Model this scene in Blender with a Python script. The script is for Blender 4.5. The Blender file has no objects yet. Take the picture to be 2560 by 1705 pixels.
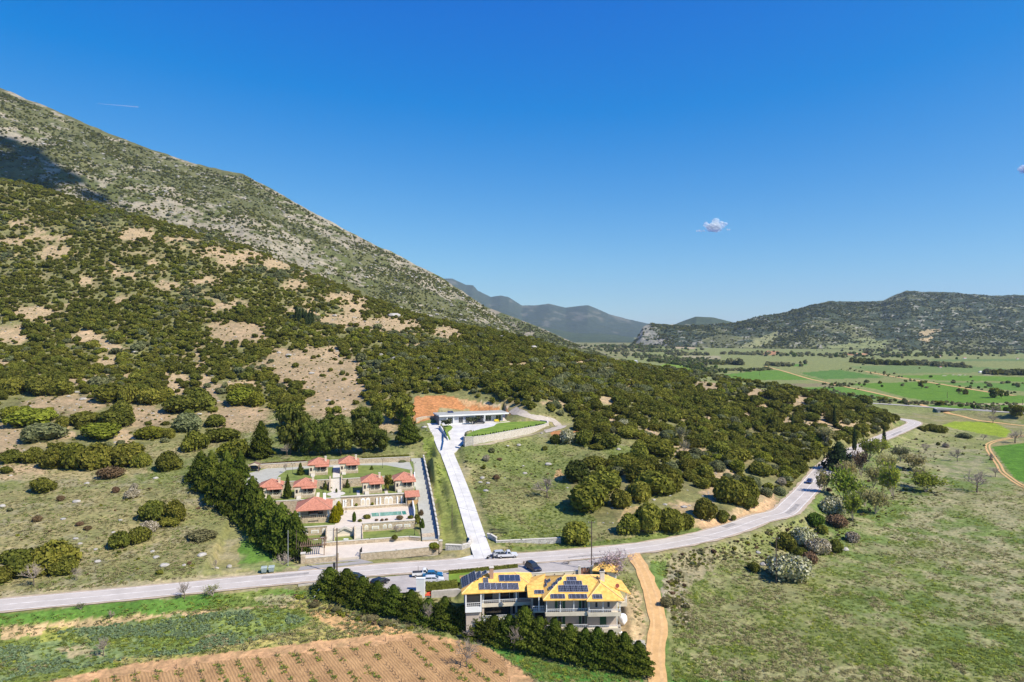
import bpy, math, random
import numpy as np
from mathutils import Vector, Matrix
R = math.radians
random.seed(7)
rs = np.random.RandomState(11)
scene = bpy.context.scene
col = scene.collection

# ------------------------------------------------------------------ camera, sky, sun, exposure
F, CX, CY, HC = 1706.667, 1280.0, 830.0, 55.0        # focal length in photo pixels, horizon point, camera height
cam_d = bpy.data.cameras.new('camera'); cam = bpy.data.objects.new('camera', cam_d); col.objects.link(cam)
cam.location = (0, 0, HC); cam.rotation_euler = (R(90), 0, 0)
cam_d.lens = 24.0; cam_d.sensor_width = 36.0; cam_d.shift_y = -22.5 / 2560
cam_d.clip_start = 1.0; cam_d.clip_end = 60000
scene.camera = cam
SUN_EL, SUN_H = R(47), (0.86, -0.51)                 # sun elevation and horizontal direction towards the sun
sun_d = bpy.data.lights.new('sun', 'SUN'); sun = bpy.data.objects.new('sun', sun_d); col.objects.link(sun)
sun_d.energy = 5.0; sun_d.angle = R(0.53); sun_d.color = (1.0, 0.93, 0.81)
SD = Vector((SUN_H[0] * math.cos(SUN_EL), SUN_H[1] * math.cos(SUN_EL), math.sin(SUN_EL))).normalized()
sun.rotation_euler = SD.to_track_quat('Z', 'Y').to_euler(); sun.location = (200, -100, 400)
world = bpy.data.worlds.new('World'); scene.world = world; world.use_nodes = True
wn, wl = world.node_tree.nodes, world.node_tree.links
wn.clear()
sky = wn.new('ShaderNodeTexSky'); sky.sky_type = 'NISHITA'; sky.sun_disc = False
sky.sun_elevation = SUN_EL; sky.sun_rotation = math.atan2(SUN_H[0], SUN_H[1])
sky.altitude = 300; sky.air_density = 1.0; sky.dust_density = 0.25; sky.ozone_density = 2.0
bg = wn.new('ShaderNodeBackground'); bg.inputs[1].default_value = 0.11
wo = wn.new('ShaderNodeOutputWorld')
sep = wn.new('ShaderNodeSeparateColor'); cmb = wn.new('ShaderNodeCombineColor'); wl.new(sky.outputs[0], sep.inputs[0])
for ch, (k_, c_) in enumerate(((.70, -1.06), (.78, -.37), (.484, 2.79))):          # a deep, clean spring-sky blue
    ma = wn.new('ShaderNodeMath'); ma.operation = 'MULTIPLY_ADD'; ma.inputs[1].default_value = k_; ma.inputs[2].default_value = c_
    mx_ = wn.new('ShaderNodeMath'); mx_.operation = 'MAXIMUM'; mx_.inputs[1].default_value = 0.01
    wl.new(sep.outputs[ch], ma.inputs[0]); wl.new(ma.outputs[0], mx_.inputs[0]); wl.new(mx_.outputs[0], cmb.inputs[ch])
wl.new(cmb.outputs[0], bg.inputs[0]); wl.new(bg.outputs[0], wo.inputs[0])
scene.view_settings.view_transform = 'Standard'; scene.view_settings.look = 'None'
scene.view_settings.exposure = 0.42; scene.view_settings.gamma = 1.0; scene.view_settings.use_curve_mapping = False
scene.render.engine = 'CYCLES'
scene.cycles.use_denoising = True
scene.cycles.max_bounces = 6; scene.cycles.diffuse_bounces = 3; scene.cycles.transparent_max_bounces = 24
scene.cycles.volume_bounces = 0

# ------------------------------------------------------------------ photo measurement helpers (used only to find where things stand)
CR = {'S': (0, 0, 1.0), 'V': (0, 0, 2354/2560), 'C1': (600, 1100, 4.48), 'C2': (1040, 960, 5.6), 'C3': (1080, 1340, 2355/580), 'C4': (700, 1340, 2355/580),
      'C5': (1940, 950, 2160/620), 'C6': (1540, 660, 2355/1020), 'C7': (0, 1150, 2034/720), 'C8': (1500, 1250, 2355/700),
      'D1': (0, 440, 3.68), 'D2': (600, 600, 3.68), 'D3': (0, 820, 3.68), 'D4': (560, 900, 3.68), 'D5': (1200, 820, 3.68),
      'D6': (1300, 1060, 3.68), 'D7': (1660, 880, 3.68), 'D8': (0, 180, 1.84)}
def uv(c, x, y):
    a, b, s = CR[c]; return a + x / s, b + y / s
def on_z(c, x, y, z):
    u, v = uv(c, x, y); D = (HC - z) * F / (v - CY); return Vector(((u - CX) * D / F, D, z))
def on_f(c, x, y, f):
    z = 15.5
    for _ in range(12): p = on_z(c, x, y, z); z = .5*z+.5*f(p.x, p.y)
    return on_z(c, x, y, z)
def on_d(c, x, y, D):
    u, v = uv(c, x, y); return Vector(((u - CX) * D / F, D, HC - (v - CY) * D / F))
def on_plane(c, x, y, p0, n):
    u, v = uv(c, x, y); d = Vector(((u - CX) / F, 1, -(v - CY) / F)); o = Vector((0, 0, HC))
    return o + d * ((p0 - o).dot(n) / d.dot(n))
def polyuv(c, pts): return np.array([uv(c, *p) for p in pts])

# ------------------------------------------------------------------ noise, polygons
def _h(ix, iy, s):
    n = (ix.astype(np.int64) * 374761393 + iy.astype(np.int64) * 668265263 + s * 1442695041) & 0x7fffffff
    n = ((n ^ (n >> 13)) * 1274126177) & 0x7fffffff
    return ((n ^ (n >> 16)) & 0xffff) / 65535.0
def vn(x, y, s=0):
    ix, iy = np.floor(x), np.floor(y); fx, fy = x - ix, y - iy
    fx = fx*fx*(3-2*fx); fy = fy*fy*(3-2*fy)
    a, b, c, d = _h(ix, iy, s), _h(ix+1, iy, s), _h(ix, iy+1, s), _h(ix+1, iy+1, s)
    return (a + (b-a)*fx) * (1-fy) + (c + (d-c)*fx) * fy
def fbm(x, y, o=4, s=0, g=0.5):
    t, a, n = 0, 1.0, 0
    for k in range(o):
        t = t + a * vn(x * 2**k + 17.3*k, y * 2**k - 9.1*k, s + k); n += a; a *= g
    return t / n
def inpoly(px, py, poly):
    poly = np.asarray(poly, float); r = np.zeros(px.shape, bool)
    m = (px >= poly[:, 0].min()) & (px <= poly[:, 0].max()) & (py >= poly[:, 1].min()) & (py <= poly[:, 1].max())
    if not m.any(): return r
    x, y = px[m], py[m]; ins = np.zeros(x.shape, bool); n = len(poly)
    for i in range(n):
        x1, y1 = poly[i]; x2, y2 = poly[(i+1) % n]
        if y1 == y2: continue
        c = ((y1 > y) != (y2 > y)) & (x < (x2-x1)*(y-y1)/(y2-y1) + x1)
        ins ^= c
    r[m] = ins; return r
def clip_y(poly, y0, above):
    out = []; n_ = len(poly); k = (lambda q: q[1] >= y0) if above else (lambda q: q[1] <= y0)
    for i in range(n_):
        a, b = poly[i], poly[(i+1) % n_]
        if k(a): out.append(a)
        if k(a) != k(b): t = (y0-a[1])/(b[1]-a[1]); out.append((a[0]+t*(b[0]-a[0]), y0))
    return out
def sstep(a, b, x):
    t = np.clip((x-a)/(b-a), 0, 1); return t*t*(3-2*t)
def seg_dist(x, y, P):
    """distance to polyline P (n,3), with z along it"""
    best = np.full(x.shape, 1e9); bz = np.zeros(x.shape)
    for i in range(len(P)-1):
        a, b = P[i], P[i+1]; d = b[:2]-a[:2]; L = (d*d).sum()
        t = np.clip(((x-a[0])*d[0]+(y-a[1])*d[1])/L, 0, 1)
        dd = np.hypot(x-a[0]-t*d[0], y-a[1]-t*d[1]); m = dd < best
        best[m] = dd[m]; bz[m] = (a[2]+t*(b[2]-a[2]))[m]
    return best, bz
def smooth_line(P, n=6):
    P = np.asarray(P, float); out = []
    for i in range(len(P)-1):
        p0, p1, p2, p3 = P[max(i-1, 0)], P[i], P[i+1], P[min(i+2, len(P)-1)]
        for k in range(n):
            t = k/n
            out.append(0.5*((2*p1)+(-p0+p2)*t+(2*p0-5*p1+4*p2-p3)*t*t+(-p0+3*p1-3*p2+p3)*t**3))
    out.append(P[-1]); return np.array(out)

# ------------------------------------------------------------------ where the lines on the ground run
ROAD = smooth_line([on_z(*a) for a in [('V', -330, 1425, 0), ('V', -150, 1406, 0), ('V', 0, 1391, 0), ('V', 200, 1373, 0), ('V', 400, 1354, 0), ('V', 600, 1334, 0), ('V', 760, 1319, 0),
    ('V', 900, 1307, 0), ('V', 1060, 1296, 0), ('V', 1150, 1287, 0), ('V', 1300, 1276, 0), ('V', 1400, 1267, 0), ('V', 1500, 1255, 0), ('V', 1600, 1237, 0),
    ('V', 1680, 1216, 0), ('V', 1750, 1191, 0), ('C5', 60, 1155, 0), ('C5', 150, 1075, 0), ('C5', 240, 985, 0), ('C5', 320, 890, 0), ('C5', 410, 785, 0), ('C5', 500, 705, 0),
    ('C5', 620, 640, 0), ('C5', 740, 585, 0), ('C5', 860, 533, 0), ('C5', 980, 480, 0), ('C5', 1100, 430, 0), ('C5', 1185, 392, 0), ('C5', 1205, 370, 0), ('C5', 1150, 350, 0), ('C5', 1060, 338, 0), ('C5', 900, 325, 0)]], 6)
FAR_ROAD = smooth_line([on_z(*a) for a in [('C5', 300, 170, 0), ('C5', 580, 188, 0), ('C5', 1000, 212, 0), ('C5', 1400, 240, 0), ('C5', 1760, 264, 0), ('C5', 2160, 288, 0), ('C5', 2500, 310, 0)]], 5)
DRIVE = np.array([(-6.4, 165.0, 0.05), (-7.2, 167.8, 0.25), (-10.4, 183.2, 2.84), (-14.3, 202.6, 6.08), (-18.6, 222.1, 9.3), (-22.2, 237.5, 11.9), (-25.4, 252.5, 14.3)])
DIRT = smooth_line([(30.0, 170, 0), (30.6, 160, -0.6), (30.6, 150, -1.9), (29.5, 138, -3.6), (26.6, 126.4, -5), (24.3, 112, -6.2), (22, 95, -7.4)], 5)
CO, CT = Vector((-42.6, 166.0, 0)), R(14)             # frame of the cottage compound
def cw(a, b, z=0.0):
    return Vector((CO.x + a*math.cos(CT) - b*math.sin(CT), CO.y + a*math.sin(CT) + b*math.cos(CT), z))
def cinv(x, y):
    dx, dy = x-CO.x, y-CO.y
    return dx*math.cos(CT)+dy*math.sin(CT), -dx*math.sin(CT)+dy*math.cos(CT)
CDRIVE = np.array([cw(23.4, 6, 1.0), cw(23.9, 12, 1.7), cw(25.4, 40, 6.0), cw(26.9, 71, 10.4)])

# ------------------------------------------------------------------ terrain height: scattered heights met by a smooth surface
def cp(u, D, z=None, v=None):
    if z is None: z = HC-(v-CY)*D/F
    return ((u-CX)*D/F, D, z)
P = []
for u, rows in {
    -500: [(128, 0), (170, 5), (220, 12), (262, 19), (320, 33), (388, 55), (455, 86), (530, 126), (610, 178), (700, 236), (820, 250), (1000, 255)],
    0: [(139.8, 0), (151, .9), (181, 5.2), (221, 10.4), (255, 16.2), (315, 27.5), (380, 46), (440, 72.8), (510, 108), (590, 154), (672, 204), (800, 214), (1000, 222), (1500, 230), (4000, 200)],
    326: [(146, 0), (157, 1), (185, 5), (223, 9.9), (262, 15.6), (322, 26.9), (388, 45.9), (455, 73.4), (530, 110), (640, 164.5), (800, 160), (1000, 160), (1500, 150)],
    652: [(270, 14.3), (330, 26.2), (400, 45.6), (480, 74.4), (570, 107), (628, 126.5), (800, 115), (1000, 110), (1500, 70), (4000, 60)],
    1088: [(322, 26.9), (395, 38.1), (480, 50), (590, 65.7), (750, 55), (1000, 38), (1500, 10)],
    1305: [(297, 20.6), (365, 30.2), (430, 39.4), (500, 46.5), (545, 49.3), (650, 42), (900, 15), (1200, -6), (4000, -8)],
    1545: [(172, 0), (205.7, 4.4), (242, 9.6), (273, 13.9), (335, 21.6), (430, 27.3), (520, 30.3), (600, 27), (750, 10), (950, -6)],
    1740: [(184.8, 0), (194, 1.2), (232, 5.2), (300, 9.8), (395, 15.7), (500, 22.5), (570, 20), (700, 5), (850, -6)],
    1960: [(228, 0), (240, 1.6), (255, 2.7), (310, 6), (380, 10.5), (455, 17.4), (520, 14), (620, 0), (720, -6)],
    2120: [(318, 2.8), (365, 5.8), (425, 11.2), (480, 6), (560, -4)],
    2240: [(385, 0.6), (408, 2.3), (440, 0)]}.items():
    P += [cp(u, D, z) for D, z in rows]
P += [cp(2300, 240, -4), cp(2560, 240, -4), cp(2000, 178, -4.3), cp(2400, 133, -5), cp(2560, 117, -5), cp(1900, 151.6, -4.5), cp(1750, 124, -5), cp(1700, 159.6, -3),
      cp(1800, 170, -3.2), cp(1950, 195, -3), cp(2100, 215, -3.5), cp(2200, 262, -3.2), cp(2300, 300, -3.3), cp(2560, 300, -4), cp(2300, 355, -2.6), cp(2400, 430, -3.5), cp(2560, 450, -4), cp(2560, 360, -4),
      cp(2800, 150, -5), cp(2900, 300, -5), cp(2900, 600, -6), cp(2900, 1200, -7), cp(2900, 4000, -8), cp(2560, 600, -6), cp(2560, 1000, -7), cp(2560, 2000, -8), cp(2560, 4500, -8),
      cp(2300, 600, -6), cp(2000, 800, -6.5), cp(2000, 1500, -7.5), cp(1700, 1500, -7.5), cp(1700, 3000, -8), cp(2000, 4500, -8), cp(1500, 2000, -8), cp(1450, 1400, -6.5), cp(1450, 4500, -8),
      cp(900, 130, -3), cp(600, 128.6, -3), cp(100, 128.6, -3), cp(0, 115, -4), cp(800, 116, -4.5), cp(1250, 117.7, -5), cp(1500, 119, -5.2), cp(200, 142.3, -.8), cp(400, 137, -2), cp(700, 142.6, -1), cp(-500, 115, -3)]
P += [(-60, 60, -8), (0, 60, -8.5), (60, 60, -8.5), (-110, 70, -6), (110, 70, -7), (-25, 25, -10), (25, 25, -10), (0, 140, -3.6), (10, 129, -4.2), (20, 126, -4.5), (-10, 131, -3.8), (22, 140, -2.6)]
P += [tuple(cw(a, b, z)) for a, b, z in [(-40, 12, 1.8), (-40, 40, 5.8), (-38, 67, 10), (-10, 70, 10.3), (22, 71, 10.4), (31, 12, 1.8), (33, 40, 6), (36, 70, 10.6), (50, 12, 1.9), (55, 40, 6.2), (62, 66, 10)]]
P += [(-16, 286, 17), (10, 287, 16.9), (-42, 290, 18.6), (-8, 312, 22.5), (-30, 315, 24), (14, 280, 16.3), (30, 283, 16.2), (22, 262, 14.4), (0, 242, 13.2)]
P += [tuple(on_z('C2', x, y, 15.3)) for x, y in [(640, 800), (800, 815), (1000, 795), (1200, 750), (1400, 705), (1600, 655), (1800, 605), (1950, 600)]] + [(-32, 253, 14.1), (-38, 262, 15.3), (-37, 275, 16.6), (-21, 246, 13.3), (-30, 245, 13.0), (-28, 235, 11.6), (-17, 236, 11.8), (5, 297, 16.9), (14, 292, 16.9), (22, 300, 17.8), (-4, 301, 17.2)]
P += [tuple(p) for p in ROAD[::5]] + [tuple(p + np.array([0, 0, -2.5])) for p in FAR_ROAD[::5]] + [tuple(p) for p in DRIVE[1:]] + [tuple(p) for p in DIRT[::6]]
P = np.array(P, float)
def lp(x, y): return np.arctan2(x, y), np.log(np.hypot(x, y))
_pt, _pl = lp(P[:, 0], P[:, 1])
_keep = []
for i in range(len(P)):
    if all((_pt[i]-_pt[j])**2+(_pl[i]-_pl[j])**2 > 0.0006 for j in _keep): _keep.append(i)
P = P[_keep]; _pt = _pt[_keep]; _pl = _pl[_keep]
CC = 0.004
def kern(t, l): return np.sqrt((t[:, None]-_pt[None])**2 + (l[:, None]-_pl[None])**2 + CC)
n = len(P)
A = np.zeros((n+3, n+3)); A[:n, :n] = kern(_pt, _pl) - 0.0*np.eye(n)
Q = np.stack([np.ones(n), _pt, _pl], 1); A[:n, n:] = Q; A[n:, :n] = Q.T
WR = np.linalg.solve(A, np.concatenate([P[:, 2], np.zeros(3)]))
def rbf(x, y):
    x = np.ravel(x); y = np.ravel(y); out = np.empty(x.shape)
    for s in range(0, len(x), 60000):
        t, l = lp(x[s:s+60000], y[s:s+60000])
        out[s:s+60000] = kern(t.astype(np.float32), l.astype(np.float32)) @ WR[:n] + WR[n] + WR[n+1]*t + WR[n+2]*l
    return out
PARK = [tuple(on_z(c, x, y, 0))[:2] for c, x, y in [('C4', 560, 470), ('C4', 900, 430), ('C4', 1300, 395), ('C4', 1700, 370), ('C3', 400, 330), ('C3', 850, 300), ('C3', 1000, 285), ('C3', 1500, 250), ('C3', 1990, 190), ('C3', 1975, 220), ('C3', 1700, 262), ('C3', 1640, 330), ('C3', 1490, 372), ('C3', 990, 398), ('C3', 600, 420), ('C3', 120, 470), ('C4', 1660, 490), ('C4', 1400, 570), ('C4', 1200, 575), ('C4', 960, 540), ('C4', 700, 500)]]
def court_z(x, y): return min(17.0, .3+.167*(y-168))
COURT_H = [tuple(on_f('C2', x, y, court_z))[:2] for x, y in [(330, 500), (480, 500), (820, 470), (1000, 470), (1230, 440), (1260, 480), (1200, 560), (1000, 650), (850, 700), (720, 745), (672, 770), (690, 800), (770, 850), (600, 905), (530, 960), (330, 960), (300, 900), (262, 800), (440, 795), (450, 700), (440, 660), (360, 590), (340, 540)]]
def ramp_z(x, y): return max(14.0, 14.35+.085*(y-253))
RAMP_H = [tuple(on_f('C2', x, y, ramp_z))[:2] for x, y in [(262, 800), (455, 797), (350, 610), (322, 545), (148, 550), (190, 660)]]
LAWN_H = [tuple(on_z('C2', x, y, 17.2))[:2] for x, y in [(690, 738), (800, 738), (950, 722), (1100, 695), (1250, 667), (1400, 640), (1550, 612), (1700, 585), (1790, 565), (1835, 545), (1820, 528), (1680, 520), (1500, 525), (1300, 535), (1180, 545), (1130, 555), (1090, 590), (1000, 612), (900, 632), (820, 655), (740, 690)]]
def height(x, y, raw=False):
    x = np.asarray(x, float); y = np.asarray(y, float); sh = x.shape
    x = x.ravel(); y = y.ravel()
    z = rbf(x, y); D = np.hypot(x, y)
    k = sstep(14, 60, z) * sstep(1400, 900, D)
    z += k * (6.0*(fbm(x/70, y/70, 3, 3)-.5) + 2.2*(fbm(x/17, y/17, 3, 5)-.5))
    z += 0.5*(fbm(x/11, y/11, 3, 9)-.5) * sstep(900, 300, D)
    m = (y > 100) & (y < 620)
    if m.any():
        xm, ym, zm = x[m], y[m], z[m]
        a, b = cinv(xm, ym)
        ins = sstep(-29.5, -28, a) * sstep(2.3, 1.2, a-23.4-.054*(b-6)) * sstep(-3.2, -2.2, b) * sstep(70, 68, b)
        zm = zm*(1-ins) + ins*(np.clip(0.145*b, -.2, 10)-1.6)
        for pl, zz in ((PARK, -0.12), (COURT_H, np.minimum(.3+.167*(ym-168), 17)-.35), (RAMP_H, np.maximum(14, 14.35+.085*(ym-253))-.3), (LAWN_H, 16.9)):
            q = inpoly(xm, ym, pl); zm[q] = (zz[q] if hasattr(zz, 'shape') else np.minimum(zz, zm[q]) if zz > 1 else zz)
        d, bz = seg_dist(xm, ym, DIRT); w = sstep(5.5, 2.2, d); zm = zm*(1-w)+w*(bz-.10)
        d, bz = seg_dist(xm, ym, DRIVE); w = sstep(5.5, 3.1, d); zm = zm*(1-w)+w*(bz-.25)
        d, bz = seg_dist(xm, ym, CDRIVE); w = sstep(4.6, 3.1, d); zm = zm*(1-w)+w*(bz-.5)
        d, bz = seg_dist(xm, ym, FAR_ROAD); w = sstep(11, 3.6, d); zm = zm*(1-w)+w*(bz-.16)
        d, bz = seg_dist(xm, ym, ROAD); w = sstep(9, 4.6, d); zm = zm*(1-w)+w*(bz-.10-.06*np.clip(d-3.6,0,1))
        v = (xm > -11.5) & (xm < 23.5) & (ym > 127.5) & (ym < 151)
        vb = sstep(-12.5, -10.5, xm)*sstep(24, 22, xm)*sstep(126.5, 128, ym)*sstep(151.5, 150, ym)
        zm = zm*(1-vb) + vb*np.where(ym > 144.5, -.3, -4.2)
        z[m] = zm
    return z.reshape(sh)

TH = np.linspace(-0.86, 0.86, 860)
RR = np.concatenate([np.geomspace(25, 100, 50, endpoint=False), np.geomspace(100, 460, 380, endpoint=False), np.geomspace(460, 1000, 120, endpoint=False), np.geomspace(1000, 5600, 90)])
GT, GR = np.meshgrid(TH, RR)
GX, GY = GR*np.sin(GT), GR*np.cos(GT)
GZ = height(GX, GY)
LR = np.log(RR)
def gz(x, y):
    """terrain height by interpolating the built grid"""
    x = np.asarray(x, float); y = np.asarray(y, float)
    t = np.clip((np.arctan2(x, y)-TH[0])/(TH[1]-TH[0]), 0, len(TH)-1.001); l = np.log(np.hypot(x, y))
    i = np.clip(np.searchsorted(LR, l)-1, 0, len(RR)-2); f = np.clip((l-LR[i])/(LR[i+1]-LR[i]), 0, 1)
    j = t.astype(int); g = t-j
    return (GZ[i, j]*(1-g)+GZ[i, j+1]*g)*(1-f) + (GZ[i+1, j]*(1-g)+GZ[i+1, j+1]*g)*f
_DS = np.geomspace(70, 5000, 1500)
def ground(c, x, y):
    """first point where the sight line through a photo point meets the ground"""
    u, v = uv(c, x, y); X = (u-CX)/F*_DS; Z = HC-(v-CY)/F*_DS
    d = Z-gz(X, _DS); k = np.argmax(d < 0)
    if d[k] >= 0 or k == 0: return None
    t = d[k-1]/(d[k-1]-d[k]); D = _DS[k-1]+t*(_DS[k]-_DS[k-1]); xx = (u-CX)/F*D
    return Vector((xx, D, float(gz(xx, D))))
def proj(x, y, z): return CX+F*x/y, CY+F*(HC-z)/y

# ------------------------------------------------------------------ materials
def S(r, g, b): return tuple(((c/255)/12.92 if c/255 <= .04045 else ((c/255+.055)/1.055)**2.4) for c in (r, g, b))
def _new(name):
    m = bpy.data.materials.new(name); m.use_nodes = True; nt = m.node_tree; nt.nodes.clear()
    o = nt.nodes.new('ShaderNodeOutputMaterial'); return m, nt, o
def _mix(nt, a, b, fac, mode='MIX'):
    mx = nt.nodes.new('ShaderNodeMix'); mx.data_type = 'RGBA'; mx.blend_type = mode; mx.clamp_result = False
    for s, v in ((mx.inputs[0], fac), (mx.inputs[6], a), (mx.inputs[7], b)):
        if hasattr(v, 'is_linked'): nt.links.new(v, s)
        elif isinstance(v, (int, float)): s.default_value = v
        else: s.default_value = (*v[:3], 1)
    return mx.outputs[2]
def _noise(nt, scale, detail=4, rough=.6, vec=None, dist=0):
    nz = nt.nodes.new('ShaderNodeTexNoise'); nz.inputs['Scale'].default_value = scale; nz.inputs['Detail'].default_value = detail
    nz.inputs['Roughness'].default_value = rough; nz.inputs['Distortion'].default_value = dist
    if vec is not None: nt.links.new(vec, nz.inputs['Vector'])
    return nz.outputs['Fac']
def _ramp(nt, fac, lo, hi, p0=.35, p1=.65):
    r = nt.nodes.new('ShaderNodeValToRGB'); r.color_ramp.elements[0].position = p0; r.color_ramp.elements[1].position = p1
    r.color_ramp.elements[0].color = (*lo, 1); r.color_ramp.elements[1].color = (*hi, 1); nt.links.new(fac, r.inputs[0]); return r.outputs[0]
def _objc(nt):
    return nt.nodes.new('ShaderNodeTexCoord').outputs['Object']
MATS = {}
def mat(name, c, rough=.7, var=.12, scale=1.5, metal=0, spec=.3, bump=0, bscale=8, c2=None):
    """plain weathered surface: colour with two scales of tonal noise"""
    if name in MATS: return MATS[name]
    m, nt, o = _new(name); b = nt.nodes.new('ShaderNodeBsdfPrincipled')
    oc = _objc(nt)
    lo = tuple(x*(1-var*1.6) for x in c); hi = tuple(min(1, x*(1+var)) for x in (c2 or c))
    cc = _ramp(nt, _noise(nt, scale, 5, .65, oc), lo, hi, .3, .7)
    nt.links.new(cc, b.inputs['Base Color']); b.inputs['Roughness'].default_value = rough; b.inputs['Metallic'].default_value = metal
    b.inputs['Specular IOR Level'].default_value = spec
    if bump:
        bp = nt.nodes.new('ShaderNodeBump'); bp.inputs['Strength'].default_value = bump; bp.inputs['Distance'].default_value = .05
        nt.links.new(_noise(nt, bscale, 4, .6, oc), bp.inputs['Height']); nt.links.new(bp.outputs[0], b.inputs['Normal'])
    nt.links.new(b.outputs[0], o.inputs[0]); MATS[name] = m; return m
def stone_mat(name, c, c2, joint, scale=2.2):
    if name in MATS: return MATS[name]
    m, nt, o = _new(name); b = nt.nodes.new('ShaderNodeBsdfPrincipled'); oc = _objc(nt)
    v = nt.nodes.new('ShaderNodeTexVoronoi'); v.inputs['Scale'].default_value = scale; nt.links.new(oc, v.inputs['Vector'])
    e = nt.nodes.new('ShaderNodeTexVoronoi'); e.feature = 'DISTANCE_TO_EDGE'; e.inputs['Scale'].default_value = scale; nt.links.new(oc, e.inputs['Vector'])
    sep = nt.nodes.new('ShaderNodeSeparateColor'); nt.links.new(v.outputs['Color'], sep.inputs[0])
    st = _ramp(nt, sep.outputs[0], c, c2, .1, .9)
    st = _mix(nt, st, _ramp(nt, _noise(nt, 6, 4, .7, oc), (.75, .75, .75), (1.15, 1.12, 1.1)), 1.0, 'MULTIPLY')
    jr = _ramp(nt, e.outputs['Distance'], (1, 1, 1), (0, 0, 0), .02, .07)
    nt.links.new(_mix(nt, st, joint, jr), b.inputs['Base Color']); b.inputs['Roughness'].default_value = .9; b.inputs['Specular IOR Level'].default_value = .15
    bp = nt.nodes.new('ShaderNodeBump'); bp.inputs['Strength'].default_value = .7; bp.inputs['Distance'].default_value = .06; bp.invert = True
    nt.links.new(jr, bp.inputs['Height']); nt.links.new(bp.outputs[0], b.inputs['Normal'])
    nt.links.new(b.outputs[0], o.inputs[0]); MATS[name] = m; return m
def leaf_mat(name, lo, hi, trans=.33, rnd=.24):
    if name in MATS: return MATS[name]
    m, nt, o = _new(name); oi = nt.nodes.new('ShaderNodeObjectInfo')
    ge = nt.nodes.new('ShaderNodeNewGeometry')
    cc = _ramp(nt, ge.outputs['Random Per Island'], lo, hi, .1, .95)
    br = nt.nodes.new('ShaderNodeMapRange'); br.inputs[3].default_value = 1-rnd; br.inputs[4].default_value = 1+rnd; nt.links.new(oi.outputs['Random'], br.inputs[0])
    hs = nt.nodes.new('ShaderNodeHueSaturation'); nt.links.new(cc, hs.inputs['Color']); nt.links.new(br.outputs[0], hs.inputs['Value'])
    hr = nt.nodes.new('ShaderNodeMapRange'); hr.inputs[3].default_value = .487; hr.inputs[4].default_value = .513
    mul = nt.nodes.new('ShaderNodeMath'); mul.operation = 'MULTIPLY'; mul.inputs[1].default_value = 7.31; nt.links.new(oi.outputs['Random'], mul.inputs[0])
    fr = nt.nodes.new('ShaderNodeMath'); fr.operation = 'FRACT'; nt.links.new(mul.outputs[0], fr.inputs[0]); nt.links.new(fr.outputs[0], hr.inputs[0])
    nt.links.new(hr.outputs[0], hs.inputs['Hue'])
    d = nt.nodes.new('ShaderNodeBsdfDiffuse'); t = nt.nodes.new('ShaderNodeBsdfTranslucent'); mx = nt.nodes.new('ShaderNodeMixShader'); mx.inputs[0].default_value = trans
    nt.links.new(hs.outputs[0], d.inputs[0]); nt.links.new(hs.outputs[0], t.inputs[0]); nt.links.new(d.outputs[0], mx.inputs[1]); nt.links.new(t.outputs[0], mx.inputs[2])
    nt.links.new(mx.outputs[0], o.inputs[0]); MATS[name] = m; return m
def ground_mat(name, s1=.9, s2=.12, amp=.35, bump=.6, bd=.25, attr='Col', stretch=None):
    if name in MATS: return MATS[name]
    m, nt, o = _new(name); b = nt.nodes.new('ShaderNodeBsdfPrincipled'); oc = _objc(nt)
    a = nt.nodes.new('ShaderNodeAttribute'); a.attribute_name = attr
    n1, n2, n3 = _noise(nt, s1, 6, .7, oc), _noise(nt, s2, 5, .65, oc), _noise(nt, s1*.3, 5, .7, oc, 1.2)
    c = _mix(nt, a.outputs['Color'], _ramp(nt, n1, (1-amp,)*3, (1+amp, 1+amp*.95, 1+amp*.8), .32, .68), 1.0, 'MULTIPLY')
    c = _mix(nt, c, _ramp(nt, n3, (1-amp*.7, 1-amp*.5, 1-amp*.6), (1+amp*.6, 1+amp*.55, 1+amp*.5), .36, .64), 1.0, 'MULTIPLY')
    c = _mix(nt, c, _ramp(nt, n2, (1-amp*.5, 1-amp*.4, 1-amp*.5), (1+amp*.5, 1+amp*.45, 1+amp*.4), .3, .7), 1.0, 'MULTIPLY')
    nt.links.new(c, b.inputs['Base Color']); b.inputs['Roughness'].default_value = .95; b.inputs['Specular IOR Level'].default_value = .08
    bp = nt.nodes.new('ShaderNodeBump'); bp.inputs['Strength'].default_value = bump; bp.inputs['Distance'].default_value = bd
    nt.links.new(n1, bp.inputs['Height']); nt.links.new(bp.outputs[0], b.inputs['Normal'])
    nt.links.new(b.outputs[0], o.inputs[0]); MATS[name] = m; return m

# ------------------------------------------------------------------ object helpers
def tag(o, label=None, cat=None, group=None, kind=None):
    if label: o['label'] = label
    if cat: o['category'] = cat
    if group: o['group'] = group
    if kind: o['kind'] = kind
    return o
def thing(name, loc, label, cat, group=None, rz=0.0):
    o = bpy.data.objects.new(name, None); o.empty_display_size = .5; col.objects.link(o)
    o.location = loc; o.rotation_euler = (0, 0, rz); return tag(o, label, cat, group)
def link(name, me, parent=None, loc=None, rz=None, sc=None):
    o = bpy.data.objects.new(name, me); col.objects.link(o)
    if parent: o.parent = parent
    if loc is not None: o.location = loc
    if rz is not None: o.rotation_euler = (0, 0, rz)
    if sc is not None: o.scale = sc
    return o
def copy_tree(root, loc, rz=0.0, sc=None, label=None, group=None):
    r = root.copy(); col.objects.link(r); r.location = loc; r.rotation_euler = (0, 0, rz)
    if sc is not None: r.scale = sc
    if label: r['label'] = label
    if group: r['group'] = group
    for ch in root.children:
        c = ch.copy(); col.objects.link(c); c.parent = r
        for g in ch.children:
            d = g.copy(); col.objects.link(d); d.parent = c
    return r
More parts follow.
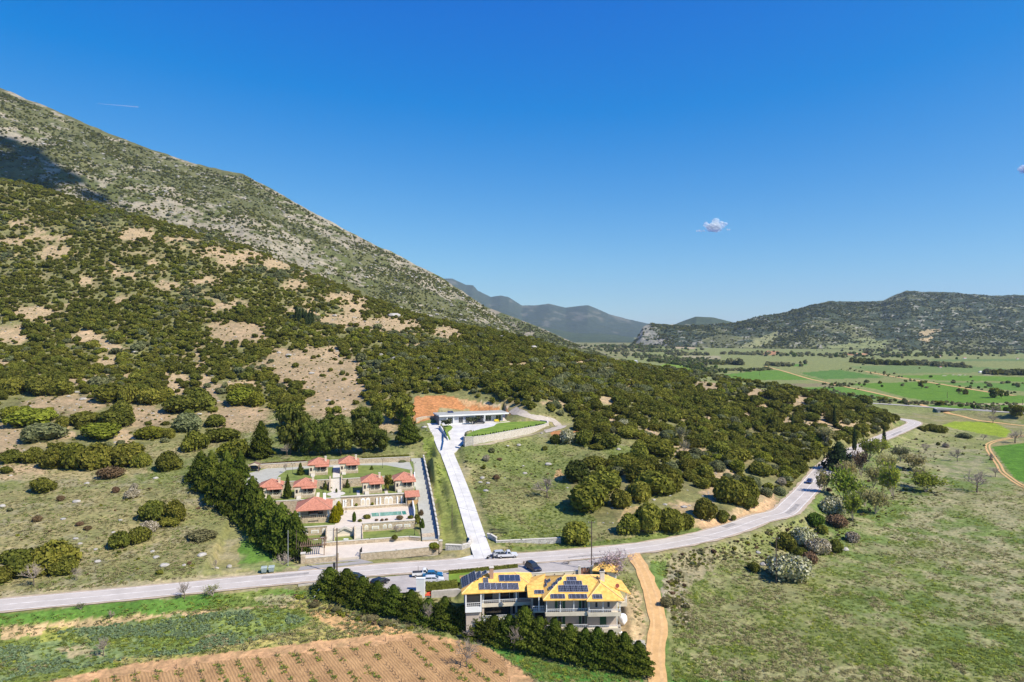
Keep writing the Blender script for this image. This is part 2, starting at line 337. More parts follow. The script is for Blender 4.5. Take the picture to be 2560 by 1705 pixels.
class MB:
    def __init__(s): s.v = []; s.f = []
    def add(s, vs, fs):
        k = len(s.v); s.v += [tuple(v) for v in vs]; s.f += [tuple(i+k for i in f) for f in fs]; return s
    def hexa(s, b, t):                       # four bottom corners (ccw from above) and four top corners
        return s.add(list(b)+list(t), [(3, 2, 1, 0), (4, 5, 6, 7), (0, 1, 5, 4), (1, 2, 6, 5), (2, 3, 7, 6), (3, 0, 4, 7)])
    def box(s, x0, x1, y0, y1, z0, z1):
        return s.hexa([(x0, y0, z0), (x1, y0, z0), (x1, y1, z0), (x0, y1, z0)], [(x0, y0, z1), (x1, y0, z1), (x1, y1, z1), (x0, y1, z1)])
    def prism(s, poly, z0, z1):
        n = len(poly); ar = sum(poly[i][0]*poly[(i+1) % n][1]-poly[(i+1) % n][0]*poly[i][1] for i in range(n))
        if ar < 0: poly = poly[::-1]
        f0 = z0 if callable(z0) else (lambda x, y: z0); f1 = z1 if callable(z1) else (lambda x, y: z1)
        vs = [(p[0], p[1], f0(p[0], p[1])) for p in poly]+[(p[0], p[1], f1(p[0], p[1])) for p in poly]
        return s.add(vs, [tuple(range(n-1, -1, -1)), tuple(range(n, 2*n))]+[(i, (i+1) % n, n+(i+1) % n, n+i) for i in range(n)])
    def tube(s, p, q, r0, r1=None, n=6, cap=True):
        p, q = Vector(p), Vector(q); r1 = r0 if r1 is None else r1
        d = (q-p).normalized(); a = d.orthogonal().normalized(); b = d.cross(a)
        vs = [p+(a*math.cos(2*math.pi*i/n)+b*math.sin(2*math.pi*i/n))*r0 for i in range(n)]+[q+(a*math.cos(2*math.pi*i/n)+b*math.sin(2*math.pi*i/n))*r1 for i in range(n)]
        fs = [(i, (i+1) % n, n+(i+1) % n, n+i) for i in range(n)]
        if cap: fs += [tuple(range(n-1, -1, -1)), tuple(range(n, 2*n))]
        return s.add(vs, fs)
    def slab(s, pts, t):                     # a planar polygon thickened by t below itself
        pts = [Vector(p) for p in pts]; nn = (pts[1]-pts[0]).cross(pts[2]-pts[0]).normalized()
        if nn.z < 0: pts = pts[::-1]; nn = -nn
        n = len(pts); return s.add(pts+[p-nn*t for p in pts], [tuple(range(n)), tuple(range(2*n-1, n-1, -1))]+[(i, n+i, n+(i+1) % n, (i+1) % n) for i in range(n)])
    def poly(s, pts): return s.add(pts, [tuple(range(len(pts)))])
    def mesh(s, name, m, smooth=False):
        me = bpy.data.meshes.new(name); me.from_pydata(s.v, [], s.f); me.materials.append(m)
        if smooth: me.polygons.foreach_set('use_smooth', [True]*len(me.polygons))
        me.update(); return me
    def build(s, name, m, parent=None, smooth=False, **k): return link(name, s.mesh(name, m, smooth), parent, **k)
def np_mesh(name, V, Fq, m, colr=None, smooth=True):
    me = bpy.data.meshes.new(name); V = np.asarray(V, np.float32); Fq = np.asarray(Fq, np.int32); k = Fq.shape[1]
    me.vertices.add(len(V)); me.vertices.foreach_set('co', V.ravel()); me.loops.add(Fq.size); me.loops.foreach_set('vertex_index', Fq.ravel())
    me.polygons.add(len(Fq)); me.polygons.foreach_set('loop_start', np.arange(len(Fq), dtype=np.int32)*k)
    me.polygons.foreach_set('use_smooth', np.full(len(Fq), smooth))
    me.update(calc_edges=True)
    if colr is not None:
        at = me.attributes.new('Col', 'FLOAT_COLOR', 'POINT'); c = np.ones((len(V), 4), np.float32); c[:, :3] = colr; at.data.foreach_set('color', c.ravel())
    if m: me.materials.append(m)
    return me
def grid_faces(nr, nc):
    i = np.arange((nr-1)*nc).reshape(nr-1, nc)[:, :-1].ravel(); return np.stack([i, i+1, i+nc+1, i+nc], 1)
def strip(name, line, hw, m, dz=.0, zf=None, across=4, kind='structure', label=None, jag=0.0):
    """a sheet that follows a line on the ground; hw = half width, or (left, right)"""
    line = np.asarray(line, float); d = np.gradient(line[:, :2], axis=0); d /= np.linalg.norm(d, axis=1)[:, None]; nn = np.stack([d[:, 1], -d[:, 0]], 1)
    l, r = (hw, hw) if not isinstance(hw, tuple) else hw
    V = []
    for i, p in enumerate(line):
        j0, j1 = (random.uniform(-jag, jag), random.uniform(-jag, jag)) if jag else (0, 0)
        for t in np.linspace(-l+j0, r+j1, across+1):
            q = p[:2]+nn[i]*t; V.append((q[0], q[1], (p[2] if zf is None else float(zf(q[0], q[1])))+dz))
    o = link(name, np_mesh(name, V, grid_faces(len(line), across+1), m)); tag(o, label, kind=kind); return o
# ------------------------------------------------------------------ ground colours (real surface colours, laid out in the world)
DRY, OLIVE, GREEN, LUSH, LIME = (.235, .20, .095), (.18, .175, .07), (.125, .150, .045), (.075, .165, .028), (.21, .24, .022)
TAN, SCREE, REDS, GREYD, BLUEG, PALE = (.40, .25, .12), (.33, .235, .145), (.37, .165, .07), (.235, .2, .135), (.15, .19, .08), (.5, .42, .32)
NC = GX.shape
PU, PV = proj(GX, GY, GZ)                       # used only to look up which stretch of ground a photo outline covers
J1 = (fbm(GX/6, GY/6, 4, 21)-.5); J2 = (fbm(GX/6, GY/6, 4, 22)-.5); K1 = fbm(GX/2.6, GY/2.6, 3, 25)-.5; K2 = fbm(GX/2.6, GY/2.6, 3, 26)-.5; N1 = fbm(GX/14, GY/14, 5, 31); N2 = fbm(GX/4, GY/4, 4, 41); N3 = fbm(GX/45, GY/45, 4, 51)
C = np.empty(NC+(3,))
def lerp3(m, c): 
    global C
    C = C*(1-m[..., None]) + m[..., None]*np.asarray(c)
C[:] = DRY
lerp3(sstep(.38, .62, N1), OLIVE); lerp3(.7*sstep(.45, .65, N3), GREEN); lerp3(.55*sstep(.55, .68, N2), GREYD)
VEG = [(-300, 318), (0, 400), (200, 438), (400, 522), (620, 574), (860, 676), (1120, 748), (1430, 832), (1600, 858), (1800, 889), (1960, 922), (2066, 964), (2045, 985), (1930, 1035), (1870, 1085), (1800, 1140),
       (1700, 1190), (1600, 1212), (1420, 1240), (1300, 1130), (1300, 1090), (1480, 1040), (1440, 1015), (1260, 1010), (1330, 960), (1200, 945), (1160, 935), (960, 905), (950, 960), (930, 1010), (880, 1000), (850, 940), (620, 950), (440, 1010), (0, 1070), (-300, 1100)]
veg = inpoly(PU+J1*30, PV+J2*20, polyuv('V', VEG))
hill = veg & (np.hypot(GX, GY) < 1100)
hc = np.where(sstep(.42, .58, N1)[..., None] > .5, np.array(SCREE), np.array(OLIVE)*.9+np.array(SCREE)*.25)
hc = np.array((.25, .2, .105))*sstep(.5, .75, N1)[..., None] + np.array((.165, .155, .065))*(1-sstep(.45, .75, N1))[..., None]
hc = hc*(0.8+.4*N2[..., None])
C[hill] = hc[hill]
PAINT = []
def paint(c, pts, colr, jag=1.0, op=1.0, nz=None):
    s = jag*14
    m = inpoly(PU+(J1+K1)*s*2, PV+(J2+K2)*s, polyuv(c, pts)).astype(float)*op
    if nz is not None: m = m*nz
    lerp3(m, colr)
mot = sstep(.3, .6, N1); mot2 = sstep(.35, .6, N2); mot3 = sstep(.3, .6, N3)
# scree and bare soil on the hillside
BARE = {'D1': [(170,440,110,25),(350,520,60,50),(480,570,90,25),(620,570,70,20),(150,600,160,35),(520,700,140,60),(1250,545,150,55),(1650,590,200,24),(1950,690,130,45),(2100,780,100,50),(2250,740,150,40),(1080,870,60,50),(1220,910,60,30),(790,970,70,40),(1550,1000,100,40),(1890,970,110,30),(360,1260,170,60),(130,1440,120,70),(800,1480,150,50),(2180,1440,260,100),(1090,1150,90,30),(2150,1200,150,30),(230,310,60,12),(1400,800,60,20),(1730,1050,60,20),(620,1180,50,25)],
 'D2': [(500,420,100,45),(100,130,110,40),(330,220,170,50),(650,300,120,50),(1000,530,260,40),(1050,620,90,60),(950,745,250,60),(1400,780,250,60),(1900,850,120,60),(80,840,150,80),(600,1130,380,130),(480,1280,180,80),(1040,1190,80,90),(980,1400,230,90),(1620,980,60,25),(2200,1170,60,40),(1060,1310,120,50),(850,1050,80,60),(650,660,70,40),(470,660,50,40)],
 'D3': [(100,80,130,60),(760,80,110,40),(960,150,120,40),(1080,190,80,40),(1000,310,90,40),(880,370,60,50),(1160,460,50,50),(660,490,60,30),(790,510,60,40),(1840,200,40,80),(1850,340,60,40),(1900,500,60,60),(1960,600,70,100),(2200,830,220,110),(600,700,330,70),(1330,810,190,90),(60,1010,140,110),(590,980,70,60),(1110,1000,90,60),(1620,470,120,60),(1600,560,120,40),(2240,510,140,30),(350,335,90,20),(40,340,60,40),(150,1300,260,60)],
 'D4': [(150,480,160,90),(880,420,110,90),(1050,330,180,90),(820,180,260,90),(1500,600,90,50),(1080,450,160,60)],
 'D5': [(430,360,60,30),(600,380,120,20),(950,330,130,30),(300,310,60,40),(600,475,130,25),(1380,540,80,60),(1200,400,60,30),(1150,670,100,40),(650,690,80,20),(1200,860,90,40),(1580,970,80,50)],
 'D6': [(1550,240,120,60),(1880,480,110,50),(1760,600,70,90),(1700,800,90,110),(2000,830,90,60),(1500,780,110,60),(2250,720,120,60)],
 'D7': [(400,310,130,70),(830,370,80,50),(1270,450,130,50),(900,520,60,40),(770,600,60,40),(930,660,60,25),(1130,650,50,80),(1500,600,80,60),(1500,680,250,60),(1750,690,120,40),(550,1130,100,45),(420,1240,60,60),(180,1450,90,60),(1050,830,60,20),(430,600,60,15)]}
BARE_UV = []
for c, L in BARE.items():
    for (x, y, a, b) in L:
        u, v = uv(c, x, y); s = CR[c][2]; BARE_UV.append((u, v, a/s, b/s))
        q = ((PU-u+J1*40+K1*34)/(a/s*1.15))**2 + ((PV-v+J2*22+K2*16)/(b/s*1.2))**2
        lerp3((sstep(1.5, .6, q)*.9)*(np.hypot(GX, GY) < 1000), np.array(SCREE)*(.92 if b > 60 else 1.08))
# middle meadow between driveway and thicket, left meadow, verges
paint('V', [(1060, 1010), (1260, 1005), (1480, 1030), (1480, 1060), (1300, 1090), (1320, 1150), (1420, 1245), (1180, 1255), (1110, 1190)], (.185, .175, .075), 1)
paint('V', [(1060, 1010), (1260, 1005), (1480, 1030), (1480, 1060), (1300, 1090), (1320, 1150), (1420, 1245), (1180, 1255), (1110, 1190)], GREEN, 1, .8, mot)
paint('D6', [(280, 70), (380, 60), (350, 110), (290, 110)], REDS, .4); paint('D6', [(480, 60), (590, 50), (560, 130), (500, 120)], REDS, .4); paint('D6', [(330, 430), (390, 410), (380, 520), (310, 500)], TAN, .4)
paint('D6', [(960, 770), (1620, 780), (1640, 980), (1500, 1000), (900, 900)], (.32, .23, .12), 1)
paint('D6', [(1620, 900), (1960, 860), (2355, 640), (2355, 760), (2000, 930), (1640, 1000)], (.42, .27, .16), .6)
paint('V', [(1085, 1215), (1180, 1258), (1300, 1250), (1420, 1240), (1600, 1212), (1640, 1222), (1500, 1245), (1380, 1256), (1180, 1268)], GREEN, .5)
paint('V', [(965, 985), (1003, 1000), (1045, 1130), (1075, 1235), (1020, 1250), (1010, 1180), (985, 1080)], (.135, .175, .035), .4)
paint('V', [(965, 985), (1003, 1000), (1045, 1130), (1075, 1235), (1020, 1250), (1010, 1180), (985, 1080)], (.22, .21, .07), .4, .7, mot)
paint('V', [(430, 1060), (560, 1180), (620, 1270), (690, 1305), (600, 1318), (545, 1300), (560, 1220), (470, 1120)], (.09, .165, .03), 1)
paint('V', [(430, 1060), (560, 1180), (620, 1270), (690, 1305), (600, 1318), (545, 1300), (560, 1220), (470, 1120)], (.22, .2, .1), 1, .6, mot2)
paint('D3', [(150, 1340), (900, 1300), (1300, 1280), (1380, 1330), (900, 1400), (200, 1400)], (.3, .24, .13), 1, .7)
paint('V', [(0, 1380), (300, 1350), (640, 1320), (640, 1312), (300, 1335), (0, 1360)], (.3, .25, .15), .3)
# land below the road on the left: green verge, soil strips, blue-green crop
paint('V', [(-300, 1450), (0, 1410), (640, 1352), (730, 1362), (760, 1400), (900, 1440), (960, 1455), (700, 1475), (500, 1500), (300, 1527), (90, 1575), (-300, 1600)], (.15, .175, .045), .6)
paint('V', [(0, 1412), (640, 1352), (700, 1362), (690, 1385), (300, 1412), (0, 1440)], (.085, .17, .03), .8, .9, mot)
for pl in ([(0, 1442), (330, 1412), (400, 1412), (250, 1440), (0, 1470)], [(380, 1410), (640, 1392), (700, 1395), (560, 1408), (390, 1420)], [(0, 1500), (60, 1490), (120, 1530), (60, 1545)], [(210, 1440), (270, 1425), (250, 1455), (180, 1485)]):
    paint('V', pl, (.42, .29, .16), .6)
paint('V', [(0, 1490), (150, 1450), (330, 1428), (520, 1408), (640, 1402), (700, 1425), (640, 1462), (450, 1500), (280, 1520), (130, 1545), (0, 1568), (-200, 1600), (-200, 1510)], BLUEG, 2.2, .9)
for cx_, cy_, rx_, ry_, cl_ in ((250, 1475, 60, 12, (.22, .235, .06)), (560, 1440, 70, 12, (.2, .24, .06)), (80, 1530, 70, 12, (.21, .2, .1)), (480, 1478, 60, 14, (.2, .19, .12)), (640, 1430, 60, 14, (.18, .22, .06)), (180, 1505, 50, 9, (.38, .29, .17))):
    q = ((PU/1.0875**0*CR['V'][2]-cx_+(J1+K1)*90)/rx_)**2+((PV*CR['V'][2]-cy_+(J2+K2)*40)/ry_)**2; lerp3(sstep(1.6, .5, q)*.85, cl_)
paint('V', [(330, 1460), (420, 1445), (470, 1470), (420, 1500), (330, 1495)], (.17, .22, .05), 1, .8)
paint('V', [(100, 1440), (160, 1440), (150, 1470), (90, 1475)], (.24, .24, .05), 1, .8)
paint('V', [(480, 1490), (640, 1455), (740, 1450), (640, 1480), (520, 1502)], GREYD, 1, .8)
paint('V', [(640, 1370), (760, 1390), (830, 1430), (960, 1455), (700, 1478), (500, 1505), (300, 1530), (250, 1520), (480, 1495), (660, 1455), (720, 1420)], (.29, .25, .085), .8)
paint('V', [(700, 1400), (800, 1415), (900, 1440), (960, 1458), (820, 1462), (740, 1430)], (.45, .27, .13), .8)
paint('V', [(560, 1375), (640, 1365), (690, 1370), (640, 1400)], (.38, .30, .2), .8, .6)
VINE = [(90, 1572), (300, 1527), (500, 1502), (700, 1477), (860, 1460), (980, 1456), (1060, 1472), (1130, 1494), (1185, 1530), (1240, 1575), (1240, 1640), (0, 1640)]
paint('V', VINE, (.40, .235, .125), .4)
paint('V', [(1060, 1440), (1130, 1490), (1240, 1568), (1480, 1568), (1480, 1555), (1300, 1530), (1130, 1485)], (.07, .16, .03), .5)
# right-hand meadow
RM = [(1475, 1280), (1600, 1262), (1760, 1225), (1860, 1160), (1890, 1110), (1960, 1040), (2110, 985), (2200, 985), (2300, 1000), (2270, 1040), (2354, 1150), (2700, 1200), (2700, 1700), (1530, 1640), (1515, 1450), (1490, 1340)]
paint('V', RM, (.18, .185, .068), 1); paint('V', RM, (.105, .155, .04), 1, .75, sstep(.42, .6, N3))
paint('V', RM, (.24, .215, .115), 1, .55, sstep(.46, .66, fbm(GX/9+40, GY/9, 4, 71))); paint('V', RM, (.27, .235, .13), 1, .6, sstep(.52, .66, N2))
paint('V', [(2080, 1160), (2354, 1130), (2354, 1420), (2150, 1330), (2010, 1240)], (.265, .23, .14), 2.5, .6, mot2)
paint('V', [(2150, 1010), (2270, 1040), (2300, 1130), (2130, 1150), (2010, 1080)], (.235, .205, .13), 2.5, .6, mot2)
paint('V', [(1540, 1270), (1620, 1262), (1660, 1275), (1580, 1360), (1600, 1440), (1570, 1450), (1520, 1380)], (.26, .21, .14), 2, .75)
paint('V', [(1590, 1560), (1800, 1568), (1560, 1700), (1530, 1560)], (.06, .17, .025), 1, .8)
paint('V', [(1490, 1290), (1530, 1290), (1530, 1450), (1545, 1568), (1525, 1568), (1505, 1400)], (.11, .165, .04), .6, .9)
paint('C8', [(560, 620), (680, 600), (730, 900), (740, 1100), (640, 1000), (500, 800)], (.27, .225, .16), .8)
paint('C3', [(1880, 700), (2050, 480), (2120, 620), (2170, 900), (2140, 1080), (1900, 1060)], (.36, .26, .15), .5)
paint('C3', [(2000, 1050), (2160, 1050), (2180, 1130), (2020, 1150)], (.33, .31, .29), .4)
# red cut behind the white house, gravel track round its lawn
paint('C2', [(-40, 210), (20, 175), (420, 165), (560, 205), (640, 240), (1050, 290), (1300, 330), (1330, 420), (1240, 400), (300, 330), (330, 460), (100, 520), (-60, 600)], REDS, .5)
paint('C2', [(560, 200), (1050, 280), (1080, 310), (640, 300), (620, 240)], (.44, .26, .14), .4); paint('C2', [(900, 230), (1150, 280), (1330, 300), (1300, 340), (1100, 320)], (.48, .38, .28), .4, .7)
# valley fields
for c, pts, cl in [('C6', [(0, 560), (260, 470), (2355, 455), (2500, 470), (2500, 860), (1500, 860), (1200, 770), (600, 690), (300, 650)], (.185, .195, .075)),
    ('C6', [(200, 600), (300, 572), (430, 588), (500, 620), (480, 648), (300, 628)], (.16, .23, .035)), ('C6', [(620, 638), (780, 620), (930, 612), (1185, 668), (700, 670)], (.10, .18, .028)),
    ('C6', [(990, 592), (990, 570), (1130, 568), (1080, 590)], (.09, .18, .03)), ('C6', [(1060, 628), (1290, 610), (1560, 655), (1200, 665)], (.085, .16, .035)),
    ('C6', [(1340, 692), (1750, 680), (1960, 700), (2200, 752), (2500, 770), (2500, 802), (1880, 802), (1680, 772), (1480, 718)], (.095, .175, .022)),
    ('C6', [(1000, 716), (1330, 708), (1650, 775), (1250, 762), (1010, 728)], (.10, .18, .03)), ('C6', [(1190, 735), (1560, 770), (1660, 800), (1200, 762)], (.12, .17, .045)),
    ('C6', [(1600, 646), (1900, 638), (2240, 650), (2500, 660), (2500, 682), (1900, 672), (1640, 652)], (.105, .185, .025)), ('C6', [(1820, 682), (2500, 690), (2500, 748), (2080, 712)], (.10, .175, .035)),
    ('C6', [(1760, 815), (2500, 815), (2500, 852), (1900, 836)], (.095, .17, .022)), ('C6', [(1340, 590), (1700, 585), (2050, 590), (2500, 622), (1600, 632), (1450, 615)], (.13, .175, .06)),
    ('C6', [(850, 560), (1100, 560), (1150, 575), (900, 580)], (.19, .19, .08)), ('C6', [(830, 525), (870, 502), (940, 502), (920, 524)], (.34, .17, .09)), ('C6', [(1310, 515), (1460, 515), (1440, 527), (1330, 527)], (.40, .21, .11)),
    ('C6', [(1900, 805), (2500, 805), (2500, 815), (1900, 815)], (.33, .27, .17)), ('C6', [(960, 690), (1300, 690), (1330, 705), (1000, 712)], (.19, .16, .09)), ('C6', [(1800, 550), (2500, 545), (2500, 560), (1850, 562)], (.12, .16, .06)),
    ('C6', [(1990, 505), (2355, 488), (2500, 500), (2355, 520)], (.13, .165, .07)), ('C6', [(340, 470), (480, 468), (450, 490), (320, 488)], (.34, .26, .17)), ('C6', [(380, 530), (600, 530), (600, 555), (400, 550)], (.28, .24, .15)),
    ('C6', [(1880, 645), (2355, 632), (2355, 640), (1880, 640)], (.30, .27, .2)),
    ('C5', [(1280, 330), (2160, 300), (2160, 340), (1750, 360), (1500, 350)], (.19, .17, .08)),
    ('C5', [(1440, 395), (1560, 360), (1900, 370), (2065, 450), (1990, 500), (1800, 470), (1560, 425)], (.20, .25, .025)), ('C5', [(1880, 580), (2400, 520), (2500, 1000), (2200, 910), (2080, 860), (1990, 740)], (.075, .16, .02))]:
    paint(c, pts, cl, .12)
C *= (1.02+.2*N2)[..., None]
ter = link('ground', np_mesh('ground', np.stack([GX.ravel(), GY.ravel(), GZ.ravel()], 1), grid_faces(*NC), ground_mat('ground_earth'), C.reshape(-1, 3)))
tag(ter, kind='structure')

# ------------------------------------------------------------------ mountain, hills across the valley, far ranges
def ridge(name, sil, th_pad, Dtoe, Dcrest, ztoe, colour, nth=420, nr=150, back=.35, amp=14, sc=160, mt=None, prof=1.0):
    s = np.array([uv('V', *p) for p in sil]); tu = (s[:, 0]-CX)/F
    th = np.linspace(tu[0]-th_pad[0], tu[-1]+th_pad[1], nth)
    ev = np.interp(th, tu, (CY-s[:, 1])/F)
    Dc = np.interp(th, tu, Dcrest) if hasattr(Dcrest, '__len__') else np.full(nth, float(Dcrest))
    Dt = np.interp(th, tu, Dtoe) if hasattr(Dtoe, '__len__') else np.full(nth, float(Dtoe))
    zc = HC+ev*Dc
    t = np.concatenate([np.linspace(0, 1, nr), 1+np.linspace(.02, 1, 40)*back*3])
    T, TT = np.meshgrid(th, t); Y = Dt+(Dc-Dt)*TT; X = T*Y
    pz = np.where(TT <= 1, np.clip(TT, 0, 1)**prof, 1-.5*np.clip((TT-1)/(back*3), 0, 1)**1.2)
    Z = ztoe+(zc-ztoe)*pz
    w = np.clip(TT*3, 0, 1)*np.clip((zc-ztoe)/60, 0.05, 1)*np.where(TT <= 1, 1-.75*np.clip((TT-.8)*5, 0, 1), .3)
    rn = fbm(X/sc, Y/sc, 5, 61)-.5; rn2 = np.abs(fbm(X/sc/.5, Y/sc/.5, 4, 64)-.5)
    Z = Z + w*amp*(1.6*rn-1.2*rn2+.25)
    Z = Z + np.clip((zc-ztoe)/60, 0.02, 1)*amp*.16*(fbm(X/22, Y/22, 3, 67)-.5)*np.where(TT > .02, 1, 0)
    cl = colour(X, Y, Z, TT, *proj(X, Y, Z))
    o = link(name, np_mesh(name, np.stack([X.ravel(), Y.ravel(), Z.ravel()], 1), grid_faces(*X.shape), mt or ground_mat('mountain_earth', .09, .02, .3, .9, 1.5), cl.reshape(-1, 3)))
    tag(o, kind='structure'); return o, X, Y, Z
ROCK, SCRUB = np.array((.25, .215, .165)), np.array((.09, .095, .035))
def mcol(X, Y, Z, TT, U, Vv):
    n = fbm(X/42, Y/42+Z/30, 5, 81); n2 = fbm(X/12, Z/7, 4, 83); big = fbm(X/190, Z/100, 3, 85)
    rk = inpoly(U+(n-.5)*90, Vv+(n2-.5)*30, polyuv('V', [(60, 390), (220, 385), (450, 455), (640, 515), (870, 640), (840, 665), (620, 600), (400, 548), (150, 460)])).astype(float)
    rk = np.maximum(rk, inpoly(U+(n-.5)*60, Vv+(n2-.5)*30, polyuv('V', [(560, 398), (640, 428), (760, 498), (960, 608), (1080, 676), (1165, 745), (1120, 745), (980, 665), (860, 590), (740, 540), (630, 470)])).astype(float))
    rk = np.maximum(rk, inpoly(U+(n-.5)*60, Vv+(n2-.5)*20, polyuv('V', [(-50, 285), (110, 300), (170, 350), (0, 325)])).astype(float))
    thr = .63-.155*rk-.10*(big-.5)
    k = sstep(thr-.035, thr+.045, .58*n+.42*n2)
    grass = np.array((.135, .128, .055))*(1-n2[..., None])+np.array((.085, .092, .04))*n2[..., None]
    base = np.where(rk[..., None] > .5, SCRUB*1.15, grass)
    return base*(1-k[..., None])+ROCK*(.8+.5*n2[..., None])*k[..., None]
SILM = [(-120, 150), (0, 200), (60, 226), (180, 277), (300, 327), (450, 377), (560, 401), (600, 421), (650, 448), (700, 476), (800, 531), (900, 577), (960, 611), (1020, 642), (1080, 682), (1130, 717), (1160, 742), (1185, 762)]
DC = np.interp([p[0] for p in SILM], [-120, 0, 600, 1185], [1450, 1500, 1650, 1750])
mtn, MX, MY, MZ = ridge('mountain', SILM, (.12, 0), np.interp([p[0] for p in SILM], [-120, 600, 1185], [760, 900, 1330]), DC, -8, mcol, 520, 230, .35, 26, 170)
def shcol(X, Y, Z, TT, U, Vv):
    n = fbm(X/42, Y/42, 5, 91); n2 = fbm(X/12, Z/7, 4, 93); k = sstep(.52, .6, .5*n+.5*n2)
    return SCRUB*(1-k[..., None])*1.2+ROCK*k[..., None]
shd, SX_, SY_, SZ_ = ridge('mountain_shoulder', [(1000, 640), (1080, 690), (1160, 722), (1240, 752), (1320, 788), (1380, 812), (1420, 832), (1450, 845)], (.03, .01), np.linspace(1900, 1450, 8), np.linspace(2500, 1550, 8), -9, shcol, 160, 80, .3, 10, 120)
def rcol(X, Y, Z, TT, U, Vv):
    n = fbm(X/95, Y/95+Z/50, 5, 101); n2 = fbm(X/26, Y/26+Z/16, 4, 103)
    w = np.array((.05, .062, .032)); g = np.array((.15, .148, .066)); k = sstep(.57, .65, n+(.14*(1-TT)-.05))*.8
    c = w*(.8+.5*n2[..., None])*(1-k[..., None])+g*k[..., None]
    rk = sstep(.66, .72, n2)*.8; c = c*(1-rk[..., None])+np.array((.34, .31, .26))*rk[..., None]
    rkm = inpoly(U+(n2-.5)*40, Vv+(n-.5)*20, polyuv('C6', [(70, 470), (95, 410), (150, 345), (200, 350), (250, 400), (330, 440), (300, 472), (140, 482)])).astype(float)*sstep(.38, .5, n2+.1)
    c = c*(1-rkm[..., None])+np.array((.23, .215, .19))*rkm[..., None]
    for pl, cl in (([(1745, 405), (1790, 380), (1870, 378), (1840, 400), (1780, 412)], (.40, .30, .17)), ([(1725, 440), (1790, 420), (1825, 424), (1800, 448)], (.40, .30, .17)), ([(1335, 432), (1480, 428), (1490, 446), (1340, 446)], (.21, .22, .10)),
                   ([(810, 430), (930, 385), (940, 420), (880, 470), (700, 490)], (.23, .225, .11)), ([(1190, 470), (1560, 440), (1590, 470), (1500, 500), (1200, 508)], (.20, .21, .09))):
        c[inpoly(U+(n-.5)*30, Vv+(n2-.5)*10, polyuv('C6', pl))] = cl
    return c
SILR = [(1448, 797), (1462, 778), (1478, 752), (1492, 745), (1560, 746), (1630, 748), (1690, 745), (1740, 732), (1800, 722), (1850, 706), (1905, 690), (1940, 692), (1985, 692), (2030, 690), (2060, 677), (2085, 669), (2120, 671), (2200, 674), (2280, 678), (2330, 677), (2420, 684), (2600, 690)]
rgt, RX, RY, RZ = ridge('right_hills', SILR, (0, .1), np.interp([p[0] for p in SILR], [1448, 1500, 1700, 2600], [3000, 2950, 2650, 2550]), np.interp([p[0] for p in SILR], [1448, 1500, 1700, 2100, 2600], [3020, 3150, 3400, 3700, 3700]), -9, rcol, 520, 130, .3, 44, 330, prof=.9)
def kcol(X, Y, Z, TT, U, Vv):
    n = fbm(X/130, Y/130, 4, 111); return np.array((.06, .078, .045))*(.8+.5*n[..., None])
ridge('wooded_knoll', [(1535, 752), (1560, 742), (1600, 728), (1640, 730), (1690, 742), (1720, 752)], (.01, .01), 4200, 4700, -10, kcol, 90, 40, .3, 10, 200)
def fcol(X, Y, Z, TT, U, Vv):
    n = fbm(X/420, Y/420, 5, 121); n2 = fbm(X/120, Z/60, 4, 123); k = sstep(.56, .66, .5*n+.5*n2)*.45
    return np.array((.062, .08, .06))*(1-k[..., None])+np.array((.2, .185, .15))*k[..., None]
ridge('green_foothills', [(1090, 715), (1160, 735), (1250, 752), (1320, 765), (1400, 768), (1460, 776), (1540, 780)], (.05, .06), 4300, 5600, -10, kcol, 130, 60, .4, 16, 300)
ridge('far_range', [(1040, 640), (1072, 655), (1088, 656), (1098, 668), (1128, 683), (1150, 680), (1168, 683), (1200, 703), (1230, 702), (1262, 698), (1300, 707), (1330, 703), (1352, 701), (1400, 722), (1440, 733), (1490, 744), (1540, 752)], (.1, .05), 6000, 8200, -10, fcol, 260, 90, .3, 30, 600)
plain = MB(); plain.poly([(-3200, 5200, -9.5), (8500, 5200, -9.5), (8500, 9800, -9.5), (-3200, 9800, -9.5)])
tag(plain.build('far_plain', mat('far_plain_earth', (.085, .105, .055), .9, .2, .004)), kind='structure')
# air
hb = MB(); hb.box(-3600, 9000, -60, 10700, -20, 760)
hz, hnt, ho = _new('air'); pv = hnt.nodes.new('ShaderNodeVolumePrincipled'); pv.inputs['Density'].default_value = 4.2e-5; pv.inputs['Color'].default_value = (.62, .78, 1.0, 1); pv.inputs['Anisotropy'].default_value = .2
hnt.links.new(pv.outputs[0], ho.inputs['Volume'])
tag(hb.build('haze', hz), kind='stuff')

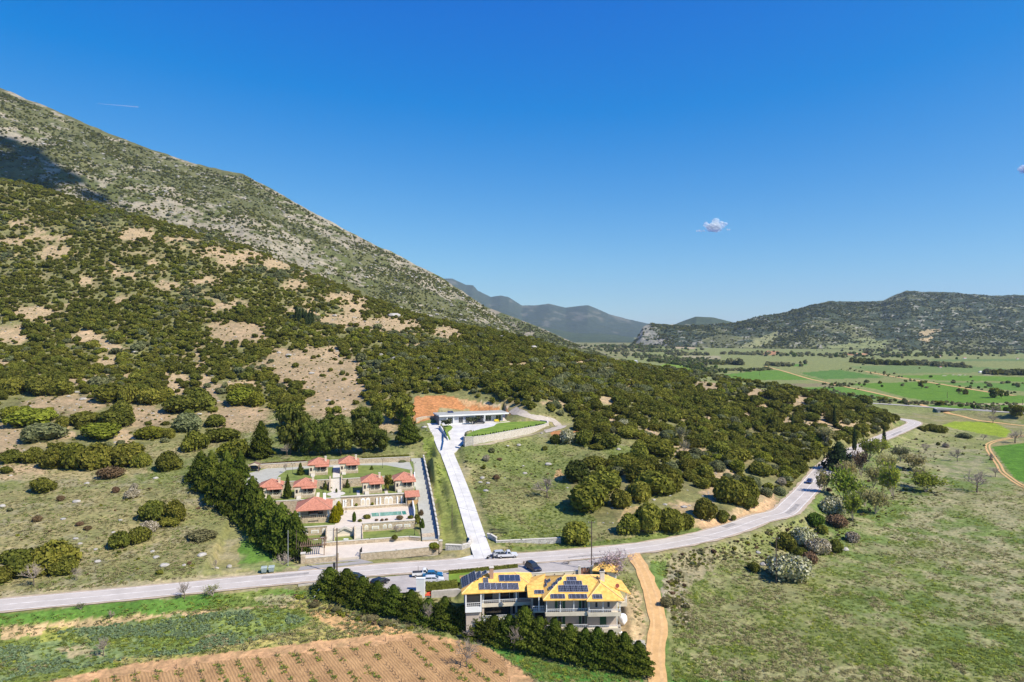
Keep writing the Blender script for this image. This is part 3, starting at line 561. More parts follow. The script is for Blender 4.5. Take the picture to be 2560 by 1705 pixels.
# ------------------------------------------------------------------ roads and tracks
asph = mat('worn_pale_asphalt', (.49, .435, .38), .9, .10, .22, bump=.2, bscale=3); shoulder = mat('gravel_shoulder', (.47, .375, .275), .95, .15, .8)
conc = mat('pale_concrete', (.60, .575, .535), .85, .13, .3); linem = mat('faded_road_paint', (.72, .68, .62), .8, .22, .5); dirtm = mat('ochre_dirt', (.60, .365, .155), .95, .12, .5, bump=.3, bscale=3)
strip('road_shoulder', ROAD, 4.3, shoulder, .0, jag=.35); strip('road', ROAD, 3.45, asph, .03)
for off in (-3.2, 0.0, 3.2):
    d = np.gradient(ROAD[:, :2], axis=0); d /= np.linalg.norm(d, axis=1)[:, None]; ln = ROAD.copy(); ln[:, 0] += d[:, 1]*off; ln[:, 1] -= d[:, 0]*off
    strip('road_marking', ln, .11 if off else .12, linem, .036, across=1)
for i0, n_, off, w_ in ((96, 7, 1.4, .8), (30, 5, -1.6, .7), (118, 4, -1.3, .9), (60, 6, 1.9, .5), (150, 5, 1.5, .7), (84, 3, -2.2, 1.0)):
    sl = slice(i0, i0+n_); d = np.gradient(ROAD[:, :2], axis=0); d /= np.linalg.norm(d, axis=1)[:, None]; ln = ROAD[sl].copy(); ln[:, 0] += d[sl, 1]*off; ln[:, 1] -= d[sl, 0]*off
    strip('road_patch', ln, w_, mat('darker_asphalt_patch', (.33, .30, .27), .9, .2, .8), .034, across=2, jag=.25)
strip('far_road', FAR_ROAD, 3.2, mat('far_road_asphalt', (.42, .39, .35), .9), .04)
strip('dirt_track', DIRT, 1.75, dirtm, .03, jag=.25, across=6)
for off in (-.8, .8):
    d = np.gradient(DIRT[:, :2], axis=0); d /= np.linalg.norm(d, axis=1)[:, None]; ln = DIRT.copy(); ln[:, 0] += d[:, 1]*off; ln[:, 1] -= d[:, 0]*off
    strip('wheel_rut', ln, .27, mat('packed_dirt', (.63, .395, .18), .95, .14, .8), .045, across=2, jag=.09)
strip('driveway', smooth_line(DRIVE, 5), 2.35, conc, .0)
strip('driveway_joint', smooth_line(DRIVE, 5), .035, mat('concrete_joint', (.33, .315, .295), .9), .006, across=1)
for i_, q_ in enumerate(smooth_line(DRIVE, 5)[3:-2:3]):
    strip('driveway_joint', np.array([q_+[-2.2, -.5, -.08], q_+[2.2, .5, .08]]), .03, MATS['concrete_joint'], .008, across=1)
pk = MB(); pk.poly([(x, y, .012) for x, y in PARK]); tag(pk.build('parking_lot', mat('parking_asphalt', (.40, .36, .325), .9, .14, .3)), kind='structure')
dm = MB()
dm.poly([(-8.3, 169.0, .03+.2), (-5.2, 168.4, .23), (1.0, 168.8, .04), (-1.0, 167.2, .036), (-12.0, 164.6, .036), (-13.6, 165.2, .036)]); tag(dm.build('driveway_apron', conc), kind='structure')
for c, pts, hw in (('C6', [(860, 590), (900, 601), (1000, 628), (1180, 678), (1300, 704), (1420, 728), (1550, 757), (1680, 790), (1860, 832)], 2.0), ('C6', [(1440, 620), (1600, 650), (1800, 682), (1960, 708), (2120, 735), (2300, 760)], 2.5),
                   ('C5', [(1400, 240), (1480, 280), (1600, 312), (1750, 350), (1950, 375), (2160, 400)], 1.6), ('C2', [(1360, 350), (1420, 395), (1600, 455), (1800, 490), (1960, 540), (2040, 590), (1900, 640), (1800, 665)], 1.9), ('C2', [(1820, 662), (1700, 690), (1450, 745), (1200, 800), (950, 850), (790, 865)], .55)):
    g = [ground(c, *p) for p in pts]; g = [p for p in g if p]
    strip('dirt_path', smooth_line(g, 4), hw, dirtm if c != 'C2' else (mat('grey_gravel', (.45, .385, .31), .95, .15, .5) if hw > 1 else mat('faint_track_earth', (.33, .28, .19), .95, .2, .5)), .12, zf=gz, jag=.3)
for s in (-.75, .75):
    g = smooth_line([ground('C5', *p) for p in [(2200, 480), (2050, 505), (1920, 530), (1850, 560), (1850, 610), (1890, 670), (1940, 740), (1970, 800), (2060, 870), (2130, 915), (2250, 980)]], 5)
    d = np.gradient(g[:, :2], axis=0); d /= np.linalg.norm(d, axis=1)[:, None]; ln = g.copy(); ln[:, 0] += d[:, 1]*s; ln[:, 1] -= d[:, 0]*s
    strip('wheel_track', ln, .42, dirtm, .10, zf=gz, across=1)
# ------------------------------------------------------------------ foliage building blocks
def leaf_quads(Pt, Nn, size, rng, tilt=.6, elong=1.0):
    """small leaf-spray quads at points Pt, facing roughly along Nn"""
    k = len(Pt); N = Nn + rng.normal(0, tilt, (k, 3)); N /= np.linalg.norm(N, axis=1)[:, None]+1e-9
    a = np.cross(N, rng.normal(0, 1, (k, 3))); a /= np.linalg.norm(a, axis=1)[:, None]+1e-9; b = np.cross(N, a)
    s = (size*rng.uniform(.65, 1.35, k))[:, None]; a = a*s*elong; b = b*s
    V = np.stack([Pt-a, Pt-b*.8+N*s*.15, Pt+a, Pt+b*.8+N*s*.15], 1).reshape(-1, 3)
    return V, np.arange(4*k).reshape(k, 4)
def ico(r=1.0, sub=1):
    import bmesh
    bm = bmesh.new(); bmesh.ops.create_icosphere(bm, subdivisions=sub, radius=r); V = np.array([v.co[:] for v in bm.verts]); Fc = np.array([[v.index for v in f.verts] for f in bm.faces]); bm.free(); return V, Fc
ICV, ICF = ico(1, 1)
def join_np(parts):
    V, Fq, k = [], [], 0
    for v, f in parts:
        f = np.asarray(f)
        if f.shape[1] == 3: f = np.concatenate([f, f[:, 2:3]], 1)
        V.append(v); Fq.append(f+k); k += len(v)
    return np.concatenate(V), np.concatenate(Fq)
def fix_mesh(name, V, Fq, mats, smooth=False):
    """quads whose last two corners coincide become triangles"""
    me = bpy.data.meshes.new(name); tri = Fq[:, 2] == Fq[:, 3]; cnt = np.where(tri, 3, 4)
    me.vertices.add(len(V)); me.vertices.foreach_set('co', np.asarray(V, np.float32).ravel())
    msk = np.ones(Fq.shape, bool); msk[tri, 3] = False; idx = Fq[msk].astype(np.int32)
    me.loops.add(len(idx)); me.loops.foreach_set('vertex_index', idx); me.polygons.add(len(Fq))
    me.polygons.foreach_set('loop_start', (np.cumsum(cnt)-cnt).astype(np.int32)); me.polygons.foreach_set('use_smooth', np.full(len(Fq), smooth)); me.update(calc_edges=True)
    me.materials.append(mats); return me
def bush_np(seed, n=620, lobes=10, flat=1.15, size=.15, core=True, spread=.55, open_=0.0):
    g = np.random.RandomState(seed); L = [(np.array([0, 0, .42*flat]), .62)]
    for i in range(lobes):
        a = g.uniform(0, 2*math.pi); r = g.uniform(.3, 1)*spread; L.append((np.array([r*math.cos(a)*1.05, r*math.sin(a)*1.05, flat*g.uniform(.22, .68-.25*r)]), g.uniform(.3, .46)))
    Cn = np.array([l[0] for l in L]); Rd = np.array([l[1] for l in L]); w = Rd**2; w /= w.sum()
    k = int(n*1.7); ii = g.choice(len(L), k, p=w); d = g.normal(0, 1, (k, 3)); d[:, 2] = np.abs(d[:, 2])*np.where(g.rand(k) < .8, 1, -1); d /= np.linalg.norm(d, axis=1)[:, None]
    Pt = Cn[ii]+d*Rd[ii][:, None]*g.uniform(.86, 1.06+open_, k)[:, None]
    dist = np.linalg.norm(Pt[:, None]-Cn[None], axis=2)/Rd[None]; dist[np.arange(k), ii] = 9
    ok = (dist.min(1) > .82) & (Pt[:, 2] > .0); Pt, d = Pt[ok][:n], d[ok][:n]
    parts = [leaf_quads(Pt, d, size, g)]
    if core:
        for c, r in L: parts.append((ICV*np.array([r*.84, r*.84, r*.8])*g.uniform(.9, 1.05, (len(ICV), 1))+c, ICF))
    V, Fq = join_np(parts); V[:, 2] = np.maximum(V[:, 2], -.06); return V, Fq
def cone_np(seed, n=900, r=.30, size=.05, base=.04, pw=.75, droop=-.35, up=.5, core=True, ragged=.25):
    """conifer of unit height: sprays on whorled branches round a cone"""
    g = np.random.RandomState(seed); t = base+(1-base)*(1-np.sqrt(1-g.rand(n)*.985)); a = g.uniform(0, 2*math.pi, n)
    lob = 1+ragged*(np.sin(a*3+t*23+g.uniform(0, 6))*.5+np.sin(a*7+t*41)*.5); rr = r*(1-t)**pw*lob*g.uniform(.72, 1.08, n)*np.clip((t-base+.02)*9, .45, 1)
    Pt = np.stack([rr*np.cos(a), rr*np.sin(a), t+droop*(rr-r*(1-t)**pw*.7)], 1)
    N = np.stack([np.cos(a), np.sin(a), np.full(n, up)], 1); N /= np.linalg.norm(N, axis=1)[:, None]
    parts = [leaf_quads(Pt, N, size*(1.15-.6*t), g, .55, 1.25)]
    if core:
        zz = np.linspace(base, .94, 8); ang = np.arange(9)*2*math.pi/9; V = []
        for z in zz:
            q = r*.72*(1-z)**pw*g.uniform(.85, 1.1, 9); V.append(np.stack([q*np.cos(ang), q*np.sin(ang), np.full(9, z)], 1))
        V = np.concatenate(V); Fq = [[i*9+j, i*9+(j+1) % 9, (i+1)*9+(j+1) % 9, (i+1)*9+j] for i in range(7) for j in range(9)]; parts.append((V, np.array(Fq)))
    return join_np(parts)
def branch_np(seed, levels=4, kids=(5, 4, 4, 3), up=.5, spread=.8, r0=.022, trunk=.28, first=None, leafn=0, lsize=.03, lspread=.03):
    """bare branching crown of unit height; returns trunk tubes, twig tubes, leaf points"""
    g = np.random.RandomState(seed); TR, TW, LP = MB(), MB(), []
    def grow(p, d, L, r, lev):
        q = p+d*L; (TR if lev == 0 else TW).tube(p, q, r, r*.62, 5 if lev < 2 else 3, cap=False)
        if lev >= levels: LP.append(q); return
        k = kids[lev]
        for i in range(k):
            nd = Vector(g.normal(0, 1, 3)); nd = (d*.55+nd.normalized()*spread+Vector((0, 0, up*.5))).normalized()
            if nd.z < -.1: nd.z = .1
            s = 1.0 if lev == 0 else g.uniform(.45, 1.0)
            grow(p+(q-p)*s, nd, L*g.uniform(.55, .85) if lev else (first or L)*g.uniform(.8, 1.15), r*.58, lev+1)
            if lev >= 2: LP.append(p+(q-p)*s)
    grow(Vector((0, 0, -.02)), Vector((g.uniform(-.08, .08), g.uniform(-.08, .08), 1)).normalized(), trunk, r0, 0)
    allz = [v[2] for v in TW.v]; k = 1/max(allz)
    for M_ in (TR, TW): M_.v = [(x*k, y*k, z*k) for x, y, z in M_.v]
    return TR, TW, np.array(LP)*k
LEAF = {0: leaf_mat('dark_oak_leaves', (0.086, 0.097, 0.017), (0.214, 0.212, 0.039)), 1: leaf_mat('olive_oak_leaves', (0.116, 0.125, 0.020), (0.280, 0.268, 0.046)),
        2: leaf_mat('yellowish_leaves', (0.128, 0.145, 0.017), (0.293, 0.303, 0.041)), 3: leaf_mat('grey_green_leaves', (0.127, 0.140, 0.060), (0.263, 0.272, 0.126)),
        4: leaf_mat('pale_dry_leaves', (.12, .11, .05), (.24, .21, .10), .15), 5: leaf_mat('brown_twiggy_leaves', (.11, .07, .035), (.2, .135, .075), .1),
        6: leaf_mat('very_dark_leaves', (0.037, 0.054, 0.013), (0.101, 0.118, 0.027)), 7: leaf_mat('white_blossom', (.19, .19, .06), (.64, .60, .43), .2, .1), 8: leaf_mat('pinkish_blossom', (.2, .165, .085), (.56, .48, .38), .2, .1),
        9: leaf_mat('pine_needles', (0.067, 0.090, 0.016), (0.187, 0.201, 0.041)), 10: leaf_mat('hedge_conifer_needles', (0.047, 0.071, 0.010), (0.143, 0.167, 0.025)),
        11: leaf_mat('yellow_conifer_needles', (.11, .12, .004), (.28, .25, .008)), 12: leaf_mat('spring_leaves', (0.184, 0.222, 0.024), (0.356, 0.399, 0.062), .4),
        13: leaf_mat('olive_tree_leaves', (.07, .08, .04), (.16, .17, .095)), 14: leaf_mat('fresh_green_leaves', (.06, .10, .012), (.14, .19, .03), .3), 15: leaf_mat('cypress_needles', (0.031, 0.050, 0.018), (0.077, 0.105, 0.038)),
        16: leaf_mat('grass_blades_green', (.14, .19, .04), (.25, .30, .08), .3), 17: leaf_mat('grass_blades_dry', (.27, .245, .10), (.42, .375, .18), .3), 18: leaf_mat('crop_leaves', (.125, .185, .085), (.235, .295, .16), .2),
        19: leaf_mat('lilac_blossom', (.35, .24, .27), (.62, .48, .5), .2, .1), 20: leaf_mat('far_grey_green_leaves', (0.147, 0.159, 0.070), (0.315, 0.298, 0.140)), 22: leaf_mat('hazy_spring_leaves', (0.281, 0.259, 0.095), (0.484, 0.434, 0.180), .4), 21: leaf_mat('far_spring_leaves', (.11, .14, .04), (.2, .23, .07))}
BARK = mat('grey_brown_bark', (.15, .115, .085), .9, .2, 6); TWIG = mat('bare_twigs', (.34, .275, .22), .9, .2, 3); DTWIG = mat('dark_twigs', (.12, .095, .075), .9, .2, 3)
SHAPES = [bush_np(100+i, 1500, 12+i*2, 1.0+.1*i, .095) for i in range(5)]
CHEAP = [bush_np(130+i, 520, 10+i*2, 1.0+.1*i, .15) for i in range(4)]
AIRY = [bush_np(160+i, 1700, 14, 1.15, .075, True, .6, .25) for i in range(3)]
def bushm(shape, tone):
    k = f'shrub_{shape}_{tone}'
    if k not in MATS: MATS[k] = fix_mesh('shrub', *(AIRY[shape % 3] if tone in (4, 5, 7, 8) else SHAPES[shape]), LEAF[tone])
    return MATS[k]
def cheapm(shape, tone): return fix_mesh('shrub', *CHEAP[shape], LEAF[tone])
LOW = [bush_np(300+i, 70, 4, 1.0, .34, True) for i in range(3)]

# ------------------------------------------------------------------ instanced masses
def scatter(name, pts, idx, rot, scl, protos, label=None, kind='stuff'):
    c = bpy.data.collections.new(name+'_kinds')
    for i, me in enumerate(protos): c.objects.link(bpy.data.objects.new('%s_kind_%02d' % (name, i), me))
    me = bpy.data.meshes.new(name); me.vertices.add(len(pts)); me.vertices.foreach_set('co', np.asarray(pts, np.float32).ravel())
    a = me.attributes.new('idx', 'INT', 'POINT'); a.data.foreach_set('value', np.asarray(idx, np.int32))
    a = me.attributes.new('rz', 'FLOAT', 'POINT'); a.data.foreach_set('value', np.asarray(rot, np.float32))
    a = me.attributes.new('scl', 'FLOAT_VECTOR', 'POINT'); a.data.foreach_set('vector', np.asarray(scl, np.float32).ravel()); me.update()
    ng = bpy.data.node_groups.new(name+'_spread', 'GeometryNodeTree')
    ng.interface.new_socket('Geometry', in_out='INPUT', socket_type='NodeSocketGeometry'); ng.interface.new_socket('Geometry', in_out='OUTPUT', socket_type='NodeSocketGeometry')
    N = ng.nodes; gi, go = N.new('NodeGroupInput'), N.new('NodeGroupOutput'); ci = N.new('GeometryNodeCollectionInfo'); ci.inputs[0].default_value = c; ci.inputs[1].default_value = True; ci.inputs[2].default_value = True
    ip = N.new('GeometryNodeInstanceOnPoints'); ip.inputs['Pick Instance'].default_value = True
    def at(nm, dt):
        q = N.new('GeometryNodeInputNamedAttribute'); q.data_type = dt; q.inputs[0].default_value = nm; return [s for s in q.outputs if s.enabled][0]
    cx = N.new('ShaderNodeCombineXYZ'); ng.links.new(at('rz', 'FLOAT'), cx.inputs[2]); L = ng.links
    L.new(gi.outputs[0], ip.inputs['Points']); L.new(ci.outputs[0], ip.inputs['Instance']); L.new(at('idx', 'INT'), ip.inputs['Instance Index'])
    L.new(cx.outputs[0], ip.inputs['Rotation']); L.new(at('scl', 'FLOAT_VECTOR'), ip.inputs['Scale']); L.new(ip.outputs[0], go.inputs[0])
    o = link(name, me); md = o.modifiers.new('spread', 'NODES'); md.node_group = ng; tag(o, label, kind=kind); return o

# ------------------------------------------------------------------ shrubs one can tell apart, where the photo shows them: crop, base x, base y, width, height (crop px), tone
B = []
def bl(c, L, reg): B.extend([(c, *q, reg) for q in L])
bl('D3', [(335,1530,230,150,0)], 'round dark shrub standing alone at the left end of the left meadow')
bl('D3', [(1515,1325,240,200,0)], 'round dark shrub at the top corner of the left meadow, beside the conifer row')
bl('D3', [(60,1250,200,140,0),(30,1345,100,70,0),(270,1250,200,170,1),(440,1300,260,220,1),(620,1310,300,270,1),(830,1310,300,260,1),(950,1250,200,200,1),(1130,1280,330,220,1),(1270,1290,160,190,1)], 'along the top edge of the left meadow')
bl('D3', [(330,1065,390,200,3)], 'broad grey-green shrub in the second row above the left meadow')
bl('D3', [(840,1040,410,180,2)], 'broad yellow-green shrub in the second row above the left meadow')
bl('D3', [(200,910,420,200,2)], 'wide yellowish shrub by the left edge, above the broad grey-green one')
bl('D3', [(60,870,200,150,2),(550,930,130,170,1),(740,900,250,150,0),(1000,920,330,200,0),(1080,820,200,150,0),(1330,1030,310,150,2),(1540,1020,120,200,1),(1680,960,270,200,3),(1620,800,330,180,0),(1800,770,280,230,0)], 'between scree patches on the lower left slope')
bl('D3', [(1955,910,200,130,0)], 'small round shrub on the edge of the scree right of the stony path')
bl('D3', [(2200,720,330,190,2),(2330,730,200,160,2),(950,690,330,200,1),(1150,710,200,180,1),(1330,720,220,170,1),(1480,690,200,150,1),(80,620,250,180,1),(300,630,280,200,0),(500,630,250,160,1)], 'above the scree band, lower left slope')
bl('D3', [(1750,1140,260,200,1),(2000,1060,300,150,0),(2100,1200,320,190,2),(2330,1180,160,150,1)], 'in the clump behind the conifer row')
bl('C7', [(1060,440,190,160,0),(1200,450,180,170,1)], 'in the big clump mid left meadow')
bl('C7', [(820,630,150,120,0),(960,600,150,120,0),(1180,475,150,70,1)], 'below the big clump mid left meadow')
bl('C7', [(1035,520,120,85,8)], 'small shrub in pale blossom below the big clump of the left meadow')
bl('C7', [(330,800,310,230,1),(420,820,200,150,0),(90,830,260,190,0),(250,830,180,120,1),(30,740,150,110,0),(0,870,160,120,0)], 'in the left-edge clump above the road')
bl('C7', [(1400,575,190,80,4)], 'pale dry spreading bush on the left meadow near the conifer row'); bl('C7', [(760,135,150,90,5)], 'brown twiggy bush at the top of the left meadow'); bl('C7', [(915,275,90,70,8)], 'small greyish bush in blossom at the top of the left meadow'); bl('C7', [(940,210,50,60,8)], 'smallest pale blossoming bush near the brown twiggy one')
bl('D6', [(330,190,110,110,6)], 'dark shrub touching the round white-blossomed one below the white house wall'); bl('D6', [(440,188,150,120,7)], 'round white-blossomed shrub below the end of the white house wall')
bl('D6', [(600,205,160,150,0),(790,225,270,160,0),(720,242,140,60,1)], 'right of the round white-blossomed shrub'); bl('D6', [(230,247,60,45,0)], 'tiny dark shrub at the top of the middle meadow')
bl('D6', [(520,540,270,215,6)], 'darkest round shrub at the edge of the middle meadow'); bl('D6', [(690,425,230,130,0)], 'dark shrub leaning behind the darkest round one')
bl('D6', [(650,830,400,280,1),(800,640,380,220,1),(930,780,200,180,1),(1120,730,230,260,1),(1130,560,330,220,1),(1250,690,400,250,1),(1400,640,300,250,1),(1320,320,330,180,1),(1180,205,200,100,1),(1000,135,250,120,1),(1690,222,200,130,0)], 'in the thicket beside the middle meadow')
bl('D6', [(1330,165,110,100,3)], 'grey-green bush in the gap at the top of the thicket')
bl('D6', [(1010,1035,220,230,1),(1200,1040,300,270,1),(1400,1015,280,230,1),(1540,985,160,190,1)], 'in the long roadside clump opposite the dirt track'); bl('D6', [(520,1118,270,205,1)], 'big round shrub at the end of the grey stone wall by the road')
bl('D6', [(1720,900,230,210,1)], 'shrub on the bare bank inside the road bend'); bl('D6', [(1880,912,130,160,0)], 'upright dark shrub at the foot of the bare bank'); bl('D6', [(1970,892,60,70,0)], 'smallest shrub at the foot of the bare bank')
bl('D6', [(1960,765,280,240,1),(2100,805,150,150,0),(2130,695,200,180,1),(1700,600,180,120,1),(1650,425,200,120,1),(1850,300,260,170,1),(2030,365,260,150,1),(2230,485,250,150,1)], 'on the slope above the road bend')
bl('D7', [(700,1440,280,230,1),(780,1370,250,230,1),(830,1440,110,110,0),(1210,1130,110,110,0),(1330,1015,140,110,1),(1600,670,200,120,0),(1420,590,190,130,0),(1390,640,140,90,0),(1740,640,170,100,0),(1830,590,130,110,0),(1950,590,190,90,0),(2050,670,210,120,0),(2120,660,130,80,0),(1580,545,130,90,1),(1700,540,160,90,0),(1860,500,150,110,0),(860,500,130,110,0),(1030,540,170,110,0),(1130,490,170,110,0),(1000,440,170,100,1),(1300,520,50,40,0),(1030,700,150,150,0),(880,640,180,110,0)], 'on the spur end by the far bend')
bl('C8', [(1310,610,110,85,0)], 'small round shrub left of the utility pole on the right meadow'); bl('C8', [(1450,562,100,80,0)], 'small dark shrub just left of the big blossoming bush'); bl('C8', [(1575,435,180,170,0)], 'large dark shrub on the road bank behind the utility pole')
bl('C8', [(1690,505,130,110,0)], 'dark shrub between the big blossoming bush and the road bank'); bl('C8', [(2000,445,130,150,0)], 'dark shrub at the right end of the bank shrubs'); bl('C8', [(1830,235,140,130,14)], 'fresh green shrub at the roadside bend'); bl('C8', [(1880,290,90,80,1)], 'olive shrub below the fresh green one at the roadside bend')
bl('C8', [(1780,540,150,100,5)], 'brown twiggy shrub right of the big blossoming bush'); bl('C8', [(1640,705,320,225,7)], 'biggest white-blossomed bush, beside the utility pole on the right meadow'); bl('C8', [(1740,400,190,150,7)], 'white-blossomed bush on the bank behind the biggest one'); bl('C8', [(1870,470,180,140,8)], 'pinkish white bush on the bank below the road bend')
bl('C8', [(2140,360,110,90,8)], 'small pinkish bush farthest out on the right meadow'); bl('C8', [(1970,130,190,150,7)], 'white-blossomed bush beside the road at the bend'); bl('C8', [(2020,240,180,110,5)], 'brown shrub between road bend and meadow'); bl('C8', [(560,905,90,140,4),(640,900,80,110,4)], 'greyish weedy bush right of the dirt track')
bl('D5', [(1320,910,100,75,7)], 'white-blossomed bush in the dark thicket behind the white house'); bl('D7', [(1310,925,110,40,7)], 'white-blossomed bush above the road near the dark cedar'); bl('C5', [(60,930,90,70,8)], 'pale blossoming bush above the road near the blue car')
bl('C5', [(1290,450,80,50,0),(1370,450,100,70,0),(1450,465,110,80,0)], 'outside the far road bend'); bl('C5', [(1660,510,120,60,3)], 'grey-green shrub between the lime field and the far road bend'); bl('C5', [(1490,590,60,40,8)], 'tiny pale bush on the upper right meadow'); bl('C5', [(1420,570,40,35,0)], 'tiny dark bush on the upper right meadow')
bl('C2', [(1120,1340,90,70,5),(1060,970,90,70,3),(985,1090,100,90,8),(945,1195,80,50,0),(1170,1075,70,40,5)], 'low scrubby bush on the middle meadow'); bl('C7', [(250,440,65,45,5),(550,468,50,32,5),(610,498,50,32,5),(420,292,45,70,5),(810,235,50,45,5),(1115,815,60,30,1)], 'small leafless bush on the left meadow')
bl('C4', [(340,730,100,60,4),(560,770,90,50,4),(930,870,120,60,4),(1060,920,100,60,4)], 'grey weedy bush below the front conifers')
TONE = {0: 'dark green', 1: 'olive-green', 2: 'yellowish green', 3: 'grey-green', 4: 'pale dry', 5: 'brown leafless', 6: 'very dark', 7: 'white-blossomed', 8: 'pale blossoming', 14: 'fresh green'}
XB = []
for (c, x, y, w, h, tone, reg) in B:
    g = ground(c, x, y)
    if g is None: continue
    s = CR[c][2]; r = w/s*g.y/F/2; hh = h/s*g.y/F
    z_h = max(.5*r, min(1.5*r, (hh-.30*r*2*.5)*1.0))
    XB.append([g.x, g.y+r*.6, r*1.17, z_h*1.15, tone, reg, w/s])
XB_A = np.array([[b[0], b[1], b[2]] for b in XB])
# hillside fill
def blocked(x, y, pad=0.0):
    m = seg_dist(x, y, ROAD)[0] < 6+pad
    m |= seg_dist(x, y, DRIVE)[0] < 4.5+pad; m |= seg_dist(x, y, DIRT)[0] < 3+pad
    a, b = cinv(x, y); m |= (a > -30-pad) & (a < 31+pad) & (b > -6) & (b < 72+pad)
    return m
cand = []
for D0, D1, cell in ((225, 460, 2.9), (460, 900, 3.3)):
    gx, gy = np.meshgrid(np.arange(-700, 420, cell), np.arange(D0, D1, cell)); gx = gx.ravel(); gy = gy.ravel()
    gx = gx+rs.uniform(-.5, .5, gx.shape)*cell; gy = gy+rs.uniform(-.5, .5, gy.shape)*cell; k = np.abs(gx/gy) < .83; gx, gy = gx[k], gy[k]
    z = gz(gx, gy); u, v = proj(gx, gy, z)
    ok = inpoly(u, v, polyuv('V', VEG)); dens = sstep(.25, .45, fbm(gx/20, gy/20, 3, 201))*.35+.65
    wob1, wob2 = (fbm(gx/4, gy/4, 3, 221)-.5)*60, (fbm(gx/4, gy/4, 3, 222)-.5)*26
    for (bu, bv, ba, bb) in BARE_UV: dens = np.where(((u-bu+wob1)/ba)**2+((v-bv+wob2)/bb)**2 < 1.05, dens*.08, dens)
    dens = np.where((u < 620) & (v > 985), dens*.06, dens); dens = np.where((u > 1500) & (gy < 520), dens*(.35+.65*sstep(.36, .52, fbm(gx/9, gy/9, 3, 231))), dens); dens = np.where((u < 1100) & (v < 900), dens*(.5+.5*sstep(.34, .5, fbm(gx/11, gy/11, 3, 232))), dens)
    dens = np.where(inpoly(u, v, polyuv('D4', [(850, 260), (1200, 330), (1500, 480), (1700, 560), (1650, 900), (0, 900), (0, 480), (300, 400), (700, 620)])), dens*.12, dens)
    dens = np.where(inpoly(u, v, polyuv('C2', [(-80, 140), (600, 130), (1100, 230), (1500, 300), (1700, 440), (2250, 560), (2240, 800), (-60, 900)])), 0, dens)
    dens = np.where(inpoly(u, v, polyuv('D6', [(1450, 780), (1620, 740), (1640, 1000), (1500, 1010)])), 0, dens)
    ok &= rs.rand(len(gx)) < dens; cand.append(np.stack([gx, gy, z, u, v], 1)[ok])
cand = np.concatenate(cand); cand = cand[~blocked(cand[:, 0], cand[:, 1])]
rr = np.exp(rs.normal(.60, .34, len(cand))); rr = np.where((cand[:, 3] > 1240) & (cand[:, 1] < 430), rr*1.12, rr); rr = np.clip(rr, .8, 4.2)*np.where(cand[:, 1] > 460, .92, 1)
keep = np.ones(len(cand), bool)
for bx, by, br in XB_A: keep &= np.hypot(cand[:, 0]-bx, cand[:, 1]-by) > br*.75+rr*.5
cand, rr = cand[keep], rr[keep]
tn = fbm(cand[:, 0]/28, cand[:, 1]/28, 2, 211)+rs.normal(0, .1, len(cand)); tone = np.where(tn < .46, 0, np.where(tn < .64, 1, np.where(tn < .68, 2, 3))); tone = np.where(rs.rand(len(cand)) < .22, 0, tone)
PAT = polyuv('V', VEG)
app = rr/cand[:, 1]; order = np.argsort(-app); NIND = max(0, 285-len(XB))
def region(u, v):
    for pl, r in (((0, 0, 700, 760), 'on the upper slope of the left hill'), ((0, 760, 640, 1010), 'on the middle slope of the left hill'), ((640, 0, 1010, 1010), 'on the slope above the red-roofed cottages'), ((1010, 0, 1400, 1010), 'in the dense scrub above the white flat-roofed house'),
                  ((1400, 0, 1750, 1110), 'in the thicket between the white house and the road bend'), ((1750, 0, 2300, 1130), 'on the spur inside the far road bend')):
        if pl[0] <= u < pl[2] and pl[1] <= v < pl[3]: return r
    return 'on the slope above the curving road'
SIZE = lambda r: 'large' if r > 3.1 else ('small' if r < 1.9 else 'rounded')
def put_bush(x, y, r, h, tone_, label, group=None):
    nm = {7: 'blossoming_shrub', 8: 'blossoming_shrub', 5: 'bare_shrub'}.get(tone_, 'shrub'); o = link(nm, bushm(random.randrange(5), tone_), None, (x, y, float(gz(x, y))-.08*h), random.uniform(0, 6.28))
    o.scale = (r*random.uniform(.93, 1.07), r*random.uniform(.93, 1.07), h/1.15); tag(o, label, 'shrub', group); return o
from collections import Counter
regn = Counter(b[5] for b in XB); seen = Counter()
NUM = ['', 'second', 'third', 'fourth', 'fifth', 'sixth', 'seventh', 'eighth', 'ninth', 'tenth', 'eleventh', 'twelfth', 'thirteenth', 'fourteenth', 'fifteenth']
POS = ['leftmost']+[n_+' from left' for n_ in NUM[1:]]
byreg = {}
for b in XB: byreg.setdefault(b[5], []).append(b)
for reg, L in byreg.items():
    L.sort(key=lambda b: b[0]/b[1])
    for i, b in enumerate(L):
        if len(L) == 1: lb, gp = reg, None
        else:
            t = TONE[b[4]]; words = reg if any(w in reg for w in (' bush ', ' shrub ')) else f'{SIZE(b[2])} {t} shrub {reg}'
            ps = POS[i] if i < 10 else (POS[len(L)-1-i].replace('left', 'right') if len(L)-1-i < 10 else 'middle one')
            if len(L) == 2: ps = ('left one', 'right one')[i]
            lb, gp = f'{words}, {ps}', 'shrubs '+reg if 'shrub' not in reg and 'bush' not in reg else 'low bushes on the meadow'
        put_bush(b[0], b[1], b[2], b[3], b[4], lb, gp)
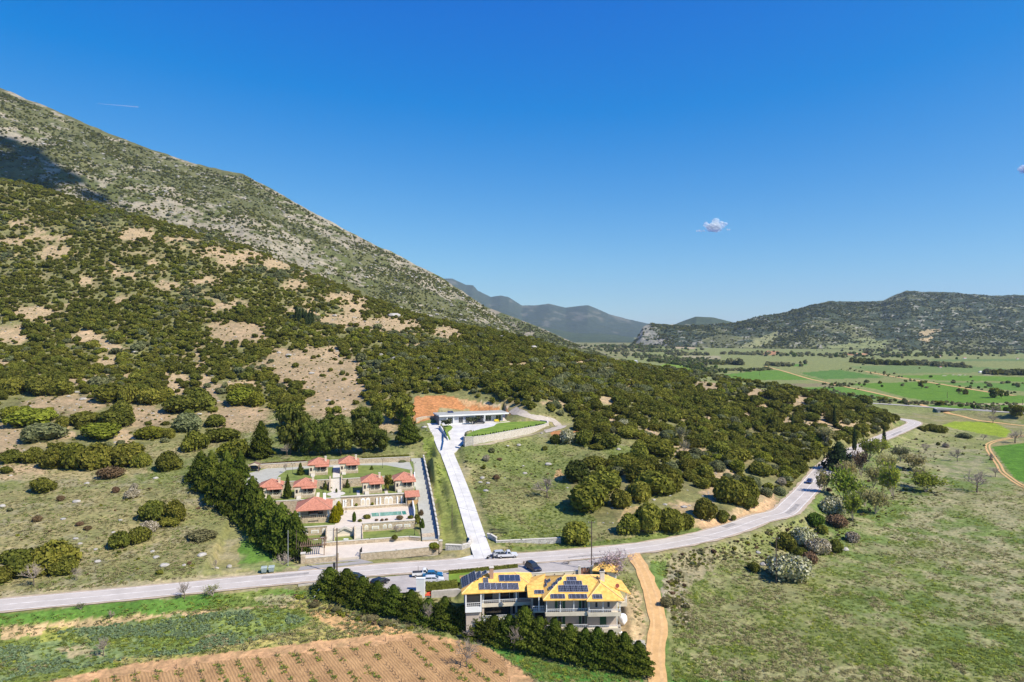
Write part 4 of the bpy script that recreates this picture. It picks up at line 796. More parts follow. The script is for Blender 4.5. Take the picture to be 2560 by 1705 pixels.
LMK = [('the round bare tree', 1260, 1115), ('the darkest round shrub', 1325, 1080), ('the two-toned clump beside the road', 1505, 1200), ('the bare bank by the road', 1640, 1200), ('the dark blue car', 1860, 1105), ('the big dark cedar', 1935, 1050), ('the slender cypress', 1965, 1000), ('the thinnest cypress', 1820, 965), ('the far road bend', 2070, 975),
       ('the white-blossomed thicket bush', 1325, 985), ('the gravel track', 1290, 960), ('the flat-roofed house', 1080, 945), ('the red earth cut', 1000, 915), ('the pine grove', 720, 960), ('the big scree patch', 720, 850), ('the cypress clump', 698, 725), ('the long bare spur patch', 1660, 870), ('the stony bank above the road', 1570, 1110), ('the grey tree in the thicket', 1580, 1010), ('the spur crest', 1500, 850), ('the bare crest patch', 1850, 910), ('the upper left edge', 60, 700), ('the left scree band', 150, 940), ('the stony path', 460, 860)]
names = []
for i in order[:NIND]:
    x, y, z, u, v = cand[i]; t = int(tone[i]); vx, vy = u*CR['V'][2], v*CR['V'][2]; n_, lx, ly = min(LMK, key=lambda q: (q[1]-vx)**2+(q[2]-vy)**2*2.2); dx, dy = vx-lx, (vy-ly)*1.5
    rel = ('right of' if dx > 0 else 'left of') if abs(dx) > abs(dy) else ('below' if dy > 0 else 'above'); names.append((f'{SIZE(rr[i])} {TONE[t]} shrub {rel} {n_}', vx, i))
grp = {}
for q in names: grp.setdefault(q[0], []).append(q)
for nm_, L in grp.items():
    L.sort(key=lambda q: q[1])
    for j, (_, vx, i) in enumerate(L):
        x, y, z, u, v = cand[i]; ps = '' if len(L) == 1 else ', '+(('left one', 'right one')[j] if len(L) == 2 else (POS[j] if j <= len(L)//2 or len(L)-1-j > 9 else POS[len(L)-1-j].replace('left', 'right')))
        put_bush(x, y, rr[i], rr[i]*random.uniform(1.0, 1.3), int(tone[i]), nm_+ps, 'shrubs '+region(u, v))
rest = order[NIND:]; q = cand[rest]; r_ = rr[rest]; k = len(rest)
PB = [cheapm(s, t) for t in range(4) for s in range(4)]
scatter('hillside_shrubs', np.stack([q[:, 0], q[:, 1], q[:, 2]-.1], 1), tone[rest]*4+rs.randint(0, 4, k), rs.uniform(0, 6.28, k), np.stack([r_, r_*rs.uniform(.85, 1.15, k), r_*rs.uniform(.8, 1.05, k)], 1), PB, 'dense evergreen scrub covering the hillside')
# undergrowth: small bushes between
gx = rs.uniform(-620, 400, 26000); gy = rs.uniform(225, 760, 26000); z = gz(gx, gy); u, v = proj(gx, gy, z); ok = inpoly(u, v, PAT) & (np.abs(gx/gy) < .83) & ~blocked(gx, gy) & (rs.rand(26000) < .8)
ok &= ~inpoly(u, v, polyuv('C2', [(-40, 140), (600, 130), (1100, 230), (1500, 300), (1700, 440), (2250, 560), (2240, 800), (-60, 900)]))
gx, gy, z = gx[ok], gy[ok], z[ok]; k = len(gx); r_ = rs.uniform(.3, .8, k)
LOWM = [fix_mesh('low_scrub', *LOW[i % 3], LEAF[t]) for i, t in enumerate((0, 1, 2, 3, 4, 5))]
scatter('low_scrub', np.stack([gx, gy, z-.05], 1), rs.choice(6, k, p=[.3, .26, .08, .14, .14, .08]), rs.uniform(0, 6.28, k), np.stack([r_, r_, r_*rs.uniform(.6, 1, k)], 1), LOWM, 'small low scrub scattered between the hillside shrubs')
bx_, by_ = [], []
for c_, pl, n_ in (('C8', [(560, 440), (1300, 300), (1750, 100), (2080, 300), (2000, 470), (1300, 500), (700, 580)], 420), ('C5', [(400, 1000), (700, 620), (1000, 500), (1400, 620), (1450, 1000), (900, 1230), (600, 1300)], 500), ('C5', [(1000, 480), (1300, 380), (1700, 480), (2000, 700), (1500, 700)], 120), ('C8', [(520, 560), (700, 560), (740, 1100), (600, 1050)], 120), ('C4', [(60, 560), (300, 640), (700, 780), (1400, 960), (1100, 930), (500, 800)], 160), ('C7', [(0, 200), (1300, 160), (1600, 500), (1700, 760), (0, 900)], 120), ('C2', [(600, 950), (1300, 800), (2000, 900), (2000, 1500), (800, 1500)], 90)):
    P_ = polyuv(c_, pl); k = 0
    for _ in range(n_*6):
        uu_, vv_ = random.uniform(P_[:, 0].min(), P_[:, 0].max()), random.uniform(P_[:, 1].min(), P_[:, 1].max())
        if inpoly(np.array([uu_]), np.array([vv_]), P_)[0]:
            g_ = ground('S', uu_, vv_)
            if g_ is not None: bx_.append(g_.x); by_.append(g_.y); k += 1
        if k >= n_: break
bx_, by_ = np.array(bx_), np.array(by_); ok = ~blocked(bx_, by_); bx_, by_ = bx_[ok], by_[ok]; k = len(bx_); r_ = np.exp(rs.normal(-1.15, .4, k))
scatter('bank_scrub', np.stack([bx_, by_, gz(bx_, by_)-.03], 1), rs.choice(6, k, p=[.05, .13, .16, .22, .32, .12]), rs.uniform(0, 6.28, k), np.stack([r_*1.2, r_, r_*rs.uniform(.6, 1.1, k)], 1), LOWM, 'low weeds and scrub on the banks and meadows')
# mountain and far hills: scrub
def far_scrub(name, X, Y, Z, k, colr, rmin, rmax, toneset, label, lim=.8, skip=()):
    w = (X.shape[0]-45)*X.shape[1]; i = rs.randint(0, X.shape[0]-46, k); j = rs.randint(0, X.shape[1]-1, k); f, g = rs.rand(k), rs.rand(k)
    def it(A): return (A[i, j]*(1-f)+A[i+1, j]*f)*(1-g)+(A[i, j+1]*(1-f)+A[i+1, j+1]*f)*g
    x, y, z = it(X), it(Y), it(Z); ok = (rs.rand(k) < sstep(.35, .6, fbm(x/60, y/60+z/40, 3, 311))*.8+.2) & (np.abs(x/y) < lim)
    pu_, pv_ = proj(x, y, z)
    for pl in skip: ok &= ~(inpoly(pu_+rs.normal(0, 6, k), pv_+rs.normal(0, 3, k), polyuv('C6', pl)) & (rs.rand(k) < .85))
    x, y, z = x[ok], y[ok], z[ok]; n_ = len(x); r = rs.uniform(rmin, rmax, n_)*np.exp(rs.normal(0, .25, n_))
    ms = [fix_mesh('far_scrub', *LOW[q % 3], LEAF[t]) for q, t in enumerate(toneset)]
    scatter(name, np.stack([x, y, z-.15*r], 1), rs.randint(0, len(toneset), n_), rs.uniform(0, 6.28, n_), np.stack([r, r, r*rs.uniform(.7, 1.05, n_)], 1), ms, label)
far_scrub('mountain_scrub', MX, MY, MZ, 50000, None, 1.3, 3.0, (0, 1, 0, 3), 'dark scrub dotted over the rocky mountainside')
far_scrub('shoulder_scrub', SX_, SY_, SZ_, 6000, None, 1.5, 3.4, (0, 0, 3), 'dark scrub on the mountain shoulder')
far_scrub('right_hill_woods', RX, RY, RZ, 34000, None, 2.4, 5.0, (0, 6, 0, 1), 'dark woodland covering the hills across the valley', skip=[[(1745, 405), (1790, 380), (1870, 378), (1840, 400), (1780, 412)], [(1725, 440), (1790, 420), (1825, 424), (1800, 448)], [(1335, 432), (1480, 428), (1490, 446), (1340, 446)], [(810, 430), (930, 385), (940, 420), (880, 470), (700, 490)], [(1190, 470), (1560, 440), (1590, 470), (1500, 500), (1200, 508)], [(70, 470), (95, 410), (150, 345), (200, 350), (250, 400), (300, 472)], [(330, 440), (660, 400), (930, 390), (700, 480), (350, 480)]])

# ------------------------------------------------------------------ rocks
def rock_np(seed, sub=2):
    g = np.random.RandomState(seed); V, Fc = ico(1, sub); d = V/np.linalg.norm(V, axis=1)[:, None]
    n_ = sum(np.clip(.55-np.abs(d@v-.5), 0, 1)[:, None]*v*.5 for v in g.normal(0, .6, (5, 3))); V = d*(1+.35*(vn(d[:, 0]*2+seed, d[:, 1]*2+d[:, 2]*1.7, seed)-.5)[:, None])+n_*.4
    V[:, 2] *= .6; return V, np.concatenate([Fc, Fc[:, 2:3]], 1)
ROCKM = mat('pale_limestone', (.40, .37, .325), .95, .25, 1.2, bump=.5, bscale=4)
RKS = [fix_mesh('boulder', *rock_np(400+i), ROCKM) for i in range(4)]; RSM = [fix_mesh('stone', *rock_np(420+i, 1), ROCKM) for i in range(4)]
RL = {'D3': [(1340,345,60),(1730,415,55),(1515,505,80),(1945,440,50),(705,595,50),(630,630,35),(2010,675,30),(1835,795,40),(1225,1020,50),(1240,225,60),(765,660,55),(1660,1250,50),(1430,1385,45)], 'D2': [(1415,705,110),(870,700,45),(720,965,60),(360,1040,40),(450,1065,60),(660,1230,50),(1740,1185,60),(1840,1205,80),(1430,1095,70),(1300,1055,40),(815,1480,40),(280,390,35),(1250,650,40),(1640,1135,40),(2280,845,70),(980,960,50)],
      'D5': [(205,85,45),(320,185,90),(490,180,60),(100,180,60),(60,35,50),(1110,565,80),(1275,1120,45),(412,1340,40),(240,390,50)], 'C7': [(540,297,50),(445,420,35),(1510,328,45),(675,634,30),(1105,689,45),(1425,674,60),(15,329,45),(800,514,30),(535,557,35),(690,720,40),(565,594,30),(1300,745,30),(1160,748,60),(1620,755,40),(1530,768,35)], 'C8': [(1330,445,45),(1370,545,55),(715,874,25),(1015,1405,20),(2060,420,60)],
      'C2': [(930,1320,70),(1010,1390,60),(900,1380,60),(980,1500,80),(1440,860,70),(1530,1255,55),(1500,1150,40),(1280,870,50),(1850,1130,90),(120,610,80)]}
RREG = {'D3': 'on the lower left slope', 'D2': 'on the slope above the cottages', 'D5': 'in the scrub right of the white house', 'C7': 'lying in the grass of the left meadow', 'C8': 'on the bank of the right meadow', 'C2': 'beside the concrete driveway on the middle meadow'}
for c, L in RL.items():
    L = sorted(L, key=lambda q: q[0]); big = max(L, key=lambda q: q[2])
    for i, (x, y, w) in enumerate(L):
        g = ground(c, x, y); 
        if g is None: continue
        r = w/CR[c][2]*g.y/F/2; o = link('boulder', RKS[i % 4], None, (g.x, g.y, g.z+.15*r), random.uniform(0, 6.28)); o.scale = (r*1.05, r*.9, r*random.uniform(.7, 1.0))
        ps = 'largest' if (x, y, w) == big else (POS[i] if i < 10 else POS[len(L)-1-i].replace('left', 'right'))
        tag(o, f'pale limestone boulder {RREG[c]}, {ps}', 'boulder', 'boulders '+RREG[c])
k = 34000; gx = rs.uniform(-560, 380, k); gy = 160+rs.rand(k)**1.4*560; z = gz(gx, gy); u, v = proj(gx, gy, z); ok = (np.abs(gx/gy) < .83) & ~blocked(gx, gy, 1) & (inpoly(u, v, PAT) | (rs.rand(k) < .10)) & (z > .8)
bare = np.zeros(k, bool)
for (bu, bv, ba, bb) in BARE_UV: bare |= ((u-bu)/ba)**2+((v-bv)/bb)**2 < 1.2
ok &= bare | (rs.rand(k) < .22); gx, gy, z = gx[ok], gy[ok], z[ok]; k = len(gx); r_ = np.clip(np.exp(rs.normal(-1.35, .55, k)), .1, 1.3)
scatter('scattered_stones', np.stack([gx, gy, z+.02], 1), rs.randint(0, 4, k), rs.uniform(0, 6.28, k), np.stack([r_, r_*.85, r_*.8], 1), RSM, 'pale stones littering the slopes')
k = 2200; i = rs.randint(0, MX.shape[0]-46, k); j = rs.randint(0, MX.shape[1]-1, k); r_ = np.clip(np.exp(rs.normal(.8, .5, k)), .6, 6)
scatter('mountain_rocks', np.stack([MX[i, j], MY[i, j], MZ[i, j]], 1), rs.randint(0, 4, k), rs.uniform(0, 6.28, k), np.stack([r_, r_*.8, r_*.7], 1), RSM, 'grey limestone outcrops on the mountainside')

# ------------------------------------------------------------------ grass, crops, vineyard
def cushion_np(seed):
    g = np.random.RandomState(seed); k = 16; P_ = np.stack([g.normal(0, .55, k), g.normal(0, .55, k), g.uniform(.15, .8, k)], 1); return leaf_quads(P_, np.tile([.25, -.25, 1.], (k, 1)), .26, g, .38, 1.9)
TU = [cushion_np(500+i) for i in range(3)]; TUM = [fix_mesh('grass_tuft', *TU[i % 3], LEAF[t]) for i, t in enumerate((16, 16, 17, 17, 4, 12))]
k = 150000; th = rs.uniform(-.7, .7, k); rad = np.exp(rs.uniform(math.log(108), math.log(330), k)); gx, gy = rad*np.sin(th), rad*np.cos(th); z = gz(gx, gy); u, v = proj(gx, gy, z)
ok = ~blocked(gx, gy) & ~inpoly(u, v, PAT) & ~inpoly(gx, gy, PARK) & ~inpoly(u, v, polyuv('V', VINE)) & ~((gx > -13) & (gx < 25) & (gy > 126) & (gy < 152)) & ~inpoly(gx, gy, COURT_H)
ok &= ~inpoly(u, v, polyuv('C2', [(-40, 140), (600, 130), (1100, 230), (1500, 300), (1700, 440), (2250, 560), (1900, 720), (700, 900), (400, 560), (-60, 600)]))
ok &= rs.rand(k) < .25+.75*sstep(.35, .65, fbm(gx/5, gy/5, 3, 401)); gx, gy, z = gx[ok], gy[ok], z[ok]; k = len(gx)
ii = np.clip(np.searchsorted(LR, np.log(np.hypot(gx, gy)))-1, 0, len(RR)-1); jj = np.clip(((np.arctan2(gx, gy)-TH[0])/(TH[1]-TH[0])).astype(int), 0, len(TH)-1); cg = C[ii, jj]; isg = cg[:, 1] > cg[:, 0]*1.02
ix = np.where(isg, rs.choice([0, 1, 5, 0], k), rs.choice([2, 3, 4, 1], k)); r_ = rs.uniform(.16, .42, k)
scatter('meadow_grass', np.stack([gx, gy, z], 1), ix, rs.uniform(0, 6.28, k), np.stack([r_, r_, r_*rs.uniform(.5, .9, k)], 1), TUM, 'tufts of wild grass on the meadows and verges')
CROP = polyuv('V', [(0, 1490), (150, 1450), (330, 1428), (520, 1408), (640, 1402), (700, 1425), (640, 1462), (450, 1500), (280, 1520), (130, 1545), (0, 1568), (-200, 1600), (-200, 1510)])
k = 26000; gx = rs.uniform(-115, -25, k); gy = rs.uniform(112, 152, k); z = gz(gx, gy); u, v = proj(gx, gy, z); ok = inpoly(u, v, CROP) & (rs.rand(k) < .03+.85*sstep(.42, .6, fbm(gx/7, gy/4, 4, 411))); gx, gy, z = gx[ok], gy[ok], z[ok]; k = len(gx); r_ = rs.uniform(.2, .42, k)
LOWC = [fix_mesh('crop_plant', *bush_np(330+i, 30, 2, .8, .5, False), LEAF[18]) for i in range(3)]
scatter('green_crop', np.stack([gx, gy, z], 1), rs.randint(0, 3, k), rs.uniform(0, 6.28, k), np.stack([r_, r_, r_*.8], 1), LOWC, 'blue-green leafy crop below the road')
# vineyard: soil sheet with plough lines, vine stocks in rows
r0, r1 = ground('C4', 690, 1095), ground('C4', 1000, 1470); vd = Vector((r1.x-r0.x, r1.y-r0.y, 0)).normalized(); vp = Vector((-vd.y, vd.x, 0)); va = math.atan2(vd.y, vd.x)
vm, vnt, vo = _new('ploughed_soil'); vb_ = vnt.nodes.new('ShaderNodeBsdfPrincipled'); oc = _objc(vnt); mp = vnt.nodes.new('ShaderNodeMapping'); mp.inputs['Rotation'].default_value = (0, 0, -va); vnt.links.new(oc, mp.inputs[0])
wv = vnt.nodes.new('ShaderNodeTexWave'); wv.bands_direction = 'Y'; wv.inputs['Scale'].default_value = .62; wv.inputs['Distortion'].default_value = 3.2; wv.inputs['Detail'].default_value = 3; wv.inputs['Detail Scale'].default_value = 2; vnt.links.new(mp.outputs[0], wv.inputs[0])
vc = _mix(vnt, _ramp(vnt, _noise(vnt, .35, 5, .7, oc), (.29, .165, .068), (.43, .255, .11)), _ramp(vnt, wv.outputs['Fac'], (.89, .87, .85), (1.07, 1.07, 1.07), .1, .9), 1.0, 'MULTIPLY'); vnt.links.new(vc, vb_.inputs['Base Color']); vb_.inputs['Roughness'].default_value = 1
vbp = vnt.nodes.new('ShaderNodeBump'); vbp.inputs['Strength'].default_value = .6; vbp.inputs['Distance'].default_value = .12; vnt.links.new(wv.outputs['Fac'], vbp.inputs['Height']); vnt.links.new(vbp.outputs[0], vb_.inputs['Normal']); vnt.links.new(vb_.outputs[0], vo.inputs[0])
VPW = [ground('V', *p) for p in [(170, 1566), (300, 1546), (500, 1522), (700, 1498), (860, 1476), (980, 1464), (1060, 1478), (1130, 1500), (1180, 1530)]]; VPW = [(p.x, p.y) for p in VPW]+[(-2, 100), (-85, 96)]
xs = np.arange(-92, 2, .6); ys = np.arange(94, 136, .6); sx, sy = np.meshgrid(xs, ys); ins = inpoly(sx+(fbm(sx/2, sy/2, 3, 421)-.5)*3, sy+(fbm(sx/2, sy/2, 3, 422)-.5)*3, VPW); idm = np.arange(sx.size).reshape(sx.shape); fq = grid_faces(*sx.shape); fq = fq[ins.ravel()[fq].all(1)]
tag(link('vineyard_soil', np_mesh('vineyard_soil', np.stack([sx.ravel(), sy.ravel(), gz(sx, sy).ravel()+.05], 1), fq, vm)), kind='structure')
vs = MB(); vs.tube((0, 0, -.05), (.04, .02, .45), .06, .045, 5); 
for a in (0.3, 2.6, 4.2): vs.tube((.04, .02, .42), (.04+.22*math.cos(a), .02+.12*math.sin(a), .72), .035, .02, 4); vs.tube((.04+.22*math.cos(a), .02+.12*math.sin(a), .7), (.05+.3*math.cos(a+.4), .02+.2*math.sin(a+.4), 1.0), .016, .008, 3)
vsm = vs.mesh('vine_stock', mat('vine_bark', (.10, .07, .05), .9)); weeds = []
cnt = 0; base = r0+vd*0
for ri in range(-17, 12):
    for t in np.arange(-14, 46, 1.15):
        p = base+vp*(ri*3.05)+vd*float(t)
        if not inpoly(np.array([p.x]), np.array([p.y]), VPW)[0] or p.y < 104: continue
        if abs(p.x/p.y) > .78: continue
        u_, v_ = proj(p.x, p.y, float(gz(p.x, p.y)))
        if random.random() < .75: weeds.append((p.x+random.gauss(0, .15), p.y+random.gauss(0, .15)))
        if v_ < 1715 and random.random() < .9 and cnt < 290:
            o = link('vine_stock', vsm, None, (p.x, p.y, float(gz(p.x, p.y))+.04), random.uniform(0, 6.28)); s = random.uniform(.75, 1.15); o.scale = (s, s, s*random.uniform(.8, 1.1)); cnt += 1
            tag(o, 'pruned leafless vine stock in the vineyard rows at the bottom edge', 'vine', 'vine stocks in the ploughed vineyard')
wa = np.array([(x+random.gauss(0, .3), y+random.gauss(0, .3)) for x, y in weeds for _ in range(5) if vn(np.array([x/4]), np.array([y/4]), 77)[0] > .33]); k = len(wa); r_ = rs.uniform(.14, .32, k)
scatter('vine_row_weeds', np.stack([wa[:, 0], wa[:, 1], gz(wa[:, 0], wa[:, 1])+.04], 1), rs.choice([0, 1, 5], k), rs.uniform(0, 6.28, k), np.stack([r_, r_, r_*1.1], 1), TUM, 'green weeds growing along the vine rows')
# ------------------------------------------------------------------ building materials
cream = mat('cream_render', (.66, .57, .43), .9, .08, .6); stone = stone_mat('honey_stone', (.42, .33, .22), (.60, .49, .34), (.50, .43, .33), 2.6); gstone = stone_mat('grey_stone', (.36, .34, .31), (.60, .57, .53), (.55, .52, .48), 2.4)
coping = mat('pale_coping_stone', (.60, .55, .47), .9, .1, 1.5); redtile = mat('red_roof_tiles', (.43, .165, .10), .85, .17, 2.2, c2=(.51, .215, .14), bump=.4, bscale=6); ridge_t = mat('ridge_tiles', (.50, .25, .17), .85, .1, 3)
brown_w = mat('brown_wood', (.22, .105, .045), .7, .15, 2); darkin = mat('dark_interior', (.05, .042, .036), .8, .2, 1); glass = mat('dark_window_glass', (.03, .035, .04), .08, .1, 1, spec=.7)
white_p = mat('white_paint', (.76, .75, .73), .6, .05, 1); white_w = mat('white_render', (.78, .77, .74), .8, .05, .5); black_m = mat('black_metal', (.03, .03, .032), .5, .1, 3); lawnm = mat('mown_lawn', (.135, .19, .035), .95, .16, .45, c2=(.185, .215, .05), bump=.5, bscale=12)
lawn2 = mat('bright_lawn', (.12, .22, .018), .95, .14, .3, c2=(.19, .26, .03), bump=.5, bscale=12); paving = mat('beige_paving', (.62, .535, .435), .9, .07, .6); gpave = mat('grey_green_paving', (.40, .39, .33), .9, .08, .5); woodm = mat('weathered_timber', (.22, .14, .09), .85, .15, 2)
lampg = mat('lantern_glass', (.55, .53, .45), .3, .1, 2); grey_p = mat('grey_paint', (.42, .43, .44), .6, .06, .8); shaded_white = mat('shaded_white_render', (.47, .47, .50), .8, .05, .5); roofg = mat('grey_gravel_roof', (.37, .37, .33), .95, .08, .8)
beige_v = mat('beige_plaster', (.50, .415, .34), .9, .07, .5); yel = mat('yellow_ochre_tiles', (.74, .42, .085), .75, .15, 1.3, c2=(.82, .49, .13), bump=.35, bscale=7); yelr = mat('yellow_ridge_tiles', (.82, .53, .22), .75, .06, 3); green_s = mat('green_shutter_paint', (.02, .075, .035), .6, .1, 2)
panelm = mat('solar_cell_glass', (.028, .030, .042), .35, .15, 1.0, spec=.35); panel2 = mat('collector_glass', (.035, .05, .09), .25, .1, 1.0, spec=.5); alu = mat('aluminium', (.55, .56, .58), .4, .05, 3, metal=.6); brick_c = mat('brick_chimney', (.45, .27, .18), .9, .15, 5)
tyre_m = mat('tyre_rubber', (.02, .02, .021), .9); rim_m = mat('wheel_rim', (.45, .46, .47), .35, .05, 3, metal=.7); headl = mat('headlamp_glass', (.7, .72, .75), .15, .03, 3, spec=.7); tail_m = mat('tail_lamp_red', (.4, .02, .02), .3); plast = mat('dark_plastic', (.04, .04, .042), .7)

def frame(name, o, rz, label, cat, group=None): return thing(name, o, label, cat, group, rz)
def part(name, mb, m, p, **k): return mb.build(name, m, p, **k)
def wall_run(mb, pts, t, z0, z1):
    for i in range(len(pts)-1):
        a, b = Vector((pts[i][0], pts[i][1], 0)), Vector((pts[i+1][0], pts[i+1][1], 0)); d = (b-a).normalized(); n_ = Vector((-d.y, d.x, 0))*t/2; e = d*(t/2-.003) if len(pts) > 2 and i < len(pts)-2 else d*0
        zz = lambda q, f: (f(q) if callable(f) else f)
        q = [a-n_, b+e-n_, b+e+n_, a+n_]; mb.hexa([(w.x, w.y, zz(w, z0)) for w in q], [(w.x, w.y, zz(w, z1)) for w in q])
def fill(name, poly, z0, z1, m, kind='structure'):
    mb = MB(); mb.prism([tuple(p)[:2] for p in poly], z0, z1); return tag(mb.build(name, m), kind=kind)
def wall_thing(name, pts, t, z0, z1, m, label, cap=coping, cat='wall', group=None, ct=.12):
    c = Vector((pts[0][0], pts[0][1], 0)); T_ = thing(name, c, label, cat, group)
    loc = [(p[0]-c.x, p[1]-c.y) for p in pts]
    sh = lambda f, dz: (lambda q: f(Vector((q.x+c.x, q.y+c.y, 0)))+dz) if callable(f) else f+dz
    mb = MB(); wall_run(mb, loc, t, sh(z0, 0), sh(z1, 0)); part('stonework', mb, m, T_)
    if cap: cb = MB(); wall_run(cb, loc, t+.12, sh(z1, 0), sh(z1, ct)); part('coping', cb, cap, T_)
    return T_
def hip_roof(mb, x0, x1, y0, y1, z, zr, ridge=None, t=.16):
    """hipped roof; ridge runs along the longer side"""
    w, d = x1-x0, y1-y0; 
    if w >= d: i = min(d/2, w/2-.15) if ridge is None else (w-ridge)/2; a, b = Vector((x0+i, (y0+y1)/2, zr)), Vector((x1-i, (y0+y1)/2, zr))
    else: i = min(w/2, d/2-.15) if ridge is None else (d-ridge)/2; a, b = Vector(((x0+x1)/2, y0+i, zr)), Vector(((x0+x1)/2, y1-i, zr))
    c = [Vector((x0, y0, z)), Vector((x1, y0, z)), Vector((x1, y1, z)), Vector((x0, y1, z))]; dn = Vector((0, 0, -t))
    vs = c+[a, b]+[q+dn for q in c]
    fs = ([(0, 1, 5, 4), (1, 2, 5), (2, 3, 4, 5), (3, 0, 4)] if w >= d else [(0, 1, 4), (1, 2, 5, 4), (2, 3, 5), (3, 0, 4, 5)])+[(0, 6, 7, 1), (1, 7, 8, 2), (2, 8, 9, 3), (3, 9, 6, 0), (9, 8, 7, 6)]
    mb.add(vs, fs); hips = [(c[0], a), (c[1], b if w >= d else a), (c[2], b), (c[3], a if w >= d else b), (a, b)]; return hips
def ridges(hips, m, p, r=.09):
    mb = MB()
    for a, b in hips: mb.tube(a, b, r, r, 5)
    return part('ridge_cap', mb, m, p)

# ------------------------------------------------------------------ compound: terraces, walls, pool, paths (frame tilted 14 degrees to the camera)
def cpoly(pts): return [cw(*p) for p in pts]
zc_line = lambda q: 0.145*cinv(q.x, q.y)[1]
fill('court_paving', cpoly([(-7.6, -2), (0, -2), (5.4, -2), (24.6, -1.2), (25.6, 5.5), (20.6, 6.9), (18, 8.2), (-3.8, 8.2), (-8, 9)]), -1.5, .62, paving)
fill('entrance_apron', cpoly([(-8.6, -6.6), (8.4, -5.2), (5.4, -2.2), (-7.8, -2.2)]), -.9, .075, mat('dark_apron_asphalt', (.32, .30, .285), .9, .1, .4))
fill('lower_lawn', cpoly([(-10, 8.6), (18.2, 8.6), (21.2, 7.3), (21.0, 12), (20.4, 16.3), (-12, 16.3)]), -1.5, 1.3, lawnm)
fill('pool_deck', cpoly([(-13, 16.6), (-2.6, 16.6), (-2.6, 13.6), (6.4, 13.6), (6.4, 16.6), (20.6, 16.6), (21.8, 33), (-13, 33)]), -1, 3.55, paving)
fill('pavilion_lawn', cpoly([(-12.8, 17), (-.6, 17), (-.6, 19.5), (-9.6, 20.2), (-10.6, 32), (-12.8, 32)]), 3, 3.60, lawnm)
fill('middle_lawn', cpoly([(-25.5, 32.9), (.9, 32.9), (.9, 33.9), (19.2, 33.9), (22.6, 34), (23.6, 47.6), (1.5, 46.4), (-3.2, 46.4), (-25, 47.0)]), 2, 6.9, lawnm)
fill('upper_terrace', cpoly([(-29, 46.9), (-2.3, 46.9), (-2.3, 49.3), (1.1, 49.3), (1.1, 46.9), (23.6, 47.9), (25.3, 67), (-29, 67)]), 4, lambda x, y: 9.35+.035*max(0, cinv(x, y)[1]-47), lawnm)
def ut(x, y): return 9.35+.035*max(0, cinv(x, y)[1]-47)
def patch(name, pts, z, m, t=.03):
    mb = MB(); mb.prism([tuple(p)[:2] for p in pts], (lambda x, y: (z(x, y) if callable(z) else z)-.02), (lambda x, y: (z(x, y) if callable(z) else z)+t)); return tag(mb.build(name, m), kind='structure')
def C1a(x, y, z): p = on_z('C1', x, y, z); return p
patch('upper_drive', [C1a(x, y, 9.7) for x, y in [(60, 490), (110, 375), (300, 330), (560, 318), (900, 290), (1300, 262), (1600, 248), (1900, 258), (1935, 330), (1900, 330), (1640, 290), (1330, 292), (1000, 312), (700, 330), (520, 345), (430, 400), (410, 440)]], ut, gpave)
ln = CDRIVE.copy(); dr = strip('side_drive', smooth_line(ln, 6), (2.0, 2.05), gpave, .02)
mb = MB(); 
for i in range(len(smooth_line(ln, 2))-1):
    L2 = smooth_line(ln, 2); p, q = L2[i], L2[i+1]; d = Vector((q[0]-p[0], q[1]-p[1], 0)).normalized(); n_ = Vector((d.y, -d.x, 0))
    mb.hexa([(*(Vector(p[:2]).to_3d()-n_*2.0)[:2], p[2]-2.5), (*(Vector(p[:2]).to_3d()+n_*2.05)[:2], p[2]-2.5), (*(Vector(q[:2]).to_3d()+n_*2.05)[:2], q[2]-2.5), (*(Vector(q[:2]).to_3d()-n_*2.0)[:2], q[2]-2.5)],
            [(*(Vector(p[:2]).to_3d()-n_*2.0)[:2], p[2]), (*(Vector(p[:2]).to_3d()+n_*2.05)[:2], p[2]), (*(Vector(q[:2]).to_3d()+n_*2.05)[:2], q[2]), (*(Vector(q[:2]).to_3d()-n_*2.0)[:2], q[2])])
tag(mb.build('side_drive_base', stone), kind='structure')
W_ = lambda pts: [cw(*p) for p in pts]
wall_thing('front_wall', W_([(-7.2, -2.5), (-.2, -2.2)]), .45, -.5, 1.35, stone, 'honey stone front wall left of the compound gate opening, by the road')
wall_thing('front_wall', W_([(5.6, -2.1), (14, -1.9), (24.6, -1.0)]), .45, -.5, 1.45, stone, 'long honey stone front wall right of the compound gate opening')
wall_thing('garden_wall', W_([(-3.8, 8.4), (8, 8.5), (18.2, 8.4), (21, 7.0)]), .4, .2, 1.5, stone, 'low stone kerb wall between forecourt and lower lawn')
wall_thing('back_wall', W_([(-28.6, 66.4), (-10, 67.6)]), .4, 8.5, 11.4, stone, 'stone wall along the top of the compound, left part by the shelter')
wall_thing('back_wall', W_([(-2.8, 67.6), (24.3, 67.4)]), .4, 8.5, 11.6, stone, 'stone wall along the top of the compound, right part behind the hedge')
wall_thing('terrace_wall', W_([(-25.4, 46.8), (-2.6, 46.6)]), .4, 6, 9.45, stone, 'stone terrace wall left of the garden steps')
wall_thing('terrace_wall', W_([(1.4, 46.6), (23.6, 47.7)]), .4, 6, 9.45, stone, 'stone terrace wall right of the garden steps')
wall_thing('terrace_wall', W_([(-25.5, 32.7), (-10.5, 32.6)]), .4, 2.5, 7.0, stone, 'stone terrace wall under the two left cottages')
wall_thing('terrace_wall', W_([(-10.4, 32.6), (-.6, 32.6)]), .4, 3, 7.0, stone, 'stone terrace wall behind the large open pavilion')
wall_thing('deck_wall', W_([(1.2, 31.6), (12, 31.9), (18.6, 32.2), (20.8, 31.2)]), .35, 3.4, 4.25, stone, 'low stone wall along the back of the pool deck')
fill('arcade_terrace', cpoly([(1.2, 31.9), (18.6, 32.4), (19.2, 33.5), (1.1, 33.2)]), 3.3, 4.2, paving)
